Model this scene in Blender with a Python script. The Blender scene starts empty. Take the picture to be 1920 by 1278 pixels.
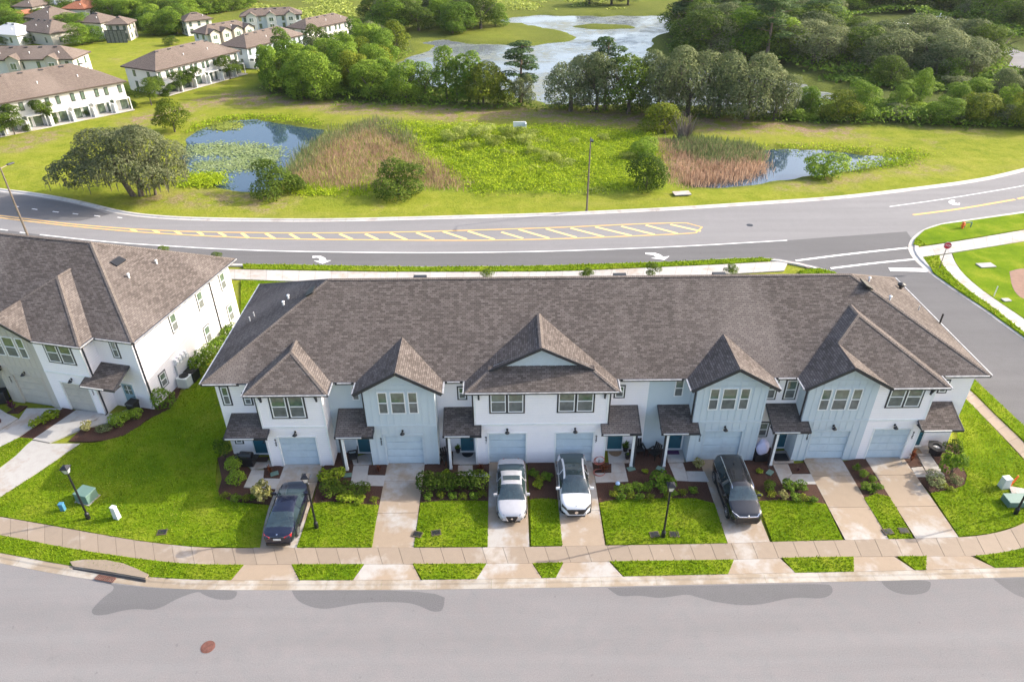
import bpy, bmesh, math, random
import numpy as np
from mathutils import Vector, Matrix
from mathutils.geometry import tessellate_polygon
random.seed(7); rng = np.random.default_rng(7)
sc = bpy.context.scene
COL = sc.collection
PI = math.pi

# ------------------------------------------------------------------ camera
F_PX, PITCH, YAW, ROLL, CAM_H = 1331.7, .574228, .009327, -.0057425, 33.0
fw = np.array([math.sin(YAW)*math.cos(PITCH), math.cos(YAW)*math.cos(PITCH), -math.sin(PITCH)])
_r = np.array([math.cos(YAW), -math.sin(YAW), 0.]); _u = np.cross(_r, fw)
cr = _r*math.cos(ROLL)+_u*math.sin(ROLL); cu = _u*math.cos(ROLL)-_r*math.sin(ROLL)
cam = bpy.data.cameras.new('camera'); camo = bpy.data.objects.new('camera', cam); COL.objects.link(camo)
m = Matrix.Identity(4)
for i in range(3):
    m[i][0] = cr[i]; m[i][1] = cu[i]; m[i][2] = -fw[i]
m[2][3] = CAM_H
camo.matrix_world = m
cam.sensor_width = 36; cam.lens = F_PX/1920*36; cam.clip_start = .5; cam.clip_end = 9000
sc.camera = camo
# ------------------------------------------------------------------ light
SUN_EL, SUN_AZ = math.radians(29), math.radians(14.5)   # azimuth from +x towards +y
w = bpy.data.worlds.new('World'); sc.world = w; w.use_nodes = True
nt = w.node_tree; nt.nodes.clear()
sky = nt.nodes.new('ShaderNodeTexSky'); sky.sky_type = 'NISHITA'; sky.sun_disc = False
sky.sun_elevation = SUN_EL; sky.sun_rotation = PI/2-SUN_AZ
sky.air_density = 1.0; sky.dust_density = 4.2; sky.ozone_density = 1.
bg = nt.nodes.new('ShaderNodeBackground'); bg.inputs[1].default_value = .15
wo = nt.nodes.new('ShaderNodeOutputWorld')
nt.links.new(sky.outputs[0], bg.inputs[0]); nt.links.new(bg.outputs[0], wo.inputs[0])
sl = bpy.data.lights.new('sun', 'SUN'); sl.energy = 2.5; sl.angle = math.radians(.53); sl.color = (1, .92, .80)
so = bpy.data.objects.new('sun', sl); COL.objects.link(so); so.location = (60, 20, 60)
sd = Vector((math.cos(SUN_EL)*math.cos(SUN_AZ), math.cos(SUN_EL)*math.sin(SUN_AZ), math.sin(SUN_EL)))
so.rotation_euler = sd.to_track_quat('Z', 'Y').to_euler()
sc.view_settings.view_transform = 'Standard'; sc.view_settings.look = 'None'
sc.view_settings.exposure = 1.52; sc.view_settings.gamma = 1
sc.view_settings.use_curve_mapping = False
sc.cycles.max_bounces = 6; sc.cycles.diffuse_bounces = 3; sc.cycles.glossy_bounces = 3; sc.cycles.transmission_bounces = 2

# ------------------------------------------------------------------ helpers
def ray(x, y): return fw*F_PX + cr*(x-960) - cu*(y-639)
def G(x, y, z=0.):
    d = ray(x, y); t = (z-CAM_H)/d[2]; return (float(d[0]*t), float(d[1]*t))
def YP(x, y, Y):
    d = ray(x, y); t = Y/d[1]; return (float(d[0]*t), float(CAM_H+d[2]*t))
ZR = {'1': (360, 500, 2.84), '3': (1260, 500, 2.839), '5': (360, 820, 3.84), '6': (820, 820, 3.31), '7': (1340, 820, 3.31), '8': (0, 820, 2.79),
      'Z': (0, 440, 3.044), 'E': (0, 580, 5.3235), 'f5': (0, 200, 3.994), 'f6': (440, 200, 3.4286), 'f7': (940, 200, 3.692), 'f8': (1400, 200, 3.042)}
def q(n, pts):
    ox, oy, s = ZR[n]; return [(ox+x/s, oy+y/s) for x, y in pts]
def GW(pts, z=0.): return [G(x, y, z) for x, y in pts]
def sm(v, a, b):
    t = np.clip((v-a)/(b-a), 0, 1); return t*t*(3-2*t)

def tag(o, label=None, cat=None, group=None, kind=None):
    if label: o['label'] = label
    if cat: o['category'] = cat
    if group: o['group'] = group
    if kind: o['kind'] = kind
    return o
def empty(name, loc=(0, 0, 0), rz=0., label=None, cat=None, group=None, kind=None, parent=None):
    o = bpy.data.objects.new(name, None); COL.objects.link(o); o.location = loc; o.rotation_euler = (0, 0, rz)
    o.empty_display_size = .2
    if parent: o.parent = parent
    return tag(o, label, cat, group, kind)
def link(name, me, parent=None, mats=None):
    o = bpy.data.objects.new(name, me); COL.objects.link(o)
    if parent: o.parent = parent
    return o
def copy_tree(o, parent=None):
    c = o.copy(); COL.objects.link(c)
    if parent: c.parent = parent
    for ch in list(o.children): copy_tree(ch, c)
    return c

class MB:
    def __init__(s): s.v = []; s.f = []; s.uv = []; s.mi = []; s.cm = 0
    def face(s, pts, uv=None):
        n = len(s.v); s.v += [tuple(p) for p in pts]; s.f.append(tuple(range(n, n+len(pts)))); s.uv.append(uv or [(0, 0)]*len(pts)); s.mi.append(s.cm)
        return s
    def mesh(s, vs, fs):
        n = len(s.v); s.v += [tuple(p) for p in vs]
        for f in fs: s.f.append(tuple(n+i for i in f)); s.uv.append([(0, 0)]*len(f)); s.mi.append(s.cm)
        return s
    def box(s, x0, x1, y0, y1, z0, z1):
        vs = [(x0, y0, z0), (x1, y0, z0), (x1, y1, z0), (x0, y1, z0), (x0, y0, z1), (x1, y0, z1), (x1, y1, z1), (x0, y1, z1)]
        return s.mesh(vs, [(3, 2, 1, 0), (4, 5, 6, 7), (0, 1, 5, 4), (1, 2, 6, 5), (2, 3, 7, 6), (3, 0, 4, 7)])
    def obox(s, M, sx, sy, sz):
        vs = [M @ Vector((x, y, z)) for z in (-sz/2, sz/2) for x, y in ((-sx/2, -sy/2), (sx/2, -sy/2), (sx/2, sy/2), (-sx/2, sy/2))]
        return s.mesh(vs, [(3, 2, 1, 0), (4, 5, 6, 7), (0, 1, 5, 4), (1, 2, 6, 5), (2, 3, 7, 6), (3, 0, 4, 7)])
    def bar(s, a, b, wd, h=None):
        a = Vector(a); b = Vector(b); d = b-a; M = Matrix.Translation((a+b)/2) @ d.to_track_quat('X', 'Z').to_matrix().to_4x4()
        return s.obox(M, d.length, wd, h or wd)
    def tube(s, a, b, r0, r1=None, n=8, cap=True):
        r1 = r0 if r1 is None else r1
        a = Vector(a); b = Vector(b); R = (b-a).to_track_quat('Z', 'Y').to_matrix()
        vs = []
        for p, r in ((a, r0), (b, r1)):
            for i in range(n):
                t = 2*PI*i/n; vs.append(p + R @ Vector((r*math.cos(t), r*math.sin(t), 0)))
        fs = [(i, (i+1) % n, n+(i+1) % n, n+i) for i in range(n)]
        if cap: fs += [tuple(range(n-1, -1, -1)), tuple(range(n, 2*n))]
        return s.mesh(vs, fs)
    def lathe(s, prof, n=16, c=(0, 0, 0)):
        vs = []; k = len(prof)
        for r, z in prof:
            for i in range(n): t = 2*PI*i/n; vs.append((c[0]+r*math.cos(t), c[1]+r*math.sin(t), c[2]+z))
        fs = [(j*n+i, j*n+(i+1) % n, (j+1)*n+(i+1) % n, (j+1)*n+i) for j in range(k-1) for i in range(n)]
        fs += [tuple(range(n-1, -1, -1)), tuple(range((k-1)*n, k*n))]
        return s.mesh(vs, fs)
    def prism(s, poly, z0, z1, top_only=False):
        P = [Vector((x, y, 0)) for x, y in poly]
        ar = sum(P[i].x*P[(i+1) % len(P)].y-P[(i+1) % len(P)].x*P[i].y for i in range(len(P)))
        if ar < 0: P = P[::-1]
        n = len(P); tri = tessellate_polygon([P]); vs = [(p.x, p.y, z1) for p in P]+[(p.x, p.y, z0) for p in P]
        fs = []
        for t in tri:
            a, b, c = (P[i] for i in t)
            fs.append(tuple(t) if (b-a).cross(c-a).z > 0 else tuple(t[::-1]))
        if not top_only: fs += [(i, n+i, n+(i+1) % n, (i+1) % n) for i in range(n)]
        return s.mesh(vs, fs)
    def build(s, name, mat, parent=None, smooth=False, bevel=0):
        me = bpy.data.meshes.new(name); me.from_pydata(s.v, [], s.f); me.update()
        if any(any(u != (0, 0) for u in x) for x in s.uv):
            l = me.uv_layers.new(name='UVMap'); k = 0
            for u in s.uv:
                for c in u: l.data[k].uv = c; k += 1
        for mm in (mat if isinstance(mat, (list, tuple)) else [mat]): me.materials.append(mm)
        if isinstance(mat, (list, tuple)):
            for p, i in zip(me.polygons, s.mi): p.material_index = i
        if smooth: me.shade_smooth()
        o = link(name, me, parent)
        if bevel:
            b = o.modifiers.new('bevel', 'BEVEL'); b.width = bevel; b.segments = 2; b.limit_method = 'ANGLE'
        return o
def npmesh(name, V, Fq, mat, parent=None, smooth=False):
    """V (n,3), Fq (k,4) or (k,3) numpy faces"""
    me = bpy.data.meshes.new(name); k, c = Fq.shape
    me.vertices.add(len(V)); me.vertices.foreach_set('co', np.asarray(V, np.float32).ravel())
    me.loops.add(k*c); me.loops.foreach_set('vertex_index', Fq.astype(np.int32).ravel())
    me.polygons.add(k); me.polygons.foreach_set('loop_start', np.arange(0, k*c, c, dtype=np.int32))
    me.polygons.foreach_set('loop_total', np.full(k, c, dtype=np.int32))
    me.update(calc_edges=True); me.materials.append(mat)
    if smooth: me.shade_smooth()
    if name is not None and parent is False: return me
    return link(name, me, parent)

# ------------------------------------------------------------------ materials
class NM:
    def __init__(s, name, rough=.8, metal=0., spec=.5):
        s.m = bpy.data.materials.new(name); s.m.use_nodes = True; s.t = s.m.node_tree; s.N = s.t.nodes
        s.b = s.N['Principled BSDF']; s.b.inputs['Roughness'].default_value = rough; s.b.inputs['Metallic'].default_value = metal
        s.b.inputs['Specular IOR Level'].default_value = spec
    def n(s, ty, ins=None, **kw):
        x = s.N.new(ty)
        for k, v in kw.items(): setattr(x, k, v)
        for k, v in (ins or {}).items(): s.set(x.inputs[k], v)
        return x
    def set(s, inp, v):
        if hasattr(v, 'is_output') or isinstance(v, bpy.types.NodeSocket): s.t.links.new(v, inp)
        else:
            if isinstance(v, (tuple, list)) and len(v) == 3 and inp.type == 'RGBA': v = (*v, 1)
            inp.default_value = v
    def coord(s, kind='Object'): return s.n('ShaderNodeTexCoord').outputs[kind]
    def noise(s, scale, det=3, rough=.55, co=None, dim=None):
        x = s.n('ShaderNodeTexNoise', {'Scale': scale, 'Detail': det, 'Roughness': rough})
        if co is not None: s.set(x.inputs['Vector'], co)
        return x.outputs['Fac']
    def ramp(s, f, *st):
        x = s.n('ShaderNodeValToRGB', {'Fac': f}); e = x.color_ramp.elements
        for i, (p, c) in enumerate(st):
            if i >= len(e): e.new(p)
            e[i].position = p; e[i].color = (*c, 1) if len(c) == 3 else c
        return x.outputs[0]
    def mask(s, f, a, b): return s.n('ShaderNodeMapRange', {'Value': f, 'From Min': a, 'From Max': b}).outputs[0]
    def mix(s, f, a, b, mode='MIX'):
        x = s.n('ShaderNodeMix', data_type='RGBA', blend_type=mode)
        s.set(x.inputs[0], f); s.set(x.inputs[6], a); s.set(x.inputs[7], b); return x.outputs[2]
    def math(s, op, a, b=0.):
        x = s.n('ShaderNodeMath', operation=op); s.set(x.inputs[0], a); s.set(x.inputs[1], b); return x.outputs[0]
    def bump(s, h, st=.3, dist=.02): s.set(s.b.inputs['Normal'], s.n('ShaderNodeBump', {'Strength': st, 'Distance': dist, 'Height': h}).outputs[0])
    def col(s, c): s.set(s.b.inputs['Base Color'], c); return s
def simple(name, c, rough=.7, metal=0., var=.12, sc_=6., spec=.5, coat=0.):
    x = NM(name, rough, metal, spec); co = x.coord()
    f = x.noise(sc_, 4, .6, co)
    d = tuple(v*(1-var) for v in c); l = tuple(min(1, v*(1+var)) for v in c)
    x.col(x.ramp(f, (.3, d), (.7, l)))
    if coat: x.b.inputs['Coat Weight'].default_value = coat; x.b.inputs['Coat Roughness'].default_value = .05
    return x.m
def geo_pos(x): return x.n('ShaderNodeNewGeometry').outputs['Position']

def mk_asphalt(name, base, tint=(1, .975, 1.0)):
    x = NM(name, .9, 0, .12); p = geo_pos(x)
    big = x.noise(.12, 4, .6, p); mid = x.noise(1.2, 5, .6, p); fine = x.noise(16, 3, .8, p)
    c0 = tuple(base*t*.94 for t in tint); c1 = tuple(base*t*1.05 for t in tint)
    c = x.ramp(big, (.35, c0), (.65, c1))
    c = x.mix(x.mask(mid, .3, .75), c, (base*.93, base*.92, base*.94)); 
    c = x.mix(x.math('MULTIPLY', x.mask(fine, .5, .72), .4), c, (base*1.5, base*1.48, base*1.5))
    c = x.mix(x.math('MULTIPLY', x.mask(fine, .5, .3), .45), c, (base*.55,)*3)
    # hairline cracks
    v = x.n('ShaderNodeTexVoronoi', {'Vector': x.n('ShaderNodeVectorMath', {0: p, 1: x.n('ShaderNodeTexNoise', {'Scale': .6, 'Vector': p}).outputs['Color']}, operation='ADD').outputs[0], 'Scale': .16}, feature='DISTANCE_TO_EDGE').outputs['Distance']
    cr_ = x.math('MULTIPLY', x.mask(v, .004, .0), x.mask(mid, .42, .62))
    c = x.mix(x.math('MULTIPLY', cr_, .22), c, (base*.5,)*3)
    mp = x.n('ShaderNodeMapping', {'Vector': p, 'Scale': (.03, .55, 1)}); tr = x.noise(1., 3, .6, mp.outputs[0])
    c = x.mix(x.math('MULTIPLY', x.mask(tr, .5, .68), .16), c, (base*.62,)*3); c = x.mix(x.math('MULTIPLY', x.mask(tr, .5, .34), .12), c, (min(1, base*1.5),)*3)
    sp = x.noise(2.6, 2, .5, p); c = x.mix(x.math('MULTIPLY', x.mask(sp, .72, .76), .35), c, (base*.5,)*3)
    x.col(c); x.bump(fine, .25, .01); return x.m
def mk_concrete(name, clean, tan, amount, sc_=.35):
    x = NM(name, .85, 0, .3); p = geo_pos(x)
    rnd = x.n('ShaderNodeObjectInfo').outputs['Random']
    big = x.noise(sc_, 5, .6, p); st = x.noise(2.2, 6, .65, p); fine = x.noise(30, 3, .7, p)
    msk = x.mask(x.math('ADD', x.math('MULTIPLY', big, .85), x.math('MULTIPLY', st, .15)), .60-amount*.3, .71-amount*.3)
    c = x.mix(msk, clean, tan)
    c = x.mix(x.math('MULTIPLY', x.mask(st, .45, .75), .3), c, tuple(v*.7 for v in tan))
    c = x.mix(x.math('MULTIPLY', fine, .18), c, (.2, .18, .16))
    k = x.math('ADD', x.math('MULTIPLY', rnd, .14), .93)
    c = x.mix(1., c, x.n('ShaderNodeCombineColor', {0: k, 1: k, 2: k}).outputs[0], 'MULTIPLY')
    x.col(c); x.bump(fine, .15, .01); return x.m
def mk_shingle(name, a, b, c3):
    x = NM(name, .95, 0, .06); uv = x.coord('UV'); p = geo_pos(x)
    br = x.n('ShaderNodeTexBrick', {'Vector': uv, 'Scale': 1., 'Color1': (0, 0, 0), 'Color2': (1, 1, 1), 'Mortar': (.5, .5, .5), 'Mortar Size': .012, 'Bias': 0., 'Brick Width': .30, 'Row Height': .14}, offset=.37, offset_frequency=2)
    big = x.noise(.35, 4, .6, p); fine = x.noise(45, 2, .7, p); mid = x.noise(3.5, 4, .65, p)
    c = x.ramp(br.outputs['Color'], (.0, a), (.45, b), (1., c3))
    c = x.mix(x.math('MULTIPLY', mid, .75), c, b)
    # weather streaks that run down the slope
    mp = x.n('ShaderNodeMapping', {'Vector': uv, 'Scale': (.22, .04, 1)}); stv = x.noise(1., 3, .5, mp.outputs[0])
    c = x.mix(x.math('MULTIPLY', x.mask(stv, .5, .75), .55), c, tuple(min(1, v*1.5) for v in c3))
    c = x.mix(x.math('MULTIPLY', x.mask(big, .55, .3), .2), c, a)
    c = x.mix(x.math('MULTIPLY', br.outputs['Fac'], .75), c, tuple(v*.35 for v in a))
    c = x.mix(x.math('MULTIPLY', fine, .3), c, a)
    x.col(c); x.bump(x.math('ADD', x.math('MULTIPLY', br.outputs['Fac'], -1.), x.math('MULTIPLY', fine, .3)), .5, .02); return x.m
def mk_siding(name, c, pitch=.19):
    x = NM(name, .6, 0, .35); co = x.coord()
    z = x.n('ShaderNodeSeparateXYZ', {0: co}).outputs[2]
    f = x.math('FRACT', x.math('DIVIDE', z, pitch)); st = x.noise(1.3, 4, .6, co)
    cc = x.mix(x.math('MULTIPLY', x.mask(st, .4, .8), .22), c, tuple(v*.82 for v in c))
    if pitch < 5: cc = x.mix(x.math('MULTIPLY', x.mask(f, .9, .97), .38), cc, tuple(v*.5 for v in c))
    x.col(cc)
    if pitch < 5: x.bump(f, .6, .03)
    return x.m
def mk_leaf(name, cols, rough=.55, tr=.4, sc_=.35, wr=.45):
    x = NM(name, rough+.15, 0, .12)
    gi = x.n('ShaderNodeNewGeometry'); oi = x.n('ShaderNodeObjectInfo').outputs['Random']
    r = gi.outputs['Random Per Island']; p = gi.outputs['Position']
    nz = x.noise(sc_, 3, .6, p)
    f = x.math('ADD', x.math('ADD', x.math('MULTIPLY', r, wr), x.math('MULTIPLY', nz, 1-wr)), x.math('MULTIPLY', x.math('SUBTRACT', oi, .5), .25))
    n = len(cols); c = x.ramp(f, *[(.18+.64*i/(n-1), cc) for i, cc in enumerate(cols)])
    x.col(c)
    t = x.n('ShaderNodeBsdfTranslucent', {'Color': c}); mx = x.n('ShaderNodeMixShader', {0: tr})
    out = x.N['Material Output']; x.t.links.new(x.b.outputs[0], mx.inputs[1]); x.t.links.new(t.outputs[0], mx.inputs[2]); x.t.links.new(mx.outputs[0], out.inputs[0])
    return x.m
M = {}
M['road'] = mk_asphalt('road_asphalt', .205, (1.0, .975, 1.01))
M['road2'] = mk_asphalt('old_asphalt', .188, (1.05, .975, .985))
M['road_dark'] = mk_asphalt('newer_asphalt', .125, (1.0, .98, 1.03))
M['wet'] = mk_asphalt('damp_asphalt', .13, (1.0, .97, 1.02)); M['wet'].node_tree.nodes['Principled BSDF'].inputs['Roughness'].default_value = .75
M['conc'] = mk_concrete('clean_concrete', (.40, .385, .37), (.34, .285, .24), .25)
M['drive'] = mk_concrete('driveway_concrete', (.39, .37, .35), (.31, .24, .175), .62, .3)
M['walk'] = mk_concrete('stained_sidewalk', (.36, .33, .30), (.265, .21, .16), .9, .3)
M['kerb'] = mk_concrete('kerb_concrete', (.38, .35, .31), (.28, .225, .165), .55, .4)
M['kerbw'] = mk_concrete('pale_kerb_concrete', (.48, .46, .44), (.38, .34, .31), .2, .5)
M['joint'] = simple('joint_dirt', (.10, .08, .06), .9)
M['shingle'] = mk_shingle('shingles', (.064, .054, .050), (.118, .101, .094), (.20, .174, .162))
M['ridge'] = mk_shingle('ridge_shingles', (.12, .10, .09), (.17, .145, .13), (.22, .19, .175))
M['shingle_far'] = mk_shingle('far_shingles', (.125, .10, .086), (.165, .132, .114), (.21, .172, .15))
M['white'] = mk_siding('white_siding', (.91, .87, .90))
M['white_far'] = simple('white_stucco', (.60, .59, .57), .8, var=.05)
M['blue'] = mk_siding('blue_board', (.52, .585, .63), 50)
M['bluetrim'] = simple('blue_trim', (.50, .56, .605), .6, var=.05)
M['beige'] = mk_siding('beige_board', (.47, .44, .39), 50)
M['beigetrim'] = simple('beige_trim', (.45, .42, .37), .6, var=.05)
M['gar_blue'] = simple('garage_blue', (.48, .565, .63), .5, var=.06, sc_=2)
M['gar_beige'] = simple('garage_beige', (.46, .43, .38), .5, var=.06, sc_=2)
M['trimw'] = simple('white_trim', (.76, .76, .76), .45, var=.04)
M['dark'] = simple('dark_bronze', (.028, .028, .034), .5, var=.15)
M['soffit'] = simple('soffit', (.5, .5, .5), .7, var=.05)
M['teal'] = simple('teal_paint', (.02, .10, .14), .4, var=.1)
M['paleblue'] = simple('pale_blue_paint', (.20, .32, .38), .4, var=.1)
M['black'] = simple('black_plastic', (.012, .012, .014), .45, var=.2)
M['blackmetal'] = simple('black_metal', (.03, .03, .035), .4, .6, var=.2)
M['mulch'] = None
def mk_mulch():
    x = NM('mulch', .95, 0, .2); p = geo_pos(x); f = x.noise(22, 4, .7, p); b = x.noise(.9, 3, .5, p)
    c = x.ramp(f, (.3, (.022, .012, .009)), (.5, (.06, .03, .022)), (.72, (.16, .09, .065)))
    c = x.mix(x.math('MULTIPLY', x.mask(b, .5, .8), .4), c, (.10, .06, .045)); x.col(c); x.bump(f, .8, .05); return x.m
M['mulch'] = mk_mulch()
def mk_glass(name, c, rough=.04, spec=.9):
    x = NM(name, rough, 0, spec); co = x.coord(); p = x.noise(2.5, 3, .5, co); x.col(x.ramp(p, (.3, tuple(v*.7 for v in c)), (.7, tuple(v*1.3 for v in c))))
    x.b.inputs['IOR'].default_value = 1.6
    return x.m
M['glass'] = mk_glass('window_glass', (.10, .14, .11)); M['screen'] = mk_glass('insect_screen', (.13, .14, .14), .35, .4)
M['carglass'] = mk_glass('car_glass', (.025, .04, .045), .03, .9)
def mk_lawn(name, cols, sc_=.35):
    x = NM(name, 1., 0, .03); p = geo_pos(x); f = x.noise(sc_, 5, .65, p); g = x.noise(14, 3, .7, p)
    c = x.ramp(f, *[(.3+.4*i/(len(cols)-1), cc) for i, cc in enumerate(cols)])
    c = x.mix(x.math('MULTIPLY', x.mask(g, .6, .35), .5), c, tuple(v*.45 for v in cols[0])); x.col(c); x.bump(g, .6, .06); return x.m
LAWN = [(.08, .15, .006), (.14, .215, .008), (.24, .27, .025)]
M['lawn'] = mk_lawn('lawn_turf', LAWN)
M['blade'] = mk_leaf('grass_blades', [(.065, .13, .004), (.135, .215, .007), (.20, .275, .012), (.34, .355, .06)], .6, .4, .3, .3)
M['soil'] = simple('soil', (.10, .075, .05), .95)
def mk_yellow(name, c, wear):
    x = NM(name, .7, 0, .3); p = geo_pos(x); f = x.noise(9, 4, .7, p); x.col(x.mix(x.math('MULTIPLY', x.mask(f, .45, .75), wear), c, (.26, .25, .26))); return x.m
M['pwhite'] = mk_yellow('road_paint_white', (.80, .79, .79), .35); M['pyellow'] = mk_yellow('road_paint_yellow', (.66, .40, .12), .45)
M['pyellow2'] = mk_yellow('road_paint_pale_yellow', (.72, .52, .22), .5)
for nm, cc in {'green': [(0.052, 0.111, 0.01), (0.117, 0.202, 0.018), (0.221, 0.319, 0.033)], 'bright': [(0.094, 0.163, 0.015), (0.188, 0.288, 0.027), (0.312, 0.425, 0.05)],
               'lime': [(.10, .15, .01), (.24, .32, .02), (.42, .46, .06)], 'greyoak': [(0.072, 0.104, 0.036), (0.15, 0.182, 0.072), (0.26, 0.286, 0.13)],
               'dark': [(0.031, 0.062, 0.007), (0.081, 0.131, 0.015), (0.163, 0.225, 0.027)], 'olive': [(0.062, 0.1, 0.007), (0.15, 0.194, 0.015), (0.288, 0.312, 0.031)],
               'pine': [(0.036, 0.072, 0.026), (0.078, 0.132, 0.042), (0.144, 0.216, 0.066)], 'ti': [(.05, .012, .010), (.16, .045, .02), (.30, .12, .05)],
               'purple': [(.05, .012, .03), (.12, .035, .06), (.2, .1, .1)], 'cream': [(.12, .13, .03), (.28, .27, .09), (.5, .47, .24)],
               'dead': [(.12, .095, .08), (.22, .18, .16), (.34, .30, .27)], 'oakdk': [(.05, .07, .028), (.115, .135, .06), (.20, .215, .115)], 'reed': [(.24, .15, .095), (.41, .27, .185), (.53, .39, .28)],
               'reedg': [(.07, .10, .035), (.14, .18, .07), (.24, .27, .12)], 'marsh': [(0.138, 0.23, 0.009), (0.276, 0.38, 0.014), (0.46, 0.529, 0.029)],
               'marsh2': [(0.176, 0.22, 0.033), (0.308, 0.363, 0.066), (0.462, 0.506, 0.143)], 'moss': [(.09, .09, .06), (.135, .13, .09), (.19, .185, .13)],
               'lily': [(.16, .22, .08), (.32, .40, .17), (.50, .56, .30)], 'palm': [(.05, .08, .01), (.16, .19, .03), (.3, .3, .06)]}.items():
    M['l_'+nm] = mk_leaf('leaves_'+nm, cc)
M['bark'] = simple('bark', (.10, .08, .065), .95, var=.35, sc_=3)
M['barkp'] = simple('pine_bark', (.17, .12, .09), .95, var=.3, sc_=3)
# ------------------------------------------------------------------ terrain
def inpoly(X, Y, poly):
    P = np.asarray(poly); n = len(P); ins = np.zeros(X.shape, bool)
    for i in range(n):
        x0, y0 = P[i]; x1, y1 = P[(i+1) % n]
        c = ((y0 > Y) != (y1 > Y)) & (X < (x1-x0)*(Y-y0)/((y1-y0) if y1 != y0 else 1e-9)+x0)
        ins ^= c
    return ins
def sdist(X, Y, poly):      # signed distance, negative inside
    P = np.asarray(poly); n = len(P); d = np.full(X.shape, 1e9)
    for i in range(n):
        a = P[i]; b = P[(i+1) % n]; ab = b-a; L = max(ab @ ab, 1e-9)
        t = np.clip(((X-a[0])*ab[0]+(Y-a[1])*ab[1])/L, 0, 1)
        d = np.minimum(d, np.hypot(X-a[0]-t*ab[0], Y-a[1]-t*ab[1]))
    return np.where(inpoly(X, Y, poly), -d, d)
def wob(X, Y, s, k=1.):     # cheap smooth noise
    v = 0
    for i, (a, b, c) in enumerate([(1, .3, 0), (-.6, 1.1, 2), (1.7, -1.3, 4), (2.9, 2.1, 1), (-3.7, 2.6, 5)]):
        v = v+np.sin((a*X+b*Y)/s+c+k)/(1+i*.5)
    return v/2.6
POND1 = GW([(345, 262), (362, 240), (395, 228), (430, 221), (480, 219), (530, 227), (575, 231), (612, 236), (604, 250), (575, 275), (552, 297), (530, 330), (505, 352), (470, 352), (430, 348), (400, 340), (372, 328), (350, 318), (335, 290)])
POND2 = GW([(1405, 276), (1450, 274), (1520, 277), (1600, 281), (1660, 286), (1700, 290), (1660, 304), (1600, 313), (1540, 322), (1470, 334), (1400, 342), (1340, 347), (1290, 348), (1300, 325), (1390, 320)])
LAKE = GW([(728, 124), (759, 108), (800, 90), (783, 74), (838, 72), (900, 80), (990, 82), (1078, 73), (1094, 66), (1045, 55), (975, 42), (925, 36), (960, 28), (1021, 26), (1150, 27), (1262, 28), (1253, 50), (1228, 78), (1214, 92), (1240, 112), (1320, 128), (1470, 142), (1560, 165), (1570, 196), (1480, 205), (1300, 196), (1060, 188), (960, 176), (870, 160), (800, 160), (740, 150)])
ISLE = GW([(1068, 47), (1110, 41), (1180, 44), (1195, 50), (1130, 52)])
CAT1 = GW([(556, 345), (560, 318), (600, 270), (655, 238), (720, 228), (765, 262), (800, 300), (840, 322), (868, 340), (872, 354), (760, 352), (600, 352)])
CAT2 = GW([(1222, 250), (1300, 262), (1418, 282), (1430, 318), (1385, 332), (1300, 344), (1258, 342), (1240, 310)])
MARSH = GW([(700, 230), (830, 236), (960, 240), (1100, 240), (1215, 250), (1250, 300), (1228, 350), (1100, 358), (900, 360), (868, 342), (800, 300), (765, 262)])
xs = np.concatenate([[-4000, -1500, -700, -420, -300, -240], np.arange(-200, 201, 1.25), [240, 300, 420, 700, 1500, 4000]])
ys = np.concatenate([[-800, -200, -60, 0, 30, 60, 70], np.arange(76, 300, 1.25), [310, 330, 360, 420, 550, 800, 1500, 3000, 6000]])
X, Y = np.meshgrid(xs, ys); nx, ny = len(xs), len(ys)
d1, d2, d3 = sdist(X, Y, POND1), sdist(X, Y, POND2), sdist(X, Y, LAKE)
di = sdist(X, Y, ISLE)
d1 = d1+wob(X, Y, 2.6)*.9; d2 = d2+wob(X, Y, 2.6)*.9; d3 = np.maximum(d3+wob(X, Y, 5)*2.2+wob(X, Y, 1.9)*1.2, -(di+wob(X, Y, 3)*.8))
dm = np.minimum(np.minimum(d1, d2), d3)
Z = np.full(X.shape, -.07)
wild = sm(Y, 82, 95)
Z += wild*(wob(X, Y, 9)*.10+wob(X, Y, 3.1)*.03)
Z += -.75*(1-sm(dm, -2.0, 2.2))*(Y > 76)
V = np.stack([X.ravel(), Y.ravel(), Z.ravel()], 1)
ii = np.arange(nx*ny).reshape(ny, nx)
Fq = np.stack([ii[:-1, :-1].ravel(), ii[:-1, 1:].ravel(), ii[1:, 1:].ravel(), ii[1:, :-1].ravel()], 1)
# soil classes as weights: marsh (r), dry ground (g), bank mud (b), brush (a)
cat1, cat2, mar = sdist(X, Y, CAT1), sdist(X, Y, CAT2), sdist(X, Y, MARSH)
wm = 1-sm(np.minimum(np.minimum(cat1, cat2), mar)+wob(X, Y, 4), -1, 2)
def pathw(pts, r):
    P = np.asarray(GW(pts)); d = np.full(X.shape, 1e9)
    for a, b in zip(P[:-1], P[1:]):
        ab = b-a; t = np.clip(((X-a[0])*ab[0]+(Y-a[1])*ab[1])/(ab@ab), 0, 1); d = np.minimum(d, np.hypot(X-a[0]-t*ab[0], (Y-a[1]-t*ab[1])))
    return 1-sm(d+wob(X, Y, 3)*1.5, r*.3, r)
dry = np.maximum.reduce([pathw([(430, 182), (560, 190), (700, 203), (860, 210), (1000, 212), (1120, 218), (1250, 228), (1400, 234), (1560, 242)], 7),
                         pathw([(270, 225), (330, 210), (380, 190)], 5), pathw([(1050, 212), (1120, 215), (1200, 220)], 6),
                         .7*pathw([(300, 372), (420, 372), (520, 380)], 4.), .8*pathw([(60, 255), (110, 250), (40, 275)], 4),
                         .6*pathw([(1470, 352), (1600, 335), (1750, 310)], 3), .5*pathw([(1720, 235), (1850, 245)], 4)])
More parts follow.
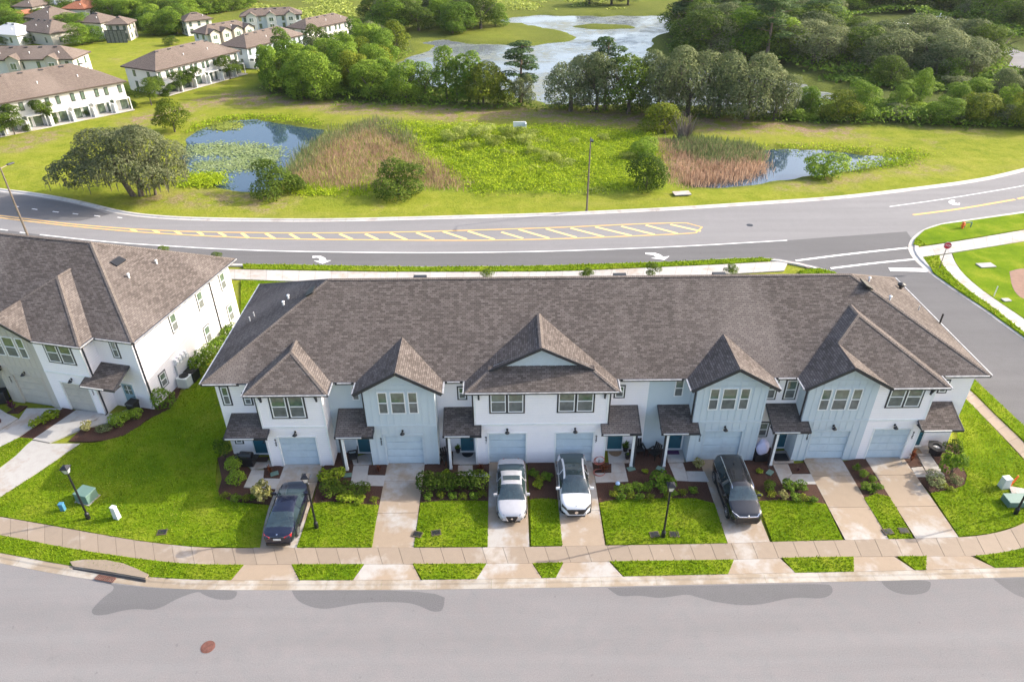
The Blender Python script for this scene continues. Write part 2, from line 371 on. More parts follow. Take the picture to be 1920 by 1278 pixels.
mud = 1-sm(np.abs(dm-.3), .2, 1.6); mud = np.maximum(mud*(Y > 76), (1-sm(np.abs(d3-2.5), 1.5, 6))*(Y > 100)*.7)
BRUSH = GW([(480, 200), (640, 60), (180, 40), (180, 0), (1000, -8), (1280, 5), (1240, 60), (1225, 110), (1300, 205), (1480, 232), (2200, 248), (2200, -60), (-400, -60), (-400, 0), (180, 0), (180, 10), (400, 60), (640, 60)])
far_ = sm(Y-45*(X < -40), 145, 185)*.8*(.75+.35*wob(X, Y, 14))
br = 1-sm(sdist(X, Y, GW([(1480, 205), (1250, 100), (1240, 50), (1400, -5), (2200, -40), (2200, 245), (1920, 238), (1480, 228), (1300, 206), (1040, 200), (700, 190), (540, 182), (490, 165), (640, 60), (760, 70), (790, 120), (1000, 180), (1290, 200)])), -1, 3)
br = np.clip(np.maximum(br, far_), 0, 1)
ground = npmesh('ground', V, Fq, M['lawn'], smooth=True)
ground.data.materials.clear()
ca = ground.data.color_attributes.new('soil', 'FLOAT_COLOR', 'POINT')
ca.data.foreach_set('color', np.stack([wm.ravel(), dry.ravel(), mud.ravel(), br.ravel()], 1).astype(np.float32).ravel())
def mk_ground():
    x = NM('meadow_ground', 1., 0, .03); p = geo_pos(x)
    at = x.n('ShaderNodeAttribute', attribute_name='soil'); s = x.n('ShaderNodeSeparateColor', {0: at.outputs['Color']})
    big = x.noise(.05, 5, .65, p); mid = x.noise(.4, 5, .7, p); fine = x.noise(3.5, 4, .75, p)
    mp = x.n('ShaderNodeMapping', {'Vector': p, 'Scale': (.04, .30, 1), 'Rotation': (0, 0, -.12)}); stripe = x.noise(1., 3, .6, mp.outputs[0])
    c = x.ramp(x.math('ADD', x.math('MULTIPLY', mid, .6), x.math('MULTIPLY', big, .4)), (.32, (.115, .155, .012)), (.5, (.185, .21, .022)), (.68, (.25, .245, .04)))
    c = x.mix(x.math('MULTIPLY', x.mask(stripe, .52, .68), .35), c, (.24, .22, .06))
    c = x.mix(x.math('MULTIPLY', x.mask(fine, .5, .75), .35), c, (.25, .26, .06)); c = x.mix(x.math('MULTIPLY', x.mask(fine, .5, .3), .4), c, (.04, .075, .01))
    spots = x.mask(x.noise(.12, 5, .75, p), .60, .70)
    dryc = x.ramp(fine, (.3, (.13, .10, .05)), (.55, (.26, .175, .13)), (.75, (.42, .33, .28)))
    c = x.mix(x.math('MULTIPLY', spots, .5), c, dryc)
    dm_ = x.math('MULTIPLY', s.outputs[1], x.mask(x.noise(.5, 5, .75, p), .42, .58))
    c = x.mix(dm_, c, dryc)
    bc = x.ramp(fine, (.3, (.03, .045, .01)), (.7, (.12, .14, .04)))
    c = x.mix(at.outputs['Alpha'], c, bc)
    mc = x.ramp(fine, (.3, (.09, .14, .012)), (.7, (.2, .27, .03))); c = x.mix(s.outputs[0], c, mc)
    c = x.mix(x.math('MULTIPLY', s.outputs[2], .8), c, x.ramp(fine, (.35, (.05, .07, .015)), (.65, (.15, .17, .03))))
    x.col(c); x.bump(x.math('ADD', fine, mid), .7, .15); return x.m
ground.data.materials.append(mk_ground()); tag(ground, kind='structure')

def mk_water(name, c, rough, plants=0.):
    x = NM(name, rough, 0, .5); x.b.inputs['IOR'].default_value = 1.75; p = geo_pos(x)
    if plants:
        a = x.noise(.055, 5, .6, p); mp = x.n('ShaderNodeMapping', {'Vector': p, 'Scale': (.5, 1.2, 1)}); b = x.noise(1., 6, .8, mp.outputs[0])
        m_ = x.math('MULTIPLY', x.mask(a, .42, .56), x.mask(b, .42, .55))
        x.col(x.mix(m_, c, x.ramp(b, (.4, (.07, .09, .05)), (.7, (.22, .22, .17))))); x.set(x.b.inputs['Roughness'], x.math('ADD', x.math('MULTIPLY', m_, .7), rough))
    else: x.col(c)
    x.bump(x.noise(1.3, 3, .6, p), .06, .05); return x.m
def sheet(name, poly, z, mat, parent=None, kind='structure', thick=0.):
    b = MB().prism(poly, z-thick, z, top_only=(thick == 0)); o = b.build(name, mat, parent)
    if kind and not parent: o['kind'] = kind
    return o
def bbox_sheet(name, poly, z, mat):
    P = np.asarray(poly); x0, y0 = P.min(0)-3; x1, y1 = P.max(0)+3
    return sheet(name, [(x0, y0), (x1, y0), (x1, y1), (x0, y1)], z, mat)
wpond = mk_water('pond_water', (.03, .055, .085), .02)
bbox_sheet('pond_water', POND1, -.48, wpond); bbox_sheet('pond_water', POND2, -.48, wpond)
bbox_sheet('lake_water', LAKE, -.50, mk_water('lake_water', (.16, .18, .20), .05, 1.))

# ------------------------------------------------------------------ roads
def resamp(P, n):
    P = np.asarray(P, float); d = np.r_[0, np.cumsum(np.hypot(*np.diff(P, axis=0).T))]; t = np.linspace(0, d[-1], n)
    return np.stack([np.interp(t, d, P[:, 0]), np.interp(t, d, P[:, 1])], 1)
def smoothline(P, it=2):
    P = np.asarray(P, float)
    for _ in range(it):
        Q = [P[0]]
        for a, b in zip(P[:-1], P[1:]): Q += [a*.75+b*.25, a*.25+b*.75]
        Q.append(P[-1]); P = np.array(Q)
    return P
def offset(P, d):
    P = np.asarray(P, float); T = np.gradient(P, axis=0); T /= np.hypot(*T.T)[:, None]; return P+np.stack([-T[:, 1], T[:, 0]], 1)*d
def ribbon(b, A, B, z):
    for i in range(len(A)-1): b.face([(*A[i], z), (*A[i+1], z), (*B[i+1], z), (*B[i], z)])
def kerb(name, P, wd, side, seg, h=.13, mat='kerb', z0=-.06):
    """kerb laid along line P (its road edge), wd wide to the side, cut into cast lengths; a gutter pan then the raised lip"""
    P = np.asarray(P); L = np.hypot(*np.diff(P, axis=0).T).sum(); n = max(2, int(L/seg)); k = 4
    R0 = resamp(P, n*k+1); prof = [(0, .006), (.45, .012), (.62, h), (1, h)]
    R = [offset(R0, side*wd*t) for t, _ in prof]
    base = empty(name, kind='structure')
    for s in range(n):
        b = MB(); i0, i1 = s*k, (s+1)*k
        for j in range(3):
            for i in range(i0, i1):
                ge = .012 if i == i1-1 else 0; e = R[j][i+1]*(1-ge)+R[j][i]*ge; e2 = R[j+1][i+1]*(1-ge)+R[j+1][i]*ge
                f = [(*R[j][i], prof[j][1]), (*e, prof[j][1]), (*e2, prof[j+1][1]), (*R[j+1][i], prof[j+1][1])]
                b.face(f if side > 0 else f[::-1])
        for i in range(i0, i1):
            f = [(*R[3][i], h), (*R[3][i+1], h), (*R[3][i+1], z0), (*R[3][i], z0)]; b.face(f if side > 0 else f[::-1])
        b.build('kerb_length', M[mat], base)
    return base
def slabs(name, A, B, n, mat, z=.05, gap=.022, sub=3, thick=.1, pieces='slab', kind='structure'):
    A = resamp(A, n*sub+1); B = resamp(B, n*sub+1); base = empty(name, kind=kind)
    jb = MB(); ribbon(jb, A, B, z-.018); jo = jb.build('joint_bed', M['joint'], base); jo['kind'] = 'structure'
    for s in range(n):
        b = MB(); i0, i1 = s*sub, (s+1)*sub; A2 = A[i0:i1+1].copy(); B2 = B[i0:i1+1].copy()
        for Q in (A2, B2):
            T = Q[-1]-Q[0]; T /= np.hypot(*T)+1e-9; Q[0] += T*gap*.5; Q[-1] -= T*gap*.5
        poly = [tuple(p) for p in A2]+[tuple(p) for p in B2[::-1]]
        b.prism(poly, z-thick, z+random.uniform(-.004, .004)); b.build(pieces, mat, base)
    return base
far_edge = smoothline(GW([(-400, 312), (-150, 337), (0, 360), (50, 365), (125, 378), (175, 390), (213, 399.5), (250, 406), (325, 412.5), (440, 415.5), (615, 416.5), (790, 412), (1000, 406.5), (1102, 402.5), (1265, 394.5), (1400, 385.5), (1564, 375), (1696, 360), (1840, 341.5), (1920, 322.5), (2100, 275), (2300, 215)]))
near_edge = smoothline(GW([(-400, 440), (-150, 470), (0, 485), (250, 491), (455, 495), (615, 497.5), (790, 500), (1000, 498.5), (1102, 495.5), (1265, 490.5), (1373, 484.8), (1427, 483.3), (1460, 486), (1495, 493), (1531, 500.5), (1562, 510), (1600, 532), (1700, 605), (1823, 708), (1918, 796), (1990, 870), (2100, 990), (2260, 1200)]))
st_r = smoothline(GW([(2300, 345), (2100, 372), (1920, 396), (1827, 409.5), (1762, 418.5), (1729, 430), (1709, 446), (1702, 460), (1704, 473), (1716, 490), (1745, 514), (1794, 548.5), (1844, 581), (1893, 617.5), (2010, 700), (2200, 840), (2450, 1040), (2640, 1200)]))
bigroad = [tuple(p) for p in far_edge]+[tuple(p) for p in GW([(2300, 345)])]+[tuple(p) for p in st_r]+[tuple(p) for p in near_edge[::-1]]
sheet('road', bigroad, -.005, M['road'])
k1 = kerb('kerb', far_edge, .75, 1, 6, .12, 'kerbw'); k2 = kerb('kerb', near_edge, .55, -1, 6, .12, 'kerbw'); k3 = kerb('kerb', st_r, .95, 1, 5, .12, 'kerbw')
# newer asphalt: turn lane, side street, left end
sheet('road_patch', GW([(-300, 441), (0, 466), (75, 467), (200, 480), (350, 486), (480, 488.5), (480, 471), (350, 464), (200, 455), (75, 441), (-300, 415)][::-1]), .002, M['road_dark']) if 0 else None
wl = GW([(-60, 424), (30, 434), (75, 440), (200, 454), (350, 463.5), (480, 470), (644, 473), (819, 474.2), (1000, 472), (1130, 468), (1292, 461.4), (1476, 450.6), (1620, 440), (1700, 434)])
ne = [tuple(p) for p in resamp(near_edge, 120)]
sheet('road_patch', wl+GW([(1709, 447), (1703, 462), (1706, 476), (1718, 492), (1747, 515), (1796, 549), (1846, 582), (1895, 618), (2012, 701), (2202, 842), (2440, 1032), (2110, 985), (1990, 862), (1914, 792), (1822, 706), (1700, 603), (1602, 530), (1564, 508), (1532, 499), (1497, 491), (1460, 484.6), (1427, 482), (1373, 483), (1265, 489), (1102, 494), (1000, 497), (790, 498.6), (615, 496), (455, 493.6), (250, 489.6), (0, 483), (-60, 478)]), .004, M['road_dark'])
sheet('road_patch', GW([(-300, 330), (0, 362), (50, 367), (125, 380), (175, 391.5), (205, 402), (150, 414), (110, 414), (60, 408), (0, 402), (-300, 380)]), .004, M['road_dark'])
marks = []
def line(pts, wd, mat='pwhite', nm='lane_line', z=.009, parent=None):
    P = resamp(smoothline(GW(pts), 1), max(2, 3*len(pts))); a = offset(P, wd/2); c = offset(P, -wd/2); b = MB(); ribbon(b, c, a, z); o = b.build(nm, M[mat], parent)
    if not parent: o['kind'] = 'structure'
    return o
line([(75, 440), (200, 454), (350, 463.5), (480, 470), (644, 473), (819, 474.2), (1000, 472), (1130, 468), (1292, 461.4), (1476, 450.6)], .16)
for a, b_ in (((0, 430), (15, 432)), ((37, 435.5), (48, 437))): line([a, b_], .15, nm='lane_dash')
for a, b_ in q('f5', [(110, 745), (140, 750)]), q('f5', [(240, 765), (280, 771)]), q('f5', [(395, 785), (440, 791)]), q('f5', [(545, 800), (585, 806)]), q('f5', [(705, 815), (750, 822)]), q('f5', [(880, 828), (915, 833)]): line([a, b_], .15, nm='lane_dash')
line([(1668, 387.4), (1760, 375), (1840, 362), (1920, 348.6), (2100, 310)], .15)
line([(1712, 403), (1800, 392), (1903, 374)], .35, 'pyellow', 'centre_line'); line([(1908, 373), (2000, 352), (2100, 330)], .35, 'pyellow', 'centre_line')
line([(1492, 488.6), (1600, 475), (1702, 464.6)], .3, nm='crossing_line'); line([(1557.8, 503), (1640, 493), (1714, 486)], .3, nm='crossing_line')
sheet('stop_bar', GW([(1665.6, 501.8), (1669.6, 508), (1740, 509.7), (1732, 503)]), .009, M['pwhite'])
line([(-300, 372), (-100, 393), (0, 404), (100, 416.6), (175, 424), (250, 429.6), (350, 434.3), (480, 436.3), (586, 437), (732, 435.7), (878, 431.9), (1000, 428), (1075, 425.4), (1211, 419.2), (1279, 417.5), (1300, 419), (1314, 423.5), (1320.5, 430), (1311, 436), (1290, 438), (1265, 439), (1157, 443.8), (1048, 447.8), (940, 450.2), (848, 450.8), (673, 449.6), (528, 448), (440, 445), (350, 440.6), (250, 434.5), (175, 428), (100, 420.5), (0, 408), (-100, 397), (-300, 376)], .22, 'pyellow', 'median_line')
for a, b_ in [q('f7', p) for p in ([(0, 868), (150, 912)], [(120, 850), (330, 910)], [(310, 845), (520, 905)], [(480, 840), (710, 900)], [(650, 832), (900, 892)], [(830, 828), (1060, 885)], [(1000, 820), (1220, 878)], [(1170, 815), (1380, 862)])] + \
    [q('f6', p) for p in ([(45, 812), (90, 845)], [(200, 815), (260, 850)], [(355, 818), (415, 852)], [(505, 818), (575, 853)], [(675, 818), (755, 852)], [(840, 818), (920, 853)], [(1000, 812), (1105, 855)], [(1170, 810), (1280, 852)], [(1340, 803), (1490, 852)], [(1500, 800), (1670, 853)])] + \
    [q('f5', p) for p in ([(980, 915), (1020, 935)], [(1150, 925), (1190, 945)], [(1310, 930), (1355, 955)], [(1480, 935), (1520, 962)], [(1640, 942), (1690, 970)])]:
    line([a, b_], .38, 'pyellow2', 'median_hatch', .0075)
sheet('turn_arrow', GW(q('f6', [(500, 960), (555, 960), (582, 972), (590, 988), (622, 988), (565, 1010), (508, 990), (545, 990), (543, 975), (530, 970), (500, 972)])), .009, M['pwhite'])
sheet('turn_arrow', GW(q('f7', [(995, 1011), (1060, 1011), (1100, 1024), (1122, 1040), (1165, 1034), (1128, 1061), (1035, 1048), (1075, 1043), (1050, 1026), (1000, 1021)])), .009, M['pwhite'])
sheet('turn_arrow', GW(q('f5', [(425, 1013), (480, 1016), (492, 1028), (458, 1043), (440, 1062), (360, 1052), (430, 1040), (455, 1028), (425, 1022)])), .009, M['pwhite'])
sheet('turn_arrow', GW(q('f8', [(1150, 541), (1168, 532), (1190, 534), (1182, 544), (1200, 552), (1217, 550), (1213, 562), (1180, 561), (1155, 551)])), .009, M['pwhite'])
# front street
fs_top = smoothline(GW([(-300, 1000), (0, 1055), (107.5, 1076), (215, 1092), (287, 1101), (380, 1105), (480, 1105.5), (620, 1105.5), (820, 1104.5), (1122, 1099.5), (1400, 1093), (1642, 1088.5), (1920, 1081), (2100, 1073), (2400, 1030)]))
sheet('street', [tuple(p) for p in fs_top]+GW([(2400, 1500), (960, 2000), (-500, 1500)]), 0., M['road2'])
kerb('kerb', fs_top, .62, 1, 3., .05)
g_edge = offset(fs_top, .60)
Wt = [('wet_patch', q('8', [(440, 741), (590, 765), (598, 795), (545, 830), (485, 890), (478, 915), (500, 930), (560, 925), (640, 903), (720, 893), (800, 902), (860, 880), (900, 855), (960, 828), (1040, 802), (1060, 818), (1120, 842), (1180, 850), (1225, 842), (1242, 815), (1240, 797), (1000, 792), (800, 787), (600, 765)])),
      ('wet_patch', [(547, 1106), (552, 1118), (565, 1130), (590, 1139), (615, 1141), (650, 1134), (690, 1128), (760, 1128), (785, 1134), (805, 1144), (820, 1147), (832, 1142), (835, 1106)]),
      ('wet_patch', [(1138, 1101), (1150, 1110), (1162, 1118), (1200, 1115), (1235, 1121), (1262, 1117), (1290, 1113), (1305, 1118), (1345, 1129), (1400, 1135), (1440, 1130), (1475, 1121), (1505, 1119), (1540, 1122), (1560, 1114), (1562, 1100), (1548, 1092)]),
      ('wet_patch', [(1652, 1089), (1660, 1100), (1680, 1111), (1708, 1115), (1738, 1111), (1746, 1098), (1744, 1086)]), ('wet_patch', [(1862, 1084), (1885, 1102), (1910, 1118), (1960, 1130), (1960, 1081)])]
for n_, p_ in Wt:
    o = sheet(n_, [tuple(p+np.array([0, 0])) for p in smoothline(GW(p_+[p_[0]]), 2)[:-1]], .003, M['wet'])
# sidewalk in front
sw_n = smoothline(GW([(-200, 970), (0, 1003), (143, 1031.5), (322.6, 1056.5), (400, 1059), (460, 1059.2), (547, 1058.3), (680, 1058), (860, 1057.5), (1000, 1056.5), (1143, 1052.5), (1376, 1050), (1467, 1046), (1600, 1043.8), (1736, 1043), (1829, 1043), (1872, 1037.5), (1920, 1028.5), (2060, 985)]))
sw_f = smoothline(GW([(-200, 938), (0, 968.7), (143, 994), (251, 1013.5), (358, 1026), (420, 1028), (480, 1028), (560, 1027.5), (680, 1027.2), (860, 1027), (1000, 1025.5), (1134, 1023), (1364, 1019.4), (1446, 1016), (1578, 1013), (1711, 1010), (1799, 1008), (1853, 1002.8), (1899, 990.7), (1930, 976), (2010, 930)]))
slabs('sidewalk', sw_n, sw_f, 62, M['walk'], .055)
# gutter-side ground under verge strips
# side-street sidewalk and verge
slabs('sidewalk', smoothline(GW([(1780, 705), (1820, 732), (1868, 781), (1919, 829), (1990, 905), (2080, 1000)])), smoothline(GW([(1768, 712), (1809, 746), (1860, 798), (1919, 859), (1980, 930), (2060, 1010)])), 13, M['walk'], .055)
slabs('sidewalk', smoothline(GW([(380, 523), (446, 523.5), (520, 527), (700, 530), (1000, 529), (1265, 520), (1400, 512), (1470, 508)])), smoothline(GW([(380, 504), (457, 506), (731, 511), (1000, 510.3), (1075, 509), (1265, 500.5), (1373, 495.5), (1440, 491.5), (1478, 491.5)])), 36, M['conc'], .055)
slabs('sidewalk', smoothline(GW([(1729, 482.5), (1781, 474.8), (1850, 464), (1920, 453), (2100, 425)])), smoothline(GW([(1719, 464.6), (1775, 456.4), (1850, 444), (1920, 431.8), (2100, 400)])), 16, M['conc'], .055)
slabs('sidewalk', smoothline(GW([(1760, 480), (1768, 499), (1788, 520.5), (1821, 548.5), (1867, 581), (1916, 620), (2030, 715)])), smoothline(GW([(1784, 476), (1789, 490), (1804, 513), (1837, 542), (1877, 570), (1922, 600), (2060, 700)])), 20, M['conc'], .0565)
sheet('ramp_mat', GW([(1712, 466), (1727, 463.5), (1736, 480), (1722, 483)]), .066, simple('red_ramp_mat', (.50, .36, .33), .8))
sheet('ramp_mat', GW([(1480, 491.5), (1500, 494), (1530, 503.5), (1515, 503)]), .066, simple('red_ramp_mat2', (.50, .36, .33), .8))
# ------------------------------------------------------------------ lawns, beds, driveways
AX = -.0  # building axis
YG, YR = 35.8, 37.05
lawns = []
def lawn(pts, nm='lawn', z=.07, world=False, dens=150):
    P = pts if world else GW(pts); P = [tuple(p) for p in P]
    o = MB().prism(P, -.07, z).build(nm, [M['lawn']]); o['kind'] = 'structure'; lawns.append((P, z, dens)); return o
lawn([(505, 948), (495, 985), (488, 1027)]+[(358, 1025), (251, 1012.5), (143, 993), (0, 967.7), (-60, 957), (-60, 968), (-40, 945), (0, 934), (80, 882), (150, 834), (185, 830), (232, 818), (262, 800), (285, 784), (318, 768), (350, 728), (366, 716), (420, 668), (452, 636), (452, 526), (520, 528.5), (640, 531), (640, 600), (470, 690), (420, 830), (408, 860), (404, 905), (412, 932), (440, 942)], dens=110)
lawn(q('5', [(868, 478), (1000, 464), (1200, 480), (1345, 490), (1297, 793), (756, 793)]))
lawn([(789, 943), (830, 939), (880, 939), (915.5, 940), (914.5, 1025.6), (776, 1026)])
lawn(q('6', [(575, 388), (650, 380), (747, 388), (776, 671), (583, 675)]))
lawn(q('6', [(1006, 408), (1100, 388), (1300, 382), (1600, 380), (1720, 412), (1798, 658), (1050, 667)]))
lawn(q('7', [(268, 398), (400, 392), (600, 402), (688, 415), (793, 636), (357, 648)]))
lawn(q('7', [(925, 378), (1000, 352), (1083, 370), (1232, 629), (1082, 631)]))
lawn([(1744.5, 925), (1790, 917), (1808, 910), (1813, 892), (1801, 865), (1790, 770), (1806, 744), (1860, 800), (1916, 861), (1978, 932), (1930, 972), (1899, 987.5), (1853, 1000.5), (1798, 1006.5)], dens=130)
lawn([(-80, 905), (-60, 870), (0, 839), (36, 821), (62, 823), (30, 855), (0, 878), (-60, 925)])
def strip(tl, bl, br, tr, inner=6):
    """verge strip between kerb back and sidewalk: px of its four corners, edges follow the kerb and the walk"""
    def cut(P, a, c):
        A = np.asarray(G(*a)); C = np.asarray(G(*c)); R = resamp(P, 900); ia = np.argmin(((R-A)**2).sum(1)); ic = np.argmin(((R-C)**2).sum(1))
        return [tuple(R[int(i)]) for i in np.linspace(ia, ic, inner)]
    t = cut(sw_n, tl, tr); b = cut(offset(fs_top, .63), bl, br)
    lawn(t+b[::-1], 'verge', .075, True)
strip((-150, 980), (-150, 1012), (434, 1085), (458, 1059), 24)
strip((548, 1058), (563, 1085), (662, 1085), (683, 1058)); strip((775, 1058), (790, 1085), (892, 1085), (911, 1057))
strip((998, 1057), (1016, 1083), (1042, 1083), (1056, 1056)); strip((1143, 1052), (1168, 1081), (1364, 1076), (1376, 1051))
strip((1467, 1045), (1491, 1073), (1599, 1071), (1600, 1043.6)); strip((1684, 1043.6), (1715, 1069), (1736, 1069), (1736, 1043)); strip((1830, 1043), (1866, 1066), (2060, 1050), (2040, 990), 12)
lawn([(455, 496.5), (615, 499), (790, 501.8), (1000, 500), (1102, 497), (1265, 492), (1373, 486.5), (1425, 485), (1450, 487.5), (1440, 491), (1373, 495), (1265, 500), (1075, 508.5), (1000, 509.6), (731, 510.4), (457, 505.4)], 'verge', .13, dens=40)
lawn([(1499, 508), (1535, 504.5), (1566, 512), (1571, 516), (1500, 517)], 'verge', .13, dens=40)
lawn([(1806, 700), (1825, 712), (1919, 800), (1985, 872), (2090, 985), (2080, 996), (1990, 903), (1919, 827.5), (1868, 779.5), (1820, 731), (1790, 708)], 'verge', .13, dens=90)
lawn([(1722, 463), (1712, 460), (1715, 450), (1733, 433), (1765, 422.5), (1827, 414), (1920, 401), (2100, 378), (2100, 399), (1920, 431), (1850, 443.2), (1775, 455.6)], 'verge', .13, dens=40)
lawn([(1730, 484), (1759, 480), (1767, 499.5), (1787, 521), (1820, 549), (1866, 581.5), (1915, 620.5), (2020, 706), (2014, 700), (1899, 617), (1850, 581), (1800, 548), (1751, 513.5)], 'verge', .13, dens=40)
lawn([(1786, 475.5), (1920, 453.5), (2100, 426), (2300, 500), (2150, 690), (2062, 699), (1923, 599.5), (1878, 569.5), (1838, 541.5), (1805, 512.5), (1790, 490)], 'lawn', .06, dens=14)
sheet('bare_soil', [tuple(p) for p in smoothline(GW([(1892, 510), (1912, 504), (1990, 500), (1990, 575), (1920, 565), (1898, 545), (1892, 510)]), 2)[:-1]], .07, simple('red_brown_soil', (.22, .13, .095), .95, sc_=2))
def bed(pts, z=.045): return sheet('mulch_bed', pts, z, M['mulch'], thick=.1)
for p in (q('5', [(520, 165), (560, 180), (665, 215), (640, 295), (515, 290)]),
          q('5', [(185, 150), (300, 90), (400, 170), (390, 205), (430, 240), (372, 365), (605, 375), (560, 490), (430, 468), (250, 458), (180, 425), (215, 300)]),
          q('5', [(932, 220), (1030, 150), (1060, 60), (1165, 140), (1178, 205), (1140, 345), (1380, 352), (1347, 490), (1200, 482), (1000, 466), (868, 478)]),
          q('5', [(1275, 200), (1410, 190), (1390, 272), (1265, 270)]), [(797, 866), (828, 840), (862, 845), (862, 873), (858, 894), (918, 894), (916, 941), (788, 944)],
          q('6', [(220, 172), (326, 165), (324, 226), (222, 222)]), q('6', [(558, 155), (735, 155), (748, 392), (573, 392)]), q('6', [(963, 160), (1080, 155), (1080, 215), (972, 218)]),
          q('6', [(1158, 165), (1190, 60), (1400, 60), (1435, 160), (1480, 270), (1682, 278), (1722, 414), (1600, 394), (1300, 388), (1100, 392), (1004, 412), (983, 285), (1185, 277)]),
          q('6', [(1522, 158), (1640, 140), (1655, 208), (1543, 207)]), q('7', [(160, 140), (260, 60), (350, 60), (352, 165), (415, 290), (628, 292), (690, 416), (600, 404), (268, 400), (245, 330)]),
          q('7', [(455, 165), (556, 158), (590, 223), (480, 226)]), q('7', [(793, 150), (930, 125), (1087, 372), (1000, 354), (925, 380)]), q('7', [(1163, 125), (1240, 80), (1285, 178), (1216, 187)]),
          q('7', [(1252, 248), (1430, 242), (1345, 110), (1340, 60), (1520, 40), (1530, 170), (1566, 240), (1552, 300), (1450, 337), (1347, 352)]),
          [(118, 764), (143, 770), (66, 823), (36, 821)],
          q('Z', [(395, 1178), (470, 1105), (640, 1095), (800, 985), (870, 990), (960, 860), (1080, 820), (1095, 850), (1030, 880), (1000, 965), (935, 1020), (830, 1060), (760, 1125), (640, 1172), (500, 1182)]),
          q('E', [(955, 1115), (1040, 1042), (1150, 1052), (1075, 1130)]), q('E', [(70, 1030), (200, 960), (275, 965), (180, 1035)])):
    bed(GW(p))
def W(x0, x1, y0, y1): return [(x0, y0), (x1, y0), (x1, y1), (x0, y1)]
DR = [(-15.05, -12.5), (-8.12, -5.6), (-1.25, 1.22), (3.15, 5.7), (12.98, 15.5), (20.02, 22.62), (24.25, 26.85)]
FL = [((434, 1085), (563, 1085)), ((662, 1085), (790, 1085)), ((892, 1085), (1016, 1083)), ((1042, 1083), (1168, 1081)), ((1364, 1076), (1491, 1073)), ((1599, 1071), (1715, 1069)), ((1736, 1069), (1866, 1066))]
TP = [(458, 548), (683, 775), (911, 998), (1056, 1143), (1376, 1467), (1600, 1684), (1736, 1830)]
gk = offset(fs_top, .61); R_ = resamp(gk, 1500); Rw = resamp(sw_n, 1500); Rf = resamp(sw_f, 1500)
def near(R, x): return tuple(R[np.argmin(np.abs(R[:, 0]-x))])
for i, (x0, x1) in enumerate(DR):
    d = empty('driveway', kind='structure'); cuts = [YG+.12, 34.2, 31.4, None]
    for a in range(3):
        ya = cuts[a]
        if cuts[a+1] is None: p0, p1 = near(Rf, x0), near(Rf, x1); P = [(x0, p0[1]+.012), (x1, p1[1]+.012), (x1, ya-.012), (x0, ya-.012)]
        else: P = W(x0, x1, cuts[a+1]+.012, ya-.012)
        MB().prism(P, -.06, .05).build('slab', M['drive'], d)
    a0, a1 = G(*FL[i][0])[0], G(*FL[i][1])[0]; t0 = G(TP[i][0], 1056)[0]; t1 = G(TP[i][1], 1056)[0]
    pa, pb, pc, pd = near(Rw, t0), near(Rw, t1), near(R_, a1), near(R_, a0)
    MB().prism([(pa[0]+.03, pa[1]-.02), (pb[0]-.03, pb[1]-.02), (pc[0]-.03, pc[1]+.01), (pd[0]+.03, pd[1]+.01)], -.06, .062).build('apron', M['drive'], d)
    MB().prism(W(x0, x1, near(Rf, x0)[1]+.05, YG+.1), -.06, .02).build('joint_bed', M['joint'], d)
def path(polys, nm='entry_path'):
    d = empty(nm, kind='structure')
    for p in polys: MB().prism(GW(p), -.06, .052).build('slab', M['conc'], d)
path([q('5', [(392, 192), (560, 165), (575, 212), (432, 233)]), q('5', [(430, 237), (521, 237), (514, 292), (500, 363), (374, 360)]), q('5', [(516, 296), (640, 298), (604, 374), (502, 365)])])
path([q('5', [(1150, 150), (1290, 110), (1297, 196), (1165, 203)]), q('5', [(1164, 207), (1275, 203), (1264, 270), (1254, 348), (1140, 345)]), q('5', [(1266, 273), (1394, 275), (1379, 352), (1256, 349)])])
path([[(849, 840), (893, 840), (893, 870), (850, 871)], [(859, 873), (886, 873), (887, 893), (859, 892)], [(888, 888), (918, 889), (917, 894), (888, 894)]])
path([q('6', [(1055, 60), (1185, 60), (1195, 160), (1065, 165)]), q('6', [(1080, 165), (1160, 162), (1172, 218), (1080, 220)]), q('6', [(974, 222), (1172, 220), (1185, 275), (984, 282)])])
path([q('6', [(1420, 60), (1520, 60), (1535, 153), (1430, 158)]), q('6', [(1435, 162), (1524, 160), (1541, 210), (1556, 273), (1480, 270)]), q('6', [(1543, 211), (1656, 212), (1686, 277), (1558, 274)])])
path([q('7', [(345, 90), (480, 80), (490, 158), (345, 163)]), q('7', [(360, 168), (455, 167), (480, 228), (415, 289)]), q('7', [(482, 229), (596, 228), (629, 292), (417, 290)])])
path([q('7', [(1235, 60), (1320, 50), (1340, 112), (1262, 118)]), q('7', [(1264, 122), (1342, 116), (1428, 240), (1330, 246)]), q('7', [(1218, 190), (1288, 182), (1327, 246), (1252, 248)])])
path([[(143, 769), (197, 775), (150, 806), (93, 830), (62, 824)], [(61, 826), (92, 832), (150, 832), (0, 932), (-40, 944), (-60, 924)], q('E', [(1155, 1052), (1300, 985), (1330, 1000), (1130, 1110)]), q('E', [(1040, 1030), (1152, 1048), (1080, 1130), (860, 1190), (900, 1120), (960, 1112)])], 'driveway')
path([[(-60, 768), (-5, 764), (12, 775), (34, 785), (0, 806), (-60, 850)], [(36, 786), (50, 766), (103, 766), (118, 766), (36, 819), (-40, 868), (-60, 868), (-60, 852), (0, 808)]], 'driveway')

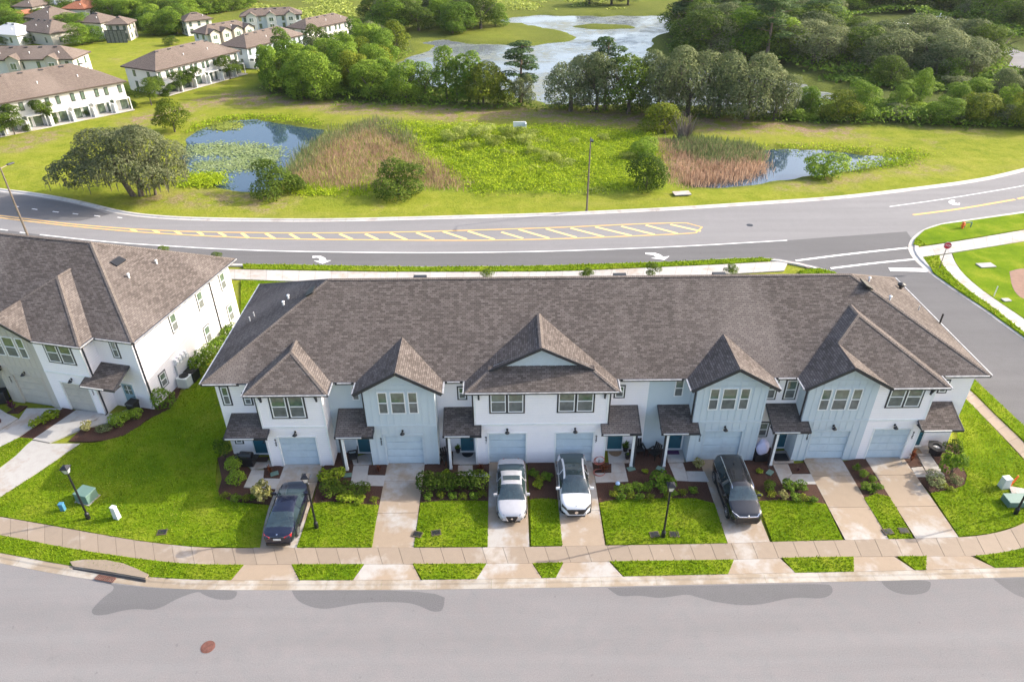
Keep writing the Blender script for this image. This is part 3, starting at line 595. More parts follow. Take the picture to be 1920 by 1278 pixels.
# grass blades on the lawns
def scatter_blades():
    VV, FF = [], []; off = 0
    for P, z, dens in lawns:
        A = np.asarray(P); x0, y0 = A.min(0); x1, y1 = A.max(0); n = int((x1-x0)*(y1-y0)*dens); n = min(n, 90000)
        px = rng.uniform(x0, x1, n); py = rng.uniform(y0, y1, n); k = inpoly(px, py, A) & (np.abs(px) < 45)
        px, py = px[k], py[k]; n = len(px)
        if n == 0: continue
        sc_k = 1. if dens > 60 else 1.8
        h = rng.uniform(.04, .10, n)*sc_k*(1+.25*wob(px, py, .6)); wd = rng.uniform(.018, .04, n)*sc_k*1.2; an = rng.uniform(0, PI, n); tx = rng.normal(0, .035, n); ty = rng.normal(0, .035, n)
        dx, dy = np.cos(an)*wd, np.sin(an)*wd
        a = np.stack([px-dx, py-dy, np.full(n, z-.01)], 1); b = np.stack([px+dx, py+dy, np.full(n, z-.01)], 1)
        c = np.stack([px+dx*.35+tx, py+dy*.35+ty, z+h], 1); d = np.stack([px-dx*.35+tx, py-dy*.35+ty, z+h*.95], 1)
        VV.append(np.stack([a, b, c, d], 1).reshape(-1, 3)); FF.append(np.arange(off, off+4*n).reshape(-1, 4)); off += 4*n
    o = npmesh('grass', np.concatenate(VV), np.concatenate(FF), M['blade'])
    tag(o, 'short bright green turf covering the lawns and verges around the townhouses', 'grass', kind='stuff')
scatter_blades()
M['gut'] = simple('gutter_metal', (.42, .42, .43), .4, .3, var=.35, sc_=4)
# ------------------------------------------------------------------ townhouses
# local frame: x along the facade, y to the back (0 = recessed front wall), z up
EZ, SL, OV, PF = 6.3, .583, .42, -1.25     # eave height, roof slope, overhang, y of the projecting garage fronts
def roofface(b, pts, ax):
    """ax 'x': slope climbs along y so u runs along x; 'y': the other way"""
    uv = []
    for p in pts:
        u, v_ = (p[0]+50, p[1]+50) if ax == 'x' else (p[1]+50, p[0]+50)
        uv.append((u+.001, v_*math.hypot(1, SL)+.001+(0 if ax == 'x' else .07)))
    b.face(pts, uv)
def capline(b, p0, p1, wd=.30, lift=.03):
    """ridge or hip cap strip folded over the line"""
    p0 = Vector(p0); p1 = Vector(p1); d = (p1-p0).normalized(); s = d.cross(Vector((0, 0, 1))).normalized()*wd/2; dn = Vector((0, 0, -.06)); up = Vector((0, 0, lift)); n = max(1, int((p1-p0).length/.8))
    for i in range(n):
        a = p0.lerp(p1, i/n)+up; c = p0.lerp(p1, (i+1)/n)+up*1.0
        L = (p1-p0).length*i/n; L2 = (p1-p0).length*(i+1)/n
        b.face([a-s+dn, c-s+dn, c, a], [(0, L), (0, L2), (.2, L2), (.2, L)]); b.face([a, c, c+s+dn, a+s+dn], [(.2, L), (.2, L2), (.4, L2), (.4, L)])
def window(par, x0, x1, z0, z1, y, lights=1, trim='dark', white=True, widths=None, gap=.10, tr=.10, axis='x', side=-1):
    """framed sash windows in a wall; glazed sashes are sub-parts"""
    def B(b, a0, a1, d0, d1, c0, c1):
        lo, hi = sorted((y+side*d0, y+side*d1))
        return b.box(a0, a1, lo, hi, c0, c1) if axis == 'x' else b.box(lo, hi, a0, a1, c0, c1)
    b = MB()
    if trim:
        B(b, x0, x1, -.01, .035, z1-tr, z1); B(b, x0, x1, -.01, .037, z0, z0+tr); B(b, x0, x0+tr, -.01, .033, z0+tr, z1-tr); B(b, x1-tr, x1, -.01, .033, z0+tr, z1-tr)
    t = tr if trim else 0
    ws = widths or [1]*lights; tot = (x1-x0-2*t)-gap*(lights-1)*(1 if lights > 1 else 0); a = x0+t; fr = []
    for i, wk in enumerate(ws):
        wd = tot*wk/sum(ws); fr.append((a, a+wd)); a += wd
        if i < len(ws)-1:
            if trim: B(b, a, a+gap, -.01, .033, z0+tr, z1-tr)
            a += gap
    if not trim: B(b, x0, x0+.01, -.02, -.01, z0, z0+.01)
    win = b.build('window', M[trim] if trim else M['trimw'], par)
    for a0, a1 in fr:
        f = MB(); e = .065; c0, c1 = z0+t, z1-t; zm = (c0+c1)/2
        for q_ in ((a0, a1, c1-e, c1), (a0, a1, c0, c0+e), (a0, a0+e, c0+e, c1-e), (a1-e, a1, c0+e, c1-e), (a0+e, a1-e, zm-.03, zm+.03)): B(f, q_[0], q_[1], -.02, .05, q_[2], q_[3])
        f.build('frame', M['trimw'], win)
        p = MB(); B(p, a0+e, a1-e, -.03, .012, zm+.03, c1-e); p.build('pane', M['glass'], win)
        p = MB(); B(p, a0+e, a1-e, -.03, .022, c0+e, zm-.03); p.build('pane', M['screen'], win)
    return win
def gdoor(par, x0, x1, z1, mat, trim):
    b = MB(); y = PF; e = .10
    b.box(x0-e, x0, y-.03, y+.14, 0.05, z1); b.box(x1, x1+e, y-.03, y+.14, .05, z1); b.box(x0-e, x1+e, y-.032, y+.14, z1, z1+e)
    d = b.build('garage_door', M[trim], par); h = (z1-.06)/4
    for k in range(4):
        c = MB(); c.box(x0, x1, y+.10, y+.14, .06+k*h+.014, .06+(k+1)*h-.014)
        for j in range(4):
            wq = (x1-x0)/4; c.box(x0+j*wq+.08, x0+(j+1)*wq-.08, y+.085, y+.101, .06+k*h+.11, .06+(k+1)*h-.11)
        c.build('door_panel', mat, d)
    MB().box(x0, x1, y+.08, y+.2, .0, .055).build('threshold', M['conc'], d)
def fdoor(par, x0, x1, mat, y=0.):
    b = MB(); e = .10; z1 = 2.15
    b.box(x0-e, x0, y-.04, y+.02, .1, z1); b.box(x1, x1+e, y-.04, y+.02, .1, z1); b.box(x0-e, x1+e, y-.042, y+.02, z1, z1+e); b.box(x0-e, x1+e, y-.12, y+.02, .052, .1)
    d = b.build('front_door', M['trimw'], par)
    MB().box(x0, x1, y-.02, y+.02, .1, z1).build('door_leaf', mat, d)
    xm = (x0+x1)/2; g = MB(); g.box(xm-.29, xm+.29, y-.03, y-.01, 1.25, 2.0); g.build('door_glass', M['glass'], d)
    g = MB(); g.box(xm-.018, xm+.018, y-.04, y-.028, 1.25, 2.0); g.box(xm-.29, xm+.29, y-.041, y-.027, 1.61, 1.64); g.build('glazing_bar', M['trimw'], d)
    g = MB(); g.tube((x1-.1, y-.02, 1.05), (x1-.1, y-.09, 1.05), .03); g.bar((x1-.1, y-.08, 1.05), (x1-.22, y-.08, 1.05), .02); g.build('door_handle', M['blackmetal'], d)
def walllight(par, x, z, y=PF):
    b = MB(); b.box(x-.06, x+.06, y-.03, y, z+.05, z+.22); b.bar((x, y-.02, z+.17), (x, y-.22, z+.2), .03); b.lathe([(.03, .2), (.06, .14), (.15, .04), (.16, .02)], 12, (x, y-.22, z)); 
    o = b.build('wall_light', M['black'], par); g = MB(); g.lathe([(.06, .02), (.075, -.03), (.05, -.12), (.0, -.13)], 10, (x, y-.22, z)); g.build('lamp_glass', M['soffit'], o)
def downspout(par, x, y, z0, z1, mat='dark', sx=.09):
    b = MB(); b.box(x-sx/2, x+sx/2, y-.07, y, z0+.1, z1); b.bar((x, y-.03, z0+.12), (x, y-.3, z0+.03), .07); return b.build('downspout', M[mat], par)
def textmesh(name, cu_, mat, par):
    t = bpy.data.objects.new('t', cu_); COL.objects.link(t); bpy.context.view_layer.update()
    me = bpy.data.meshes.new_from_object(t.evaluated_get(bpy.context.evaluated_depsgraph_get())); bpy.data.objects.remove(t); me.name = name; me.materials.clear(); me.materials.append(mat)
    return link(name, me, par)
def number(par, txt, x, z, y=PF):
    cu_ = bpy.data.curves.new('house_number', 'FONT'); cu_.body = '\n'.join(txt); cu_.size = .27; cu_.align_x = 'CENTER'; cu_.extrude = .012; cu_.space_line = .78
    o = textmesh('house_number', cu_, M['black'], par); o.location = (x, y-.014, z); o.rotation_euler = (PI/2, 0, 0)
def porch(par, xr0, xr1, xo0, xo1, post, zt=3.9, zb=3.12):
    """shed roof: xr0..xr1 against the recessed wall, xo0..xo1 across the lower edge that laps over the garage front"""
    yb, yn = -1.98, PF-.03
    zn = zb+(zt-zb)*(yn-yb)/(-yb); b = MB(); uvs = lambda pts: [(p[0]*1.+.01, p[1]*1.07+.01) for p in pts]
    L = [(xr0, 0, zt), (xr1, 0, zt), (xr1, yn, zn), (xr0, yn, zn)]; L = L[::-1]; b.face(L, uvs(L))
    L = [(xo0, yn, zn), (xo0, yb, zb), (xo1, yb, zb), (xo1, yn, zn)]; b.face(L, uvs(L))
    o = b.build('porch_roof', M['shingle'], par)
    f = MB(); f.box(xo0-.03, xo1+.03, yb-.06, yb, zb-.16, zb+.01)
    for x, lap in ((xo0, xo0 != xr0), (xo1, xo1 != xr1)):
        y1 = yn if lap else 0; s = Vector((x, yb-.03, zb-.06)); e = Vector((x, y1, zb-.06+(zt-zb)*(y1-yb)/(-yb))); f.bar(s, e, .04, .15)
    f.box(xo0+.02, xo1-.02, yb, yn-.002, zb-.14, zb-.1); f.build('fascia', M['dark'], o)
    s_ = MB(); s_.box(xo0+.1, xo1-(xo1-xo0)*.3, yb-.13, yb-.062, zb-.06, zb+.015); s_.build('gutter', M['soffit'], o)
    if post is not None:
        p = MB(); p.box(post[0]-.08, post[0]+.08, -1.80, -1.64, 0, zb-.1); p.box(post[0]-.1, post[0]+.1, -1.82, -1.62, 0, .2); po = p.build('porch_post', M['trimw'], par)
        downspout(po, post[0]+post[1]*.15, -1.74, 0, zb-.1, sx=.13)
def vent(par, p, sz=.18, mat='trimw', nm='roof_vent'):
    b = MB(); b.tube((p[0], p[1], p[2]-.1), (p[0], p[1], p[2]+.28), .07, .07, 8); b.lathe([(.11, .26), (.11, .3), (.02, .36)], 8, p); return b.build(nm, M[mat], par)
def roofz(x, y, X0, X1, Y0, Y1): return EZ+SL*max(0, min(y-Y0, Y1-y, (x-X0)/.87, (X1-x)/.87))

def townhouse(root, S):
    """S: spec dict"""
    X0, X1, D = S['x0'], S['x1'], 12.5
    # shell
    def wallbox(x0, x1, y0, y1, z0, z1, mat): return MB().box(x0, x1, y0, y1, z0, z1).build('wall', M[mat], root)
    wallbox(X0, X0+.2, .2, D-.2, -.1, EZ, 'white'); wallbox(X1-.2, X1, .2, D-.2, -.1, EZ, 'white'); wallbox(X0, X1, D-.2, D, -.1, EZ, 'white')
    for a, b_, mt in S['recess']: wallbox(a, b_, 0, .2, -.1, EZ, mt)
    # main roof
    ex0, ex1, ey0, ey1 = X0-.62, X1+.62, -OV, D+OV; hy = (ey0+ey1)/2; hz = EZ+SL*(hy-ey0); hx = (hy-ey0)*S.get('hk', 1.09)
    r0, r1 = (ex0+hx, hy, hz), (ex1-hx, hy, hz); c = [(ex0, ey0, EZ), (ex1, ey0, EZ), (ex1, ey1, EZ), (ex0, ey1, EZ)]
    b = MB(); roofface(b, [c[0], c[1], r1, r0], 'x'); b.build('roof', M['shingle'], root)
    roofs = root.children[-1] if False else None
    b = MB(); roofface(b, [c[2], c[3], r0, r1], 'x'); roofface(b, [c[1], c[2], r1], 'y'); roofface(b, [c[3], c[0], r0], 'y'); rf = b.build('roof', M['shingle'], root)
    for p_, q_ in ((r0, r1), (c[0], r0), (c[3], r0), (c[1], r1), (c[2], r1)):
        b = MB(); capline(b, p_, q_); b.build('ridge_cap', M['ridge'], rf)
    f = MB(); t = .17
    for x0, x1 in S['eaves']: f.box(x0, x1, ey0-.05, ey0+.02, EZ-t, EZ+.015)
    f.box(ex0-.02, ex1+.02, ey1-.02, ey1+.05, EZ-t, EZ+.015); f.box(ex0-.05, ex0+.02, ey0, ey1, EZ-t, EZ+.012); f.box(ex1-.02, ex1+.05, ey0, ey1, EZ-t, EZ+.012)
    f.build('fascia', M['dark'], rf)
    for x0, x1, y0, y1 in [(x0+.15, x1-.15, ey0-.13, ey0-.052) for x0, x1 in S['eaves']]+[(ex0-.13, ex0-.052, ey0, ey1), (ex1+.052, ex1+.13, ey0, ey1)]:
        MB().box(x0, x1, y0, y1, EZ-.05, EZ+.008).build('gutter', M['gut'], rf)
    so_ = MB(); so_.box(ex0+.02, ex1-.02, ey0+.03, .0, EZ-.15, EZ-.11); so_.box(ex0+.02, X0-.001, .0, ey1, EZ-.15, EZ-.11); so_.box(X1+.001, ex1-.02, .0, ey1, EZ-.15, EZ-.11); so_.build('soffit', M['soffit'], rf)
    kx = SL*(hy-ey0)/hx; rz_ = root.rotation_euler[2]; Lr = Matrix.Rotation(-rz_, 3, 'Z'); o_ = Lr @ (Vector((0, 0, CAM_H))-Vector(root.location))
    def onroof(px_, py_, side):
        d_ = Lr @ Vector(ray(px_, py_)); s_ = 1 if side == 'w' else -1; xe = ex0 if side == 'w' else ex1
        t = (EZ+s_*kx*(o_.x-xe)-o_.z)/(d_.z-s_*kx*d_.x); p = o_+d_*t; return p, s_
    for (kind, px_, py_, side) in S.get('roofpx', []):
        p, s_ = onroof(px_, py_, side)
        if kind == 'pipe': vent(rf, p)
        elif kind == 'thin': MB().tube(p, p+Vector((0, 0, .35)), .04).build('roof_vent', M['soffit'], rf)
        elif kind == 'black': b = MB(); b.tube(p, p+Vector((0, 0, .8)), .06); b.build('roof_vent', M['black'], rf)
        elif kind == 'cap': b = MB(); b.tube(p, p+Vector((0, 0, .3)), .12); b.lathe([(.28, .28), (.3, .4), (.08, .5)], 10, p); b.build('roof_vent', M['black'], rf)
        else: vb = MB(); vb.obox(Matrix.Translation(p+Vector((0, 0, .06))) @ Matrix.Rotation(-math.atan(kx)*s_, 4, 'Y'), .6, 1.05, .09); vb.build('ridge_vent', M['black'], rf)
    for (kind, x, y, *r_) in S.get('vents', []):
        z = EZ+SL*min(y-ey0, ey1-y, (x-ex0)*(hy-ey0)/hx, (ex1-x)*(hy-ey0)/hx)
        if kind == 'pipe': vent(rf, (x, y, z))
        elif kind == 'dark': vent(rf, (x, y, z), mat='black')
        elif kind == 'box':
            k = SL*(hy-ey0)/hx*(1 if x < (X0+X1)/2 else -1) if len(r_) == 0 else 0; vb = MB(); vb.obox(Matrix.Translation((x, y, z+.12)) @ Matrix.Rotation(-math.atan(k), 4, 'Y'), .75, 1.3, .16); vb.build('ridge_vent', M['black'], rf)
        else:
            vb = MB(); vb.obox(Matrix.Translation((x, y, z+.08)), .9, .5, .2); vb.build('ridge_vent', M['black'], rf)
    # projecting blocks
    for B in S['blocks']:
        bx0, bx1 = B['x']; ey = PF-OV
        for U in B['units']:
            ux0, ux1 = U['x']; g0, g1 = U['gar']; gz = U.get('gz', 2.62); mt = U['mat']; wb = MB()
            wb.box(ux0, g0-.1, PF, PF+.2, -.1, EZ); wb.box(g1+.1, ux1, PF, PF+.2, -.1, EZ); wb.box(g0-.1, g1+.1, PF, PF+.2, gz+.1, EZ)
            if U.get('L'): wb.box(ux0, ux0+.2, PF+.2, 0, -.1, EZ)
            if U.get('R'): wb.box(ux1-.2, ux1, PF+.2, 0, -.1, EZ)
            wb.build('wall', M[mt], root); tm = {'blue': 'bluetrim', 'beige': 'beigetrim', 'white': 'trimw'}[mt]
            gdoor(root, g0, g1, gz, M[U.get('gm', 'gar_blue')], tm)
            tb = MB(); tb.box(ux0, ux1, PF-.03, PF, 3.30, 3.46)
            for cx in ([ux0+.06] if U.get('L') else [])+([ux1-.06] if U.get('R') else []): tb.box(cx-.06, cx+.06, PF-.028, PF, 0, 3.30); tb.box(cx-.06, cx+.06, PF-.028, PF, 3.46, EZ-.05)
            tb.build('trim_board', M[tm], root)
            if mt != 'white':
                n = int((ux1-ux0)/.43); st = (ux1-ux0)/n
                for k in range(1, n):
                    xx = ux0+k*st; top = EZ
                    if U.get('gable'): top = EZ+.25 if False else EZ
                    wz = U.get('win')
                    segs = []
                    segs.append((3.46, top))
                    if g0-.12 < xx < g1+.12: segs.append((gz+.1, 3.30))
                    else: segs.append((0, 3.30))
                    if wz and wz[0]-.05 < xx < wz[1]+.05: segs[0] = (3.46, wz[2]); segs.append((wz[3], top))
                    for z0, z1 in segs: 
                        if z1-z0 > .1: MB().box(xx-.025, xx+.025, PF-.022, PF, z0, z1).build('batten', M[tm], root)
            wk = U['win']
            if U['wt'] == 'triple': window(root, wk[0], wk[1], wk[2], wk[3], PF, 3, None, widths=[.66, 1., .66], gap=.17)
            else: window(root, wk[0], wk[1], wk[2], wk[3], PF, 2, 'dark', gap=.14)
            walllight(root, (g0+g1)/2, 2.84)
            number(root, U['no'], U['nx'], 2.2)
        # block roof
        hw = (bx1-bx0)/2+OV+.1; ax0, ax1 = bx0-OV-.1, bx1+OV+.1
        if B['roof'] == 'gable':
            xc = (ax0+ax1)/2; pk = EZ+SL*hw; yb_ = ey0+(pk-EZ)/SL; yf = PF-.45
            b = MB(); L = [(ax0, yf, EZ), (xc, yf, pk), (xc, yb_, pk), (ax0, ey0, EZ)]; roofface(b, L[::-1], 'y'); b2 = b; L = [(ax1, yf, EZ), (ax1, ey0, EZ), (xc, yb_, pk), (xc, yf, pk)]; roofface(b2, L[::-1], 'y'); ro = b2.build('roof', M['shingle'], root)
            gable_front(root, ro, bx0, bx1, ax0, ax1, xc, pk, yf, B['units'][0]['mat'], EZ)
        elif B['roof'] == 'hip':
            xc = (ax0+ax1)/2; pk = EZ+SL*hw; ym = ey+hw; yb_ = ey0+(pk-EZ)/SL
            b = MB(); roofface(b, [(ax0, ey, EZ), (ax1, ey, EZ), (xc, ym, pk)], 'x')
            roofface(b, [(ax0, ey0, EZ), (ax0, ey, EZ), (xc, ym, pk), (xc, yb_, pk)], 'y'); roofface(b, [(ax1, ey, EZ), (ax1, ey0, EZ), (xc, yb_, pk), (xc, ym, pk)], 'y')
            ro = b.build('roof', M['shingle'], root); cb = MB(); capline(cb, (ax0, ey, EZ), (xc, ym, pk)); capline(cb, (ax1, ey, EZ), (xc, ym, pk)); capline(cb, (xc, ym, pk), (xc, yb_, pk)); cb.build('ridge_cap', M['ridge'], ro)
            eave(ro, ax0, ax1, ey, ey0)
        elif B['roof'] == 'dutch':      # hip with a gablet standing on its front slope
            xc = (ax0+ax1)/2; s2 = .505; pk = EZ+s2*hw; yf = -.4; yb_ = ey0+(pk-EZ)/SL; zc = EZ+SL*(yf-ey); xl = ax0+(zc-EZ)/s2; xr = ax1-(zc-EZ)/s2
            yw = yf+.3; zw = EZ+SL*(yw-ey)
            b = MB(); roofface(b, [(ax0, ey, EZ), (ax1, ey, EZ), (xr, yf, zc), (xl, yf, zc)], 'x'); roofface(b, [(xl, yf, zc), (xr, yf, zc), (xr+.0, yw, zw), (xl, yw, zw)], 'x')
            roofface(b, [(ax0, ey0, EZ), (ax0, ey, EZ), (xl, yf, zc), (xc, yf, pk), (xc, yb_, pk)], 'y'); roofface(b, [(ax1, ey, EZ), (ax1, ey0, EZ), (xc, yb_, pk), (xc, yf, pk), (xr, yf, zc)], 'y')
            ro = b.build('roof', M['shingle'], root); cb = MB(); capline(cb, (ax0, ey, EZ), (xl, yf, zc)); capline(cb, (ax1, ey, EZ), (xr, yf, zc)); capline(cb, (xc, yf, pk), (xc, yb_, pk)); cb.build('ridge_cap', M['ridge'], ro)
            gb = MB(); gb.face([(xl+.2, yw, zw-.05), (xr-.2, yw, zw-.05), (xc, yw, pk-.02)]); go = gb.build('gable_wall', M['bluetrim'], root)
            for k in range(-7, 8):
                xx = xc+k*.45; top = pk-.1-abs(xx-xc)*s2
                if top > zw+.1: MB().box(xx-.022, xx+.022, yw-.02, yw, zw-.05, top).build('batten', M['trimw'] if False else M['bluetrim'], root)
            f = MB(); f.bar((xl, yf-.02, zc-.06), (xc, yf-.02, pk-.06), .05, .2); f.bar((xc, yf-.021, pk-.06), (xr, yf-.021, zc-.06), .05, .2); f.build('fascia', M['dark'], ro)
            eave(ro, ax0, ax1, ey, ey0)
        elif B['roof'] == 'gable_hip':  # a big hip whose left end carries a smaller front gable
            gx0, gx1 = B['units'][0]['x']; xc = (ax0+ax1)/2; pk = EZ+SL*hw; ym = ey+hw; yb_ = ey0+(pk-EZ)/SL
            gr = gx1+OV+.15; xg = (ax0+gr)/2; pg = EZ+SL*(xg-ax0); yf = PF-.45; ymeet = ey+(pg-EZ)/SL
            b = MB(); yv = ey
            # left slope shared by the hip and the gable
            roofface(b, [(ax0, ey0, EZ), (ax0, yf, EZ), (xg, yf, pg), (xg, ymeet, pg), (xc, ym, pk), (xc, yb_, pk)], 'y')
            roofface(b, [(gr, yf, EZ), (gr, ey, EZ), (xg, ymeet, pg), (xg, yf, pg)], 'y')
            roofface(b, [(gr, ey, EZ), (ax1, ey, EZ), (xc, ym, pk), (xg, ymeet, pg)], 'x')
            roofface(b, [(ax1, ey, EZ), (ax1, ey0, EZ), (xc, yb_, pk), (xc, ym, pk)], 'y')
            ro = b.build('roof', M['shingle'], root); cb = MB()
            for p_, q_ in (((ax1, ey, EZ), (xc, ym, pk)), ((xg, ymeet, pg), (xc, ym, pk)), ((xc, ym, pk), (xc, yb_, pk))): capline(cb, p_, q_)
            cb.build('ridge_cap', M['ridge'], ro)
            gable_front(root, ro, gx0, gx1, ax0, gr, xg, pg, yf, B['units'][0]['mat'], EZ)
            eave(ro, gr, ax1, ey, ey0, left=False)
        for sx in B.get('spouts', []): downspout(root, sx[0], sx[1], 0 if len(sx) < 3 else sx[2], EZ-.15)
        for bx in B.get('brackets', []):
            k = MB(); k.box(bx-.06, bx+.06, PF-.3, PF-.0, EZ-.32, EZ-.18); k.bar((bx, PF-.26, EZ-.3), (bx, PF-.04, EZ-.75), .09, .08); k.box(bx-.055, bx+.055, PF-.07, PF, EZ-.85, EZ-.3); k.build('eave_bracket', M['dark'], root)
    for wn in S['windows']: window(root, *wn[:4], 0., trim='dark' if wn[4] else None, tr=.09)
    for dd in S['doors']: fdoor(root, dd[0], dd[1], M[dd[2]])
    for pp in S['porches']: porch(root, *pp)
def eave(ro, ax0, ax1, ey, ey0, left=True):
    f = MB(); t = .17; f.box(ax0-.05, ax1+.05, ey-.05, ey+.02, EZ-t, EZ+.015)
    f.box(ax1-.02, ax1+.05, ey+.02, ey0, EZ-t, EZ+.015)
    if left: f.box(ax0-.05, ax0+.02, ey+.02, ey0, EZ-t, EZ+.015)
    f.build('fascia', M['dark'], ro)
    for q_ in [(ax0+.02, ax1-.02, ey-.125, ey-.052, EZ-.045, EZ+.012), (ax1+.052, ax1+.12, ey-.1, ey0, EZ-.05, EZ+.013)]+([(ax0-.12, ax0-.052, ey-.1, ey0, EZ-.05, EZ+.013)] if left else []):
        MB().box(*q_).build('gutter', M['gut'], ro)
    s = MB(); s.box(ax0, ax1, ey+.02, PF, EZ-.15, EZ-.11); s.build('soffit', M['soffit'], ro)
def gable_front(root, ro, bx0, bx1, ax0, ax1, xc, pk, yf, mt, ez):
    tm = {'blue': 'bluetrim', 'beige': 'beigetrim'}[mt]
    h0 = (bx0-ax0)*SL; h1 = (ax1-bx1)*SL
    g = MB(); g.face([(bx0, PF, ez-.02), (bx1, PF, ez-.02), (bx1, PF, ez+h1-.03), (xc, PF, pk-.03), (bx0, PF, ez+h0-.03)]); g.build('gable_wall', M[mt], root)
    g = MB(); g.box(bx0+.1, bx1-.1, PF-.028, PF, ez+.28, ez+.38); g.build('trim_board', M[tm], root)
    n = int((bx1-bx0)/.43); st = (bx1-bx0)/n
    for k in range(1, n):
        xx = bx0+k*st; top = pk-abs(xx-xc)*SL-.1
        MB().box(xx-.025, xx+.025, PF-.022, PF, ez, min(ez+.28, top)).build('batten', M[tm], root)
        if top > ez+.45: MB().box(xx-.025, xx+.025, PF-.022, PF, ez+.38, top).build('batten', M[tm], root)
    f = MB(); f.bar((ax0, yf-.03, ez-.07), (xc, yf-.03, pk-.07), .06, .22); f.bar((xc, yf-.031, pk-.07), (ax1, yf-.031, ez-.07), .06, .22)
    f.build('fascia', M['dark'], ro)
    for x in (ax0-.06, ax1+.06): MB().box(x-.04, x+.04, yf, -OV-.02, ez-.10, ez).build('gutter', M['gut'], ro)
    s = MB()
    for (xa, za, xb, zb) in ((ax0, ez, xc, pk), (xc, pk, ax1, ez)): s.face([(xa, yf, za-.1), (xb, yf, zb-.1), (xb, PF, zb-.1), (xa, PF, za-.1)])
    s.build('soffit', M['soffit'], ro)

main = empty('townhouse_row', (0, YR, 0), 0, 'long row of seven white and pale blue joined townhouses in the middle of the picture', 'townhouses')
townhouse(main, dict(x0=-18.82, x1=30.4,
    recess=[(-18.82, -11.75, 'white'), (-11.75, -4.6, 'blue'), (-4.6, 9.25, 'white'), (9.25, 16.5, 'blue'), (16.5, 30.4, 'white')],
    eaves=[(-19.46, -17.05), (-10.95, -9.75), (-3.95, -2.85), (7.25, 11.3), (17.2, 18.6), (27.9, 31.05)],
    blocks=[dict(x=(-15.88, -11.7), roof='hip', spouts=[(-15.95, PF+.12, 2.2)], brackets=[-15.55, -12.05], units=[dict(x=(-15.88, -11.7), gar=(-15.02, -12.62), gz=2.5, mat='white', L=1, R=1, wt='twin', win=(-15.08, -12.8, 4.1, 6.03), no='949', nx=-15.25)]),
            dict(x=(-9.08, -4.58), roof='gable', spouts=[(-9.15, PF+.15, 3.4)], units=[dict(x=(-9.08, -4.58), gar=(-8.05, -5.62), gz=2.55, mat='blue', L=1, R=1, gable=1, wt='triple', win=(-8.2, -5.66, 4.4, 6.12), no='945', nx=-8.32)]),
            dict(x=(-2.13, 6.5), roof='dutch', spouts=[(-2.2, PF+.12, 3.4), (6.57, PF+.12, 3.4)], brackets=[-1.8, 6.2], units=[dict(x=(-2.13, 2.18), gar=(-1.23, 1.2), mat='white', L=1, wt='twin', win=(-1.15, 1.13, 4.32, 6.2), no='941', nx=-1.42), dict(x=(2.18, 6.5), gar=(3.2, 5.65), mat='white', R=1, wt='twin', win=(3.18, 5.58, 4.32, 6.2), no='937', nx=5.85)]),
            dict(x=(12.05, 16.55), roof='gable', spouts=[(11.97, PF+.15, 3.4)], units=[dict(x=(12.05, 16.55), gar=(13.03, 15.46), gz=2.6, mat='blue', L=1, R=1, gable=1, wt='triple', win=(12.85, 15.42, 4.42, 6.12), no='912', nx=12.72)]),
            dict(x=(19.15, 27.25), roof='gable_hip', spouts=[(19.07, PF+.15, 3.4)], brackets=[26.95], units=[dict(x=(19.15, 23.55), gar=(20.12, 22.62), gz=2.5, mat='blue', L=1, wt='triple', win=(19.98, 22.58, 4.28, 5.98), no='929', nx=19.85), dict(x=(23.55, 27.25), gar=(24.2, 26.6), gz=2.62, mat='white', R=1, wt='twin', win=(24.28, 26.55, 4.4, 6.2), no='925', nx=26.85)])],
    windows=[(-18.58, -17.95, 4.25, 5.85, 1), (-17.22, -16.6, 4.25, 5.3, 1), (-18.52, -17.92, .95, 1.75, 1), (-10.08, -9.62, 4.58, 5.7, 0), (-3.25, -2.6, 4.5, 5.6, 1), (6.98, 7.72, 4.5, 5.55, 1), (10.92, 11.5, 4.58, 5.95, 0), (16.95, 17.68, 4.22, 5.9, 1), (18.12, 19.0, 4.2, 5.85, 1), (16.98, 17.75, 1.02, 2.35, 1), (28.25, 28.88, 4.6, 5.7, 1)],
    doors=[(-17.3, -16.45, 'teal'), (-10.2, -9.3, 'teal'), (-3.2, -2.3, 'teal'), (6.85, 7.85, 'teal'), (11.0, 11.92, 'teal'), (18.3, 19.1, 'teal'), (27.6, 28.5, 'teal')],
    porches=[(-18.2, -15.9, -18.2, -15.45, None, 3.6, 3.12), (-11.1, -9.1, -11.1, -8.65, (-10.72, -1)), (-4.15, -2.15, -4.15, -1.7, (-3.8, -1)), (6.52, 8.62, 6.08, 8.62, (8.25, 1)), (9.95, 12.03, 9.95, 12.4, (10.45, -1)), (17.15, 19.13, 17.15, 19.6, (17.62, -1)), (27.27, 29.5, 26.8, 29.5, None)],
    vents=[('ridge', -6, 7.2), ('ridge', 8, 7.2), ('ridge', 15, 7.2)], roofpx=[('pipe', 541, 560, 'w'), ('pipe', 532, 572, 'w'), ('box', 583, 547, 'w'), ('thin', 469, 602, 'w'), ('thin', 477, 593, 'w'), ('box', 1624, 534, 'e'), ('pipe', 1629, 527, 'e'), ('pipe', 1668, 562, 'e'), ('thin', 1722, 581, 'e'), ('black', 1762, 606, 'e'), ('cap', 1688, 541, 'e')]))
LROT = -math.radians(13)
cx_, cy_ = 30.4, 0.
C0 = (-26.36, 42.09)
lx = C0[0]-(cx_*math.cos(LROT)); ly = C0[1]-(cx_*math.sin(LROT))
left = empty('townhouse_row', (lx, ly, 0), LROT, 'row of white and beige townhouses at the left edge with the sunlit blank side wall', 'townhouses')
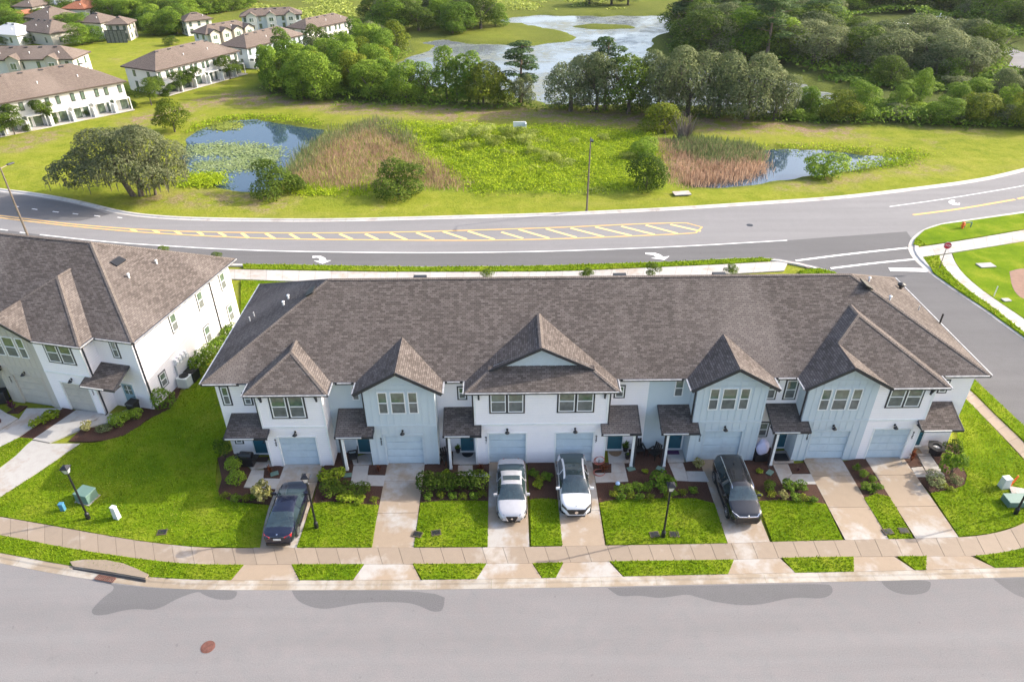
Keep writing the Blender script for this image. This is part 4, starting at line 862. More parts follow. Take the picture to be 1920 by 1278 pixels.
townhouse(left, dict(x0=6., x1=30.4,
    recess=[(6., 16.5, 'beige'), (16.5, 19.15, 'beige'), (19.15, 30.4, 'white')],
    eaves=[(5.4, 11.3), (17.2, 18.6), (27.9, 31.05)],
    blocks=[dict(x=(12.05, 16.55), roof='gable', units=[dict(x=(12.05, 16.55), gar=(13.03, 15.46), gz=2.6, mat='beige', gm='gar_beige', L=1, R=1, gable=1, wt='triple', win=(12.85, 15.42, 4.42, 6.12), no='961', nx=12.72)]),
            dict(x=(19.15, 27.25), roof='gable_hip', spouts=[(27.33, PF+.15, 0.)], units=[dict(x=(19.15, 23.35), gar=(20.25, 22.7), gz=2.6, mat='beige', gm='gar_beige', L=1, wt='triple', win=(19.98, 22.58, 4.35, 6.05), no='957', nx=19.9), dict(x=(23.35, 27.25), gar=(24.35, 26.6), gz=2.55, mat='white', gm='gar_beige', R=1, wt='twin', win=(24.2, 26.5, 4.3, 6.1), no='953', nx=26.9)])],
    windows=[(28.55, 29.2, 4.45, 5.95, 1), (16.98, 17.75, 4.2, 5.9, 1)],
    doors=[(28.3, 29.2, 'paleblue'), (18.3, 19.1, 'paleblue')],
    porches=[(27.27, 29.6, 26.8, 29.6, None), (17.15, 19.13, 17.15, 19.6, (17.62, -1))],
    roofpx=[('box', 222, 491, 'e'), ('pipe', 242, 520, 'e'), ('pipe', 294, 494, 'e')]))
# side wall of the left row: windows, downspouts, meters
for (y0, y1, z0, z1) in ((1.35, 2.2, .9, 2.2), (4.1, 5.0, 4.1, 5.75), (7.6, 8.5, 4.1, 5.75), (7.4, 8.3, 1.0, 2.65), (10.9, 11.8, 4.1, 5.75), (10.9, 11.8, 1.0, 2.65)):
    window(left, y0, y1, z0, z1, 30.4, 1, 'dark', axis='y', side=1, tr=.09)
for yy in (.1, 9.55):
    b = MB(); b.box(30.4, 30.48, yy, yy+.11, .0, EZ-.1); b.build('downspout', M['dark'], left)
mt_ = MB(); mt_.box(30.4, 30.58, 3.2, 4.9, .7, 1.8); mo = mt_.build('meter_panel', M['soffit'], left)
for i in range(4):
    c = MB(); c.box(30.4, 30.66, 3.3+i*.4, 3.55+i*.4, 1.85-.1*(i % 2), 2.3); c.tube((30.66, 3.42+i*.4, 2.05), (30.74, 3.42+i*.4, 2.05), .08); c.build('electric_meter', M['trimw'], mo)
# ------------------------------------------------------------------ far buildings
def far_row(pa, pb, depth, h, label, name='townhouse_row', group=None, cat='townhouses', wall='white_far', roof='shingle_far', slope=.5, win=7, gables=0, patio=False, endwin=2, wall2=None, ov=.5, lanai=False, wz=None):
    A = Vector((*G(*pa, h), 0)); B = Vector((*G(*pb, h), 0)); L = (B-A).length; rz = math.atan2(B.y-A.y, B.x-A.x)
    r = empty(name, (A.x, A.y, -.07), rz, label, cat, group); ov_ = ov; x0, x1, y0, y1 = ov_, L-ov_, ov_, depth-ov_
    MB().box(x0, x1, y0, y1, 0, h).build('wall', M[wall], r)
    hw = min(depth, L)/2; hh = h+hw*slope; b = MB(); c = [(0, 0, h), (L, 0, h), (L, depth, h), (0, depth, h)]
    if L >= depth: p, q_ = (hw, hw, hh), (L-hw, hw, hh)
    else: p, q_ = (hw, hw, hh), (hw, depth-hw, hh)
    if L >= depth:
        roofface(b, [c[0], c[1], q_, p], 'x'); roofface(b, [c[2], c[3], p, q_], 'x'); roofface(b, [c[1], c[2], q_], 'y'); roofface(b, [c[3], c[0], p], 'y')
    else:
        roofface(b, [c[0], c[1], p], 'x'); roofface(b, [c[2], c[3], q_], 'x'); roofface(b, [c[1], c[2], q_, p], 'y'); roofface(b, [c[3], c[0], p, q_], 'y')
    b.mesh([(0, 0, h), (L, 0, h), (L, depth, h), (0, depth, h), (0, 0, h-.22), (L, 0, h-.22), (L, depth, h-.22), (0, depth, h-.22)], [(0, 4, 5, 1), (1, 5, 6, 2), (2, 6, 7, 3), (3, 7, 4, 0), (4, 7, 6, 5)])
    rf = b.build('roof', M[roof], r)
    zs = wz or ([(h*.63, h*.87), (h*.14, h*.42)] if h > 3.5 else [(.8, 1.8)])
    for zi, (z0, z1) in enumerate(zs):
        n = win
        for k in range(n):
            xx = x0+(x1-x0)*(k+.5)/n+(.5 if k % 2 else -.5)*(.35 if n > 4 else 0); ww = .24 if zi == 0 else (.6 if patio else .28)
            zz0 = .1 if (zi and patio) else z0
            f = MB().box(xx-ww-.08, xx+ww+.08, y0-.05, y0, zz0-.1 if zz0 > .2 else 0, z1+.1).build('window', M['trimw'] if (zi and patio) else M['dark'], r)
            MB().box(xx-ww, xx+ww, y0-.07, y0-.04, zz0, z1).build('pane', M['glass'], f)
        for side, xs_ in ((-1, x0), (1, x1)):
            for k in range(endwin):
                yy = y0+(y1-y0)*(k+.6)/(endwin+.2); lo, hi = sorted((xs_, xs_+side*.05)); f = MB().box(lo, hi, yy-.36, yy+.36, z0-.06, z1+.06).build('window', M['dark'], r)
                lo, hi = sorted((xs_+side*.04, xs_+side*.07)); MB().box(lo, hi, yy-.28, yy+.28, z0, z1).build('pane', M['glass'], f)
    for k in range(gables):
        xx = x0+(x1-x0)*(k+.5)/gables; w2 = 1.5; pk = h+w2*.6; g = MB(); g.box(xx-1.2, xx+1.2, y0-1., y0, 0, h); g.face([(xx-1.2, y0-1., h-.01), (xx+1.2, y0-1., h-.01), (xx+1.2, y0-1, h+.15), (xx, y0-1., pk-.1), (xx-1.2, y0-1., h+.15)]); wl_ = g.build('gable_wall', M[wall2 or wall], r)
        rr = MB(); yb_ = (pk-h)/slope; roofface(rr, [(xx-w2, 0, h), (xx-w2, -.9, h), (xx, -.9, pk), (xx, yb_, pk)], 'y'); roofface(rr, [(xx+w2, -.9, h), (xx+w2, 0, h), (xx, yb_, pk), (xx, -.9, pk)], 'y'); rr.build('roof', M[roof], r)
        for z0, z1 in zs:
            f = MB().box(xx-.6, xx+.6, y0-1.05, y0-1., z0-.1, z1+.1).build('window', M['trimw'], r)
            for d in (-.28, .28): MB().box(xx+d-.24, xx+d+.24, y0-1.07, y0-1.04, z0, z1).build('pane', M['glass'], f)
    nv = int(L/3.5)
    for k in range(nv):
        xx = 3+(L-6)*(k+.5)/max(nv, 1); yy = hw-.5; zz = h+yy*slope; MB().box(xx-.35, xx+.35, yy-.15, yy+.15, zz-.05, zz+.12).build('ridge_vent', M['dark'], rf)
        if k % 2: vent(rf, (xx+1.2, yy*.5, h+yy*.5*slope), nm='vent_pipe')
    if patio:
        MB().box(x0, x1, y0-1.9, y0-.01, 0, .12).build('patio', M['conc'], r)
        for k in range(int(L/3.4)+1):
            xx = x0+k*3.4
            if xx > x1: break
            MB().box(xx-.08, xx+.08, y0-1.8, y0-.02, 0.12, 1.6).build('privacy_wall', M['trimw'], r)
        for k in range(int(L/3.4)):
            xx = x0+(k+.5)*3.4; MB().box(xx-1.3, xx+1.3, y0-1.2, y0-.02, 1.95, 2.08).build('patio_roof', M['trimw'], r)
            for dx in (-1.25, 1.25): MB().box(xx+dx-.08, xx+dx+.08, y0-1.15, y0-1.02, 0.12, 1.95).build('post', M['trimw'], r)
    if lanai:
        f = MB()
        for k in range(6): f.box(x0+(x1-x0)*k/5-.05, x0+(x1-x0)*k/5+.05, y0-2.6, y0-2.5, 0, 2.9); 
        f.box(x0, x1, y0-2.6, y0-2.5, 2.8, 2.95); f.build('screen_frame', M['dark'], r); MB().box(x0, x1, y0-2.5, y0-2.46, 0, 2.8).build('insect_screen', M['screen'], r)
    return r
gT = 'pale townhouse rows beyond the pond'
far_row((-120, 214), (237, 151), 12, 4.6, 'long white townhouse row at the left edge with patios and young trees facing the pond', group=gT, win=14, patio=True)
far_row((291, 132.5), (450, 94), 9.5, 4.4, 'white townhouse row running away beside the green lawn, its end wall facing the road', group=gT, win=14, patio=True)
far_row((462, 90), (572, 63), 8, 4.2, 'townhouse row with a pale blue end wall partly hidden behind the bright green trees', group=gT, win=9, patio=True, wall='bluetrim')
far_row((575, 55), (664, 36), 7, 4.0, 'farthest townhouse row on the right, roof showing above the wood', group=gT, win=9)
far_row((448, 31), (566, 26), 6, 3.6, 'pale blue grey townhouse row with three front gables facing the camera in the distance', group=gT, win=8, gables=3, wall='bluetrim', wall2='white_far')
far_row((385, 64), (478, 48), 6, 3.6, 'cream townhouse row with four front gables behind the long roof', group=gT, win=6, gables=4, wall2='beigetrim')
far_row((-90, 113), (137, 110), 7.5, 4.6, 'grey roofed townhouse row with gables facing the camera at the left edge', group=gT, win=8, gables=3, wall2='beigetrim')
far_row((345, 40), (400, 34), 6, 3.6, 'grey roof of a townhouse row end behind the cream gabled row', group=gT, win=3)
gH = 'houses in the neighbourhood at the top left'
far_row((194, 46), (240, 45), 6.5, 3.9, 'beige two storey house with a dark screened porch beside the open lawn', 'house', gH, 'house', 'beigetrim', win=3, lanai=True)
far_row((20, 54), (92, 63), 9, 3, 'beige house with brown hip roof in front of the palm', 'house', gH, 'house', 'beigetrim', win=3)
far_row((-30, 62), (30, 66), 8, 2.6, 'low house with pale grey blue roof at the left edge', 'house', gH, 'house', 'white_far', 'soffit', win=2)
far_row((140, 41), (188, 43), 8, 2.8, 'small house with brown roof left of the screened porch house', 'house', gH, 'house', 'white_far', win=3)
M['redroof'] = mk_shingle('clay_tiles', (.22, .085, .05), (.33, .14, .085), (.42, .2, .13))
for i, (a, b_, lb, rf_, wl_) in enumerate([((112, 16), (158, 17), 'house with terracotta roof at the top left among trees', 'redroof', 'white_far'), ((0, 32), (24, 33), 'terracotta roofed house at the far left edge', 'redroof', 'white_far'), ((42, 32), (92, 36), 'dark brown roofed house behind the palm', 'shingle_far', 'beigetrim'), ((160, 6), (190, 8), 'farthest terracotta roofed house at the top edge', 'redroof', 'white_far'),
        ((20, 12), (60, 13), 'grey roofed house at the top left edge', 'shingle_far', 'white_far'), ((70, 6), (105, 7), 'pale roofed house at the top edge beside the terracotta one', 'soffit', 'white_far')]):
    far_row(a, b_, 10, 2.8, lb, 'house', gH, 'house', wl_, rf_, win=3)
f = MB(); fa, fb = G(182, 72), G(226, 76); f.bar((*fa, .8), (*fb, .8), .08, 1.6); tag(f.build('fence', M['trimw']), 'white panel fence beside the house with the screened porch', 'fence')
far_row((1556, 62), (1589, 57), 7, 3.6, 'white flat shed among the dark trees at the top right', 'shed', None, 'building', 'white_far', 'trimw', .06, win=2, endwin=0)
M['barn'] = simple('brown_boards', (.20, .11, .08), .8)
far_row((1584, 58), (1640, 64), 6, 3.4, 'brown walled shed with a white roof behind the mossy trees', 'shed', None, 'building', 'barn', 'trimw', .1, win=0, endwin=0)
far_row((1664, 47), (1702, 50), 6, 3., 'low building with a white roof near the utility poles', 'shed', None, 'building', 'white_far', 'trimw', .12, win=2, endwin=0)
sheet('farm_road', GW([(1862, 90), (1890, 86), (1915, 98), (1990, 105), (1990, 130), (1925, 130), (1890, 124), (1900, 108)]), .06, M['road'])
sheet('sand_yard', GW([(1660, 88), (1720, 92), (1760, 118), (1740, 128), (1690, 118)]), .06, simple('sand', (.5, .45, .4)))
for i, (bx, by, ty) in enumerate([(1748, 66, 25), (1760, 64, 32), (1786, 56, 36)]):
    X_, Y_ = G(bx, by); z = YP(bx+8, ty, Y_)[1]; p = MB(); p.tube((X_, Y_, -.1), (X_+.6, Y_, z), .16, .1); p.bar((X_-.3, Y_, z-.8), (X_+1.5, Y_, z-.8), .12); tag(p.build('utility_pole', M['trimw']), ['pale leaning pole left of the three beyond the mossy trees', 'middle pale pole of the three beyond the mossy trees', 'shortest pale pole, right of the other two'][i], 'pole', 'pale poles at the top right')

# ------------------------------------------------------------------ vegetation
def leafquads(P, Nn, s, rg, elong=1.):
    n = len(P); t = rg.normal(size=(n, 3)); u = np.cross(Nn, t); u /= np.linalg.norm(u, axis=1)[:, None]+1e-9; v = np.cross(Nn, u)
    v /= np.linalg.norm(v, axis=1)[:, None]+1e-9
    su = (s*rg.uniform(.6, 1.3, n))[:, None]*u; sv = (s*rg.uniform(.6, 1.3, n)*elong)[:, None]*v
    return np.stack([P-su-sv*.2, P-sv, P+su+sv*.2, P+sv], 1).reshape(-1, 3)
def crown_mesh(name, lobes, n, leaf, mat, seed, moss=None, zmin=None, inner=.15):
    rg = np.random.default_rng(seed); Lb = np.array(lobes, float); wts = (Lb[:, 3]*Lb[:, 5]); wts /= wts.sum()
    k = rg.choice(len(Lb), n, p=wts); d = rg.normal(size=(n, 3)); d /= np.linalg.norm(d, axis=1)[:, None]; d[:, 2] = np.where((d[:, 2] < -.3) & (rg.random(n) < .6), -d[:, 2], d[:, 2])
    r = np.where(rg.random(n) < inner, rg.uniform(.4, .85, n), rg.uniform(.82, 1.08, n)); P = Lb[k, :3]+d*Lb[k, 3:]*r[:, None]
    # drop leaves buried inside other lobes
    bur = np.zeros(n, bool)
    for L in Lb: bur |= (((P-L[:3])/(L[3:]*.72))**2).sum(1) < 1
    keep = ~bur | (rg.random(n) < .05)
    if zmin is not None: keep &= P[:, 2] > zmin
    P = P[keep]; d = d[keep]; Nn = d+rg.normal(0, .42, P.shape)+np.array([0, 0, .25]); Nn /= np.linalg.norm(Nn, axis=1)[:, None]
    V = leafquads(P, Nn, leaf, rg); me = npmesh(name, V, np.arange(len(V)).reshape(-1, 4), M[mat], False)
    mm = None
    if moss:
        m_ = moss; k = rg.choice(len(Lb), m_, p=wts); a = rg.uniform(0, 2*PI, m_); P = Lb[k, :3]+np.stack([np.cos(a)*Lb[k, 3]*.9, np.sin(a)*Lb[k, 4]*.9, -Lb[k, 5]*rg.uniform(.1, .9, m_)], 1)
        w_ = rg.uniform(.04, .1, m_); h = np.minimum(rg.uniform(.4, 1.3, m_), np.maximum(P[:, 2]-1.4, .05)*.8); dx = np.stack([np.sin(a)*w_, -np.cos(a)*w_, 0*a], 1); dz = np.stack([0*a, 0*a, -h], 1)
        V = np.stack([P-dx, P+dx, P+dx*.3+dz, P-dx*.3+dz], 1).reshape(-1, 3); mm = npmesh('hanging_moss', V, np.arange(len(V)).reshape(-1, 4), M['l_moss'], False)
    return me, mm
def rlobes(rg, n, R, H0, H1, lr, flat=.8, shape=1.):
    out = []
    for i in range(n):
        a = rg.uniform(0, 2*PI); t = (i+.5)/n; z = H0+(H1-H0)*t; prof = math.sqrt(max(.05, 1-((t-.38)/.68)**2))**shape; rr = R*prof*rg.uniform(.35, .9)
        q_ = lr*rg.uniform(.75, 1.25); out.append((rr*math.cos(a*1+i*2.4), rr*math.sin(a+i*2.4), z, q_, q_, q_*flat))
    return out
PROTO = {}
def proto(key, lobes, n, leaf, mat, seed, trunk, moss=None, bark='bark', zmin=None, inner=.15):
    me, mm = crown_mesh('crown', lobes, n, leaf, mat, seed, moss, zmin, inner)
    b = MB(); rg = random.Random(seed)
    for (p0, p1, r0, r1) in trunk: b.tube(p0, p1, r0, r1, 7, False)
    t = b.build('trunk', M[bark]); tm = t.data; bpy.data.objects.remove(t)
    PROTO.setdefault(key, []).append((me, tm, mm))
def limbs(h, r, n, R, ht, seed, lean=0):
    rg = random.Random(seed); T = [((0, 0, -.3), (lean, 0, h), r, r*.7)]
    for i in range(n):
        a = 2*PI*i/n+rg.uniform(-.4, .4); z = h*rg.uniform(.75, 1.); m_ = (lean+R*.45*math.cos(a), R*.45*math.sin(a), z+(ht-z)*.5); T.append(((lean*z/h, 0, z), m_, r*.55, r*.32)); T.append((m_, (lean+R*.85*math.cos(a+.3), R*.85*math.sin(a+.3), z+(ht-z)*.85), r*.32, r*.1))
    return T
for s in range(3):
    rg = np.random.default_rng(50+s)
    proto('oak', rlobes(rg, 24, 4.0, 1.9, 7.4, 1.6, .85), 11000, .125, 'l_greyoak', 100+s, limbs(3., .38, 5, 4, 7, s), 150)
    proto('oakg', rlobes(rg, 22, 3.5, 1.6, 7.3, 1.5, .9), 9000, .13, 'l_dark', 110+s, limbs(2.6, .3, 5, 3.6, 7, s))
    proto('green', rlobes(rg, 20, 2.9, 1.1, 7.4, 1.4, .95), 9000, .125, 'l_green', 120+s, limbs(2.5, .22, 4, 2.6, 7, s))
    proto('bright', rlobes(rg, 20, 2.8, 1.0, 7.2, 1.3, .95), 9000, .125, 'l_bright', 130+s, limbs(2.5, .2, 4, 2.6, 6.6, s))
    proto('olive', rlobes(rg, 12, 2.3, 1., 5.4, 1.3, .85), 6500, .115, 'l_olive', 140+s, limbs(1.6, .16, 4, 2., 5., s))
    proto('pine', [(x*.75, y*.75, z, a*.8, b*.8, c*.6) for x, y, z, a, b, c in rlobes(rg, 20, 3.1, 5.2, 13.4, 1.25, .6, 1.4)], 6000, .13, 'l_pine', 150+s, [((0, 0, -.3), (.2, 0, 13), .24, .06)]+[((.05, 0, 6+i*.8), (1.9*math.cos(i*2.3), 1.9*math.sin(i*2.3), 6.8+i*.75), .06, .03) for i in range(9)], bark='barkp', inner=.35)
    proto('tall', [(x*.8, y*.8, z, a, b, c) for x, y, z, a, b, c in rlobes(rg, 14, 1.7, 1., 8.4, 1.0, 1.15, .8)], 6000, .12, 'l_green', 160+s, [((0, 0, -.3), (0, 0, 7.5), .18, .05)])
    proto('young', rlobes(rg, 9, 1.5, 1.9, 4.9, .75, .95), 6500, .075, 'l_dark', 170+s, [((0, 0, -.2), (0, 0, 4), .07, .03)]+[((0, 0, 1.6+i*.3), (.9*math.cos(i*2.2), .9*math.sin(i*2.2), 2.6+i*.35), .03, .015) for i in range(5)], inner=.4)
    proto('pbush', rlobes(rg, 14, 2.3, .6, 3.1, 1.05, .95, .5), 8000, .09, 'l_dark', 180+s, [((0, 0, -.5), (0, 0, 2), .14, .06), ((0, 0, .2), (.8, .3, 1.8), .08, .04)])
    proto('scrub', rlobes(rg, 10, 1.9, .3, 2.2, .85, .8, .5), 3600, .095, 'l_bright', 190+s, [((0, 0, -.4), (0, 0, 1.2), .08, .04)])
    proto('greyscrub', rlobes(rg, 10, 1.9, .4, 2.8, .85, .9, .5), 3600, .095, 'l_greyoak', 200+s, [((0, 0, -.4), (0, 0, 1.6), .09, .04)])
rg = np.random.default_rng(77)
_bl = [(1.2, 0, 5.2, 2.6, 2.4, 2.), (-1.6, .3, 5.3, 2.6, 2.4, 1.9), (3.4, .2, 4.3, 1.9, 1.9, 1.7), (-3.6, 0, 3.9, 1.8, 1.8, 1.3), (-5.4, -.2, 2.9, 1.3, 1.3, 1.), (.2, -2., 4.2, 2.2, 2., 1.6), (2.4, -2., 3.2, 1.8, 1.7, 1.5), (-1.9, -2., 3.4, 1.7, 1.6, 1.3), (0, 2., 5., 2.6, 2., 1.8), (3.9, -.6, 2.7, 1.4, 1.5, 1.3), (1., -1., 6.3, 1.6, 1.6, 1.1), (-4.6, .6, 2.1, .9, .9, .8), (1.8, -.4, 2.4, 1.5, 1.3, 1.2)]
_bl += [(x+rg.normal(0, .9), y+rg.normal(0, .9), z+rg.normal(0, .6), a*.5, b_*.5, c*.5) for x, y, z, a, b_, c in _bl for _ in range(3)]
proto('bigoak', _bl, 42000, .085, 'l_oakdk', 230, [((-.2, 0, -.3), (-1., 0, 2.4), .28, .2), ((.4, 0, -.3), (.6, 0, 2.6), .26, .2), ((1.6, .2, -.3), (1.8, .2, 2.4), .14, .1), ((-1., 0, 2.4), (-3.6, 0, 4.), .17, .08), ((-3.6, 0, 4.), (-5.4, -.2, 3.2), .09, .04), ((-1., 0, 2.4), (-1.4, .3, 5.2), .15, .07), ((.6, 0, 2.6), (2.6, 0, 5.), .16, .07), ((.6, 0, 2.6), (.2, -.8, 5.2), .13, .06)], 420)
proto('marshbush', rlobes(np.random.default_rng(9), 12, 1.9, .3, 2.2, .8, .85, .5), 3200, .09, 'l_marsh2', 220, [((0, 0, -.4), (0, 0, 1.2), .06, .03)])
def place(kind, X_, Y_, h, wd, label, group=None, cat='tree', name=None, var=None, rz=None, z=-.1):
    pr = PROTO[kind]; me, tm, mm = pr[random.randrange(len(pr)) if var is None else var]
    base = PDIM[kind]
    r = empty(name or {'oak': 'oak_tree', 'oakg': 'oak_tree', 'pine': 'pine_tree', 'pbush': 'bush', 'scrub': 'bush', 'greyscrub': 'bush'}.get(kind, 'tree'), (X_, Y_, z), random.uniform(0, 6.28) if rz is None else rz, label, cat, group)
    r.scale = (wd/base[0], wd/base[0], h/base[1])
    link('trunk', tm, r); link('crown', me, r)
    if mm: link('hanging_moss', mm, r)['kind'] = 'stuff'
    return r
PDIM = {}
for k, pr in PROTO.items():
    c = np.array([v.co[:] for v in pr[0][0].vertices]); PDIM[k] = (float(np.percentile(c[:, 0], 99)-np.percentile(c[:, 0], 1)+np.percentile(c[:, 1], 99)-np.percentile(c[:, 1], 1))/2, float(c[:, 2].max()))
def pxt(kind, bx, by, top, wpx, label, group=None, cat='tree', **k):
    X_, Y_ = G(bx, by); h = YP(bx, top, Y_)[1]; dd = np.dot(np.array([X_, Y_, -CAM_H]), fw); return place(kind, X_, Y_, max(h, .4), wpx*dd/F_PX, label, group, cat, **k)
# trees that stand alone
pxt('bigoak', 256, 366, 230, 196, 'broad spreading oak hung with grey moss beside the road and the pond', name='oak_tree', rz=0)
pxt('oak', 150, 352, 262, 92, 'low dark limb mass at the left side of the broad mossy oak', var=1) if 0 else None
oakx = PROTO['oak'][1]
pxt('olive', 328, 246, 183, 58, 'rounded olive green tree at the near left shore of the lily pond', var=0)
pxt('pbush', 516, 360, 302, 92, 'wide dark bush at the right end of the lily pond beside the brown reeds', cat='bush', var=0, rz=0)
pxt('pbush', 560, 358, 325, 40, 'small greyish bush tucked between the dark wide bush and the reeds', cat='bush', var=1)
pxt('pbush', 748, 363, 305, 108, 'large dark rounded bush in front of the brown reeds, nearest the road', cat='bush', var=2, rz=1)
pxt('pbush', 1212, 354, 292, 74, 'round dark bush at the right end of the green marsh', cat='bush', var=1, rz=2)
pxt('scrub', 1548, 328, 288, 70, 'bright green round bush at the water edge of the right pond', cat='bush', var=0)
pxt('olive', 1246, 250, 190, 76, 'olive green bushy tree on the far bank in front of the mossy trees', var=1)
pxt('scrub', 1215, 293, 258, 56, 'pale green low bush left of the dead shrub', cat='bush', var=1)
M['l_gd'] = M['l_dead']
pxt('pine', 975, 192, 76, 66, 'tall thin pine standing against the lake', var=0, rz=0)
pxt('pine', 1133, 205, 68, 60, 'pine top rising above the mossy trees by the lake', var=1)
pxt('tall', 858, 190, 108, 40, 'pointed green tree left of the lone pine at the lake shore', var=0)
pxt('tall', 897, 193, 124, 34, 'second pointed green tree between the pine and the shore wood', var=1)
for i, (bx, by, tp, wd, k, lb) in enumerate([(1070, 208, 98, 84, 'oak', 'leftmost grey mossy tree of the row behind the far bank'), (1118, 210, 92, 74, 'oak', 'second mossy tree of the row behind the far bank, under the pine top'), (1178, 213, 96, 96, 'oakg', 'dark green open tree in the middle of the mossy row'),
        (1232, 216, 88, 84, 'oak', 'grey mossy tree just right of the dark green one'), (1288, 218, 84, 104, 'oak', 'tallest wide grey tree of the mossy row'), (1345, 220, 98, 96, 'oak', 'grey mossy tree right of the tallest one in the row'), (1400, 222, 98, 112, 'oak', 'broad domed grey tree near the right end of the mossy row'), (1452, 224, 128, 76, 'oak', 'rightmost low grey tree of the mossy row')]):
    pxt(k, bx, by, tp, wd*1.08, lb, 'mossy trees along the far bank', var=i % 3)
CLEAR = [GW([(1535, 40), (1560, 34), (1712, 30), (1722, 62), (1700, 88), (1640, 92), (1560, 88), (1540, 80)]), GW([(1730, 50), (1800, 44), (1805, 70), (1735, 78)]), GW([(1852, 84), (1900, 78), (2000, 92), (2000, 150), (1925, 146), (1885, 140), (1870, 112)])]
def inwood(poly_px, spacing, kinds, hr, wr, label, group, jit=.45, seed=1):
    rg = random.Random(seed); P = np.asarray(GW(poly_px)); x0, y0 = P.min(0); x1, y1 = P.max(0); y = y0; n = 0
    while y < y1:
        x = x0+(spacing/2 if n % 2 else 0)
        while x < x1:
            xx, yy = x+rg.uniform(-jit, jit)*spacing, y+rg.uniform(-jit, jit)*spacing
            if inpoly(np.array([xx]), np.array([yy]), P)[0] and not any(inpoly(np.array([xx]), np.array([yy]), np.asarray(cl))[0] for cl in CLEAR):
                k = rg.choices([a for a, _ in kinds], [b for _, b in kinds])[0]; ws = rg.uniform(*wr); hh = rg.uniform(*hr)*({'pine': 1.5, 'tall': 1.1, 'scrub': .45, 'greyscrub': .55}.get(k, 1))
                place(k, xx, yy, hh, ws*({'pine': .8, 'tall': .6, 'oak': 1.15}.get(k, 1)), label[k] if isinstance(label, dict) else label, group)
            x += spacing
        y += spacing*.86; n += 1
gw = 'trees of the shore wood beyond the grass bank'
LB = {'green': 'green broadleaf tree in the shore wood between townhouses and lake', 'bright': 'bright green tree in the shore wood between townhouses and lake', 'olive': 'olive green small tree in the shore wood', 'oak': 'grey mossy tree in the shore wood left of the lake', 'oakg': 'dark green tree in the shore wood left of the lake', 'tall': 'narrow green tree in the shore wood by the lake', 'scrub': 'low green scrub bush at the edge of the shore wood', 'greyscrub': 'low grey scrub bush at the edge of the shore wood', 'pine': 'pine rising from the shore wood by the lake'}
inwood([(500, 182), (505, 150), (560, 125), (640, 104), (700, 96), (762, 100), (735, 122), (722, 145), (760, 172), (880, 184), (1020, 193), (1010, 200), (900, 199), (800, 198), (650, 192), (560, 185)], 5.3, [('green', 3), ('bright', 4), ('olive', 2.5), ('oak', 1.2), ('oakg', 1), ('tall', 2)], (5.2, 8.5), (5.2, 7.5), LB, gw, seed=3)
inwood([(975, 200), (1040, 203), (1040, 196), (975, 192)], 3.5, [('scrub', 3), ('olive', 1), ('oak', .6)], (4, 6), (3.5, 5), {**LB}, gw, seed=8)
gu = 'trees on the point behind the lake bay'
inwood([(690, 50), (760, 66), (850, 64), (935, 58), (950, 50), (900, 38), (800, 26), (700, 28)], 7.5, [('oak', 4), ('oakg', 1.5), ('green', 2), ('bright', .5)], (6, 9.5), (7, 10), {'oak': 'grey mossy tree on the point behind the lake bay', 'oakg': 'dark tree on the point behind the lake bay', 'green': 'green tree on the point behind the lake bay', 'bright': 'light green tree on the point behind the lake bay'}, gu, seed=4)
gr = 'trees of the dark wood right of the lake'
LR = {'green': 'green tree in the dark wood right of the lake', 'bright': 'light green tree in the dark wood right of the lake', 'oak': 'grey mossy tree in the dark wood right of the lake', 'oakg': 'dark oak in the wood right of the lake', 'pine': 'pine in the wood at the top right', 'olive': 'olive tree in the dark wood right of the lake'}
inwood([(1250, 84), (1285, 108), (1340, 118), (1480, 122), (1540, 130), (1560, 95), (1540, 60), (1530, 30), (1800, 20), (1820, 48), (1920, 60), (2000, 60), (2000, -5), (1450, -5), (1390, 10), (1320, 40), (1262, 62)], 8, [('green', 3), ('oakg', 2.5), ('pine', 1.6), ('oak', 1.6), ('bright', .7)], (7.5, 11), (10, 13.5), LR, gr, seed=5)
inwood([(1560, 140), (1660, 146), (1830, 152), (1860, 130), (1860, 110), (1750, 92), (1640, 88), (1560, 95)], 7, [('oak', 3.2), ('oakg', 2), ('green', 1)], (6.5, 9), (8.5, 11), LR, gr, seed=6)
gm_ = 'scrub trees along the far bank on the right'
LM = {'green': 'green scrub tree along the far bank on the right', 'bright': 'bright green scrub tree along the far bank on the right', 'olive': 'olive scrub tree along the far bank on the right', 'scrub': 'low bright bush along the far bank on the right', 'greyscrub': 'low grey green bush along the far bank on the right', 'tall': 'narrow scrub tree along the far bank on the right', 'oak': 'grey tree along the far bank on the right'}
inwood([(1480, 225), (1700, 231), (1930, 240), (2100, 244), (2100, 190), (1920, 190), (1800, 196), (1700, 204), (1560, 208), (1490, 206)], 4.4, [('bright', 3), ('green', 2.2), ('olive', 2.2), ('greyscrub', 2), ('scrub', 2), ('oak', .6), ('tall', .8)], (4., 6.5), (4, 6.2), LM, gm_, seed=7)
inwood([(1600, 170), (1800, 180), (1990, 185), (1990, 160), (1850, 160), (1700, 155), (1620, 155)], 7, [('greyscrub', 2), ('scrub', 3), ('green', 1), ('oakg', 1)], (4, 6), (5, 8), {**LM, 'oakg': 'dark scrub tree beyond the far bank on the right'}, gm_, seed=17)
gt_ = 'trees among the houses at the top left'
LT = {'green': 'green tree among the houses at the top left', 'oakg': 'dark tree among the houses at the top left', 'bright': 'bright green tree behind the houses at the top left'}
inwood([(160, 20), (200, 33), (272, 38), (286, 66), (325, 76), (345, 56), (352, 34), (420, 22), (480, 10), (450, -8), (170, -8)], 4.8, [('green', 3), ('bright', 2), ('oakg', 1)], (4.2, 6.5), (6, 8.5), LT, gt_, seed=9)
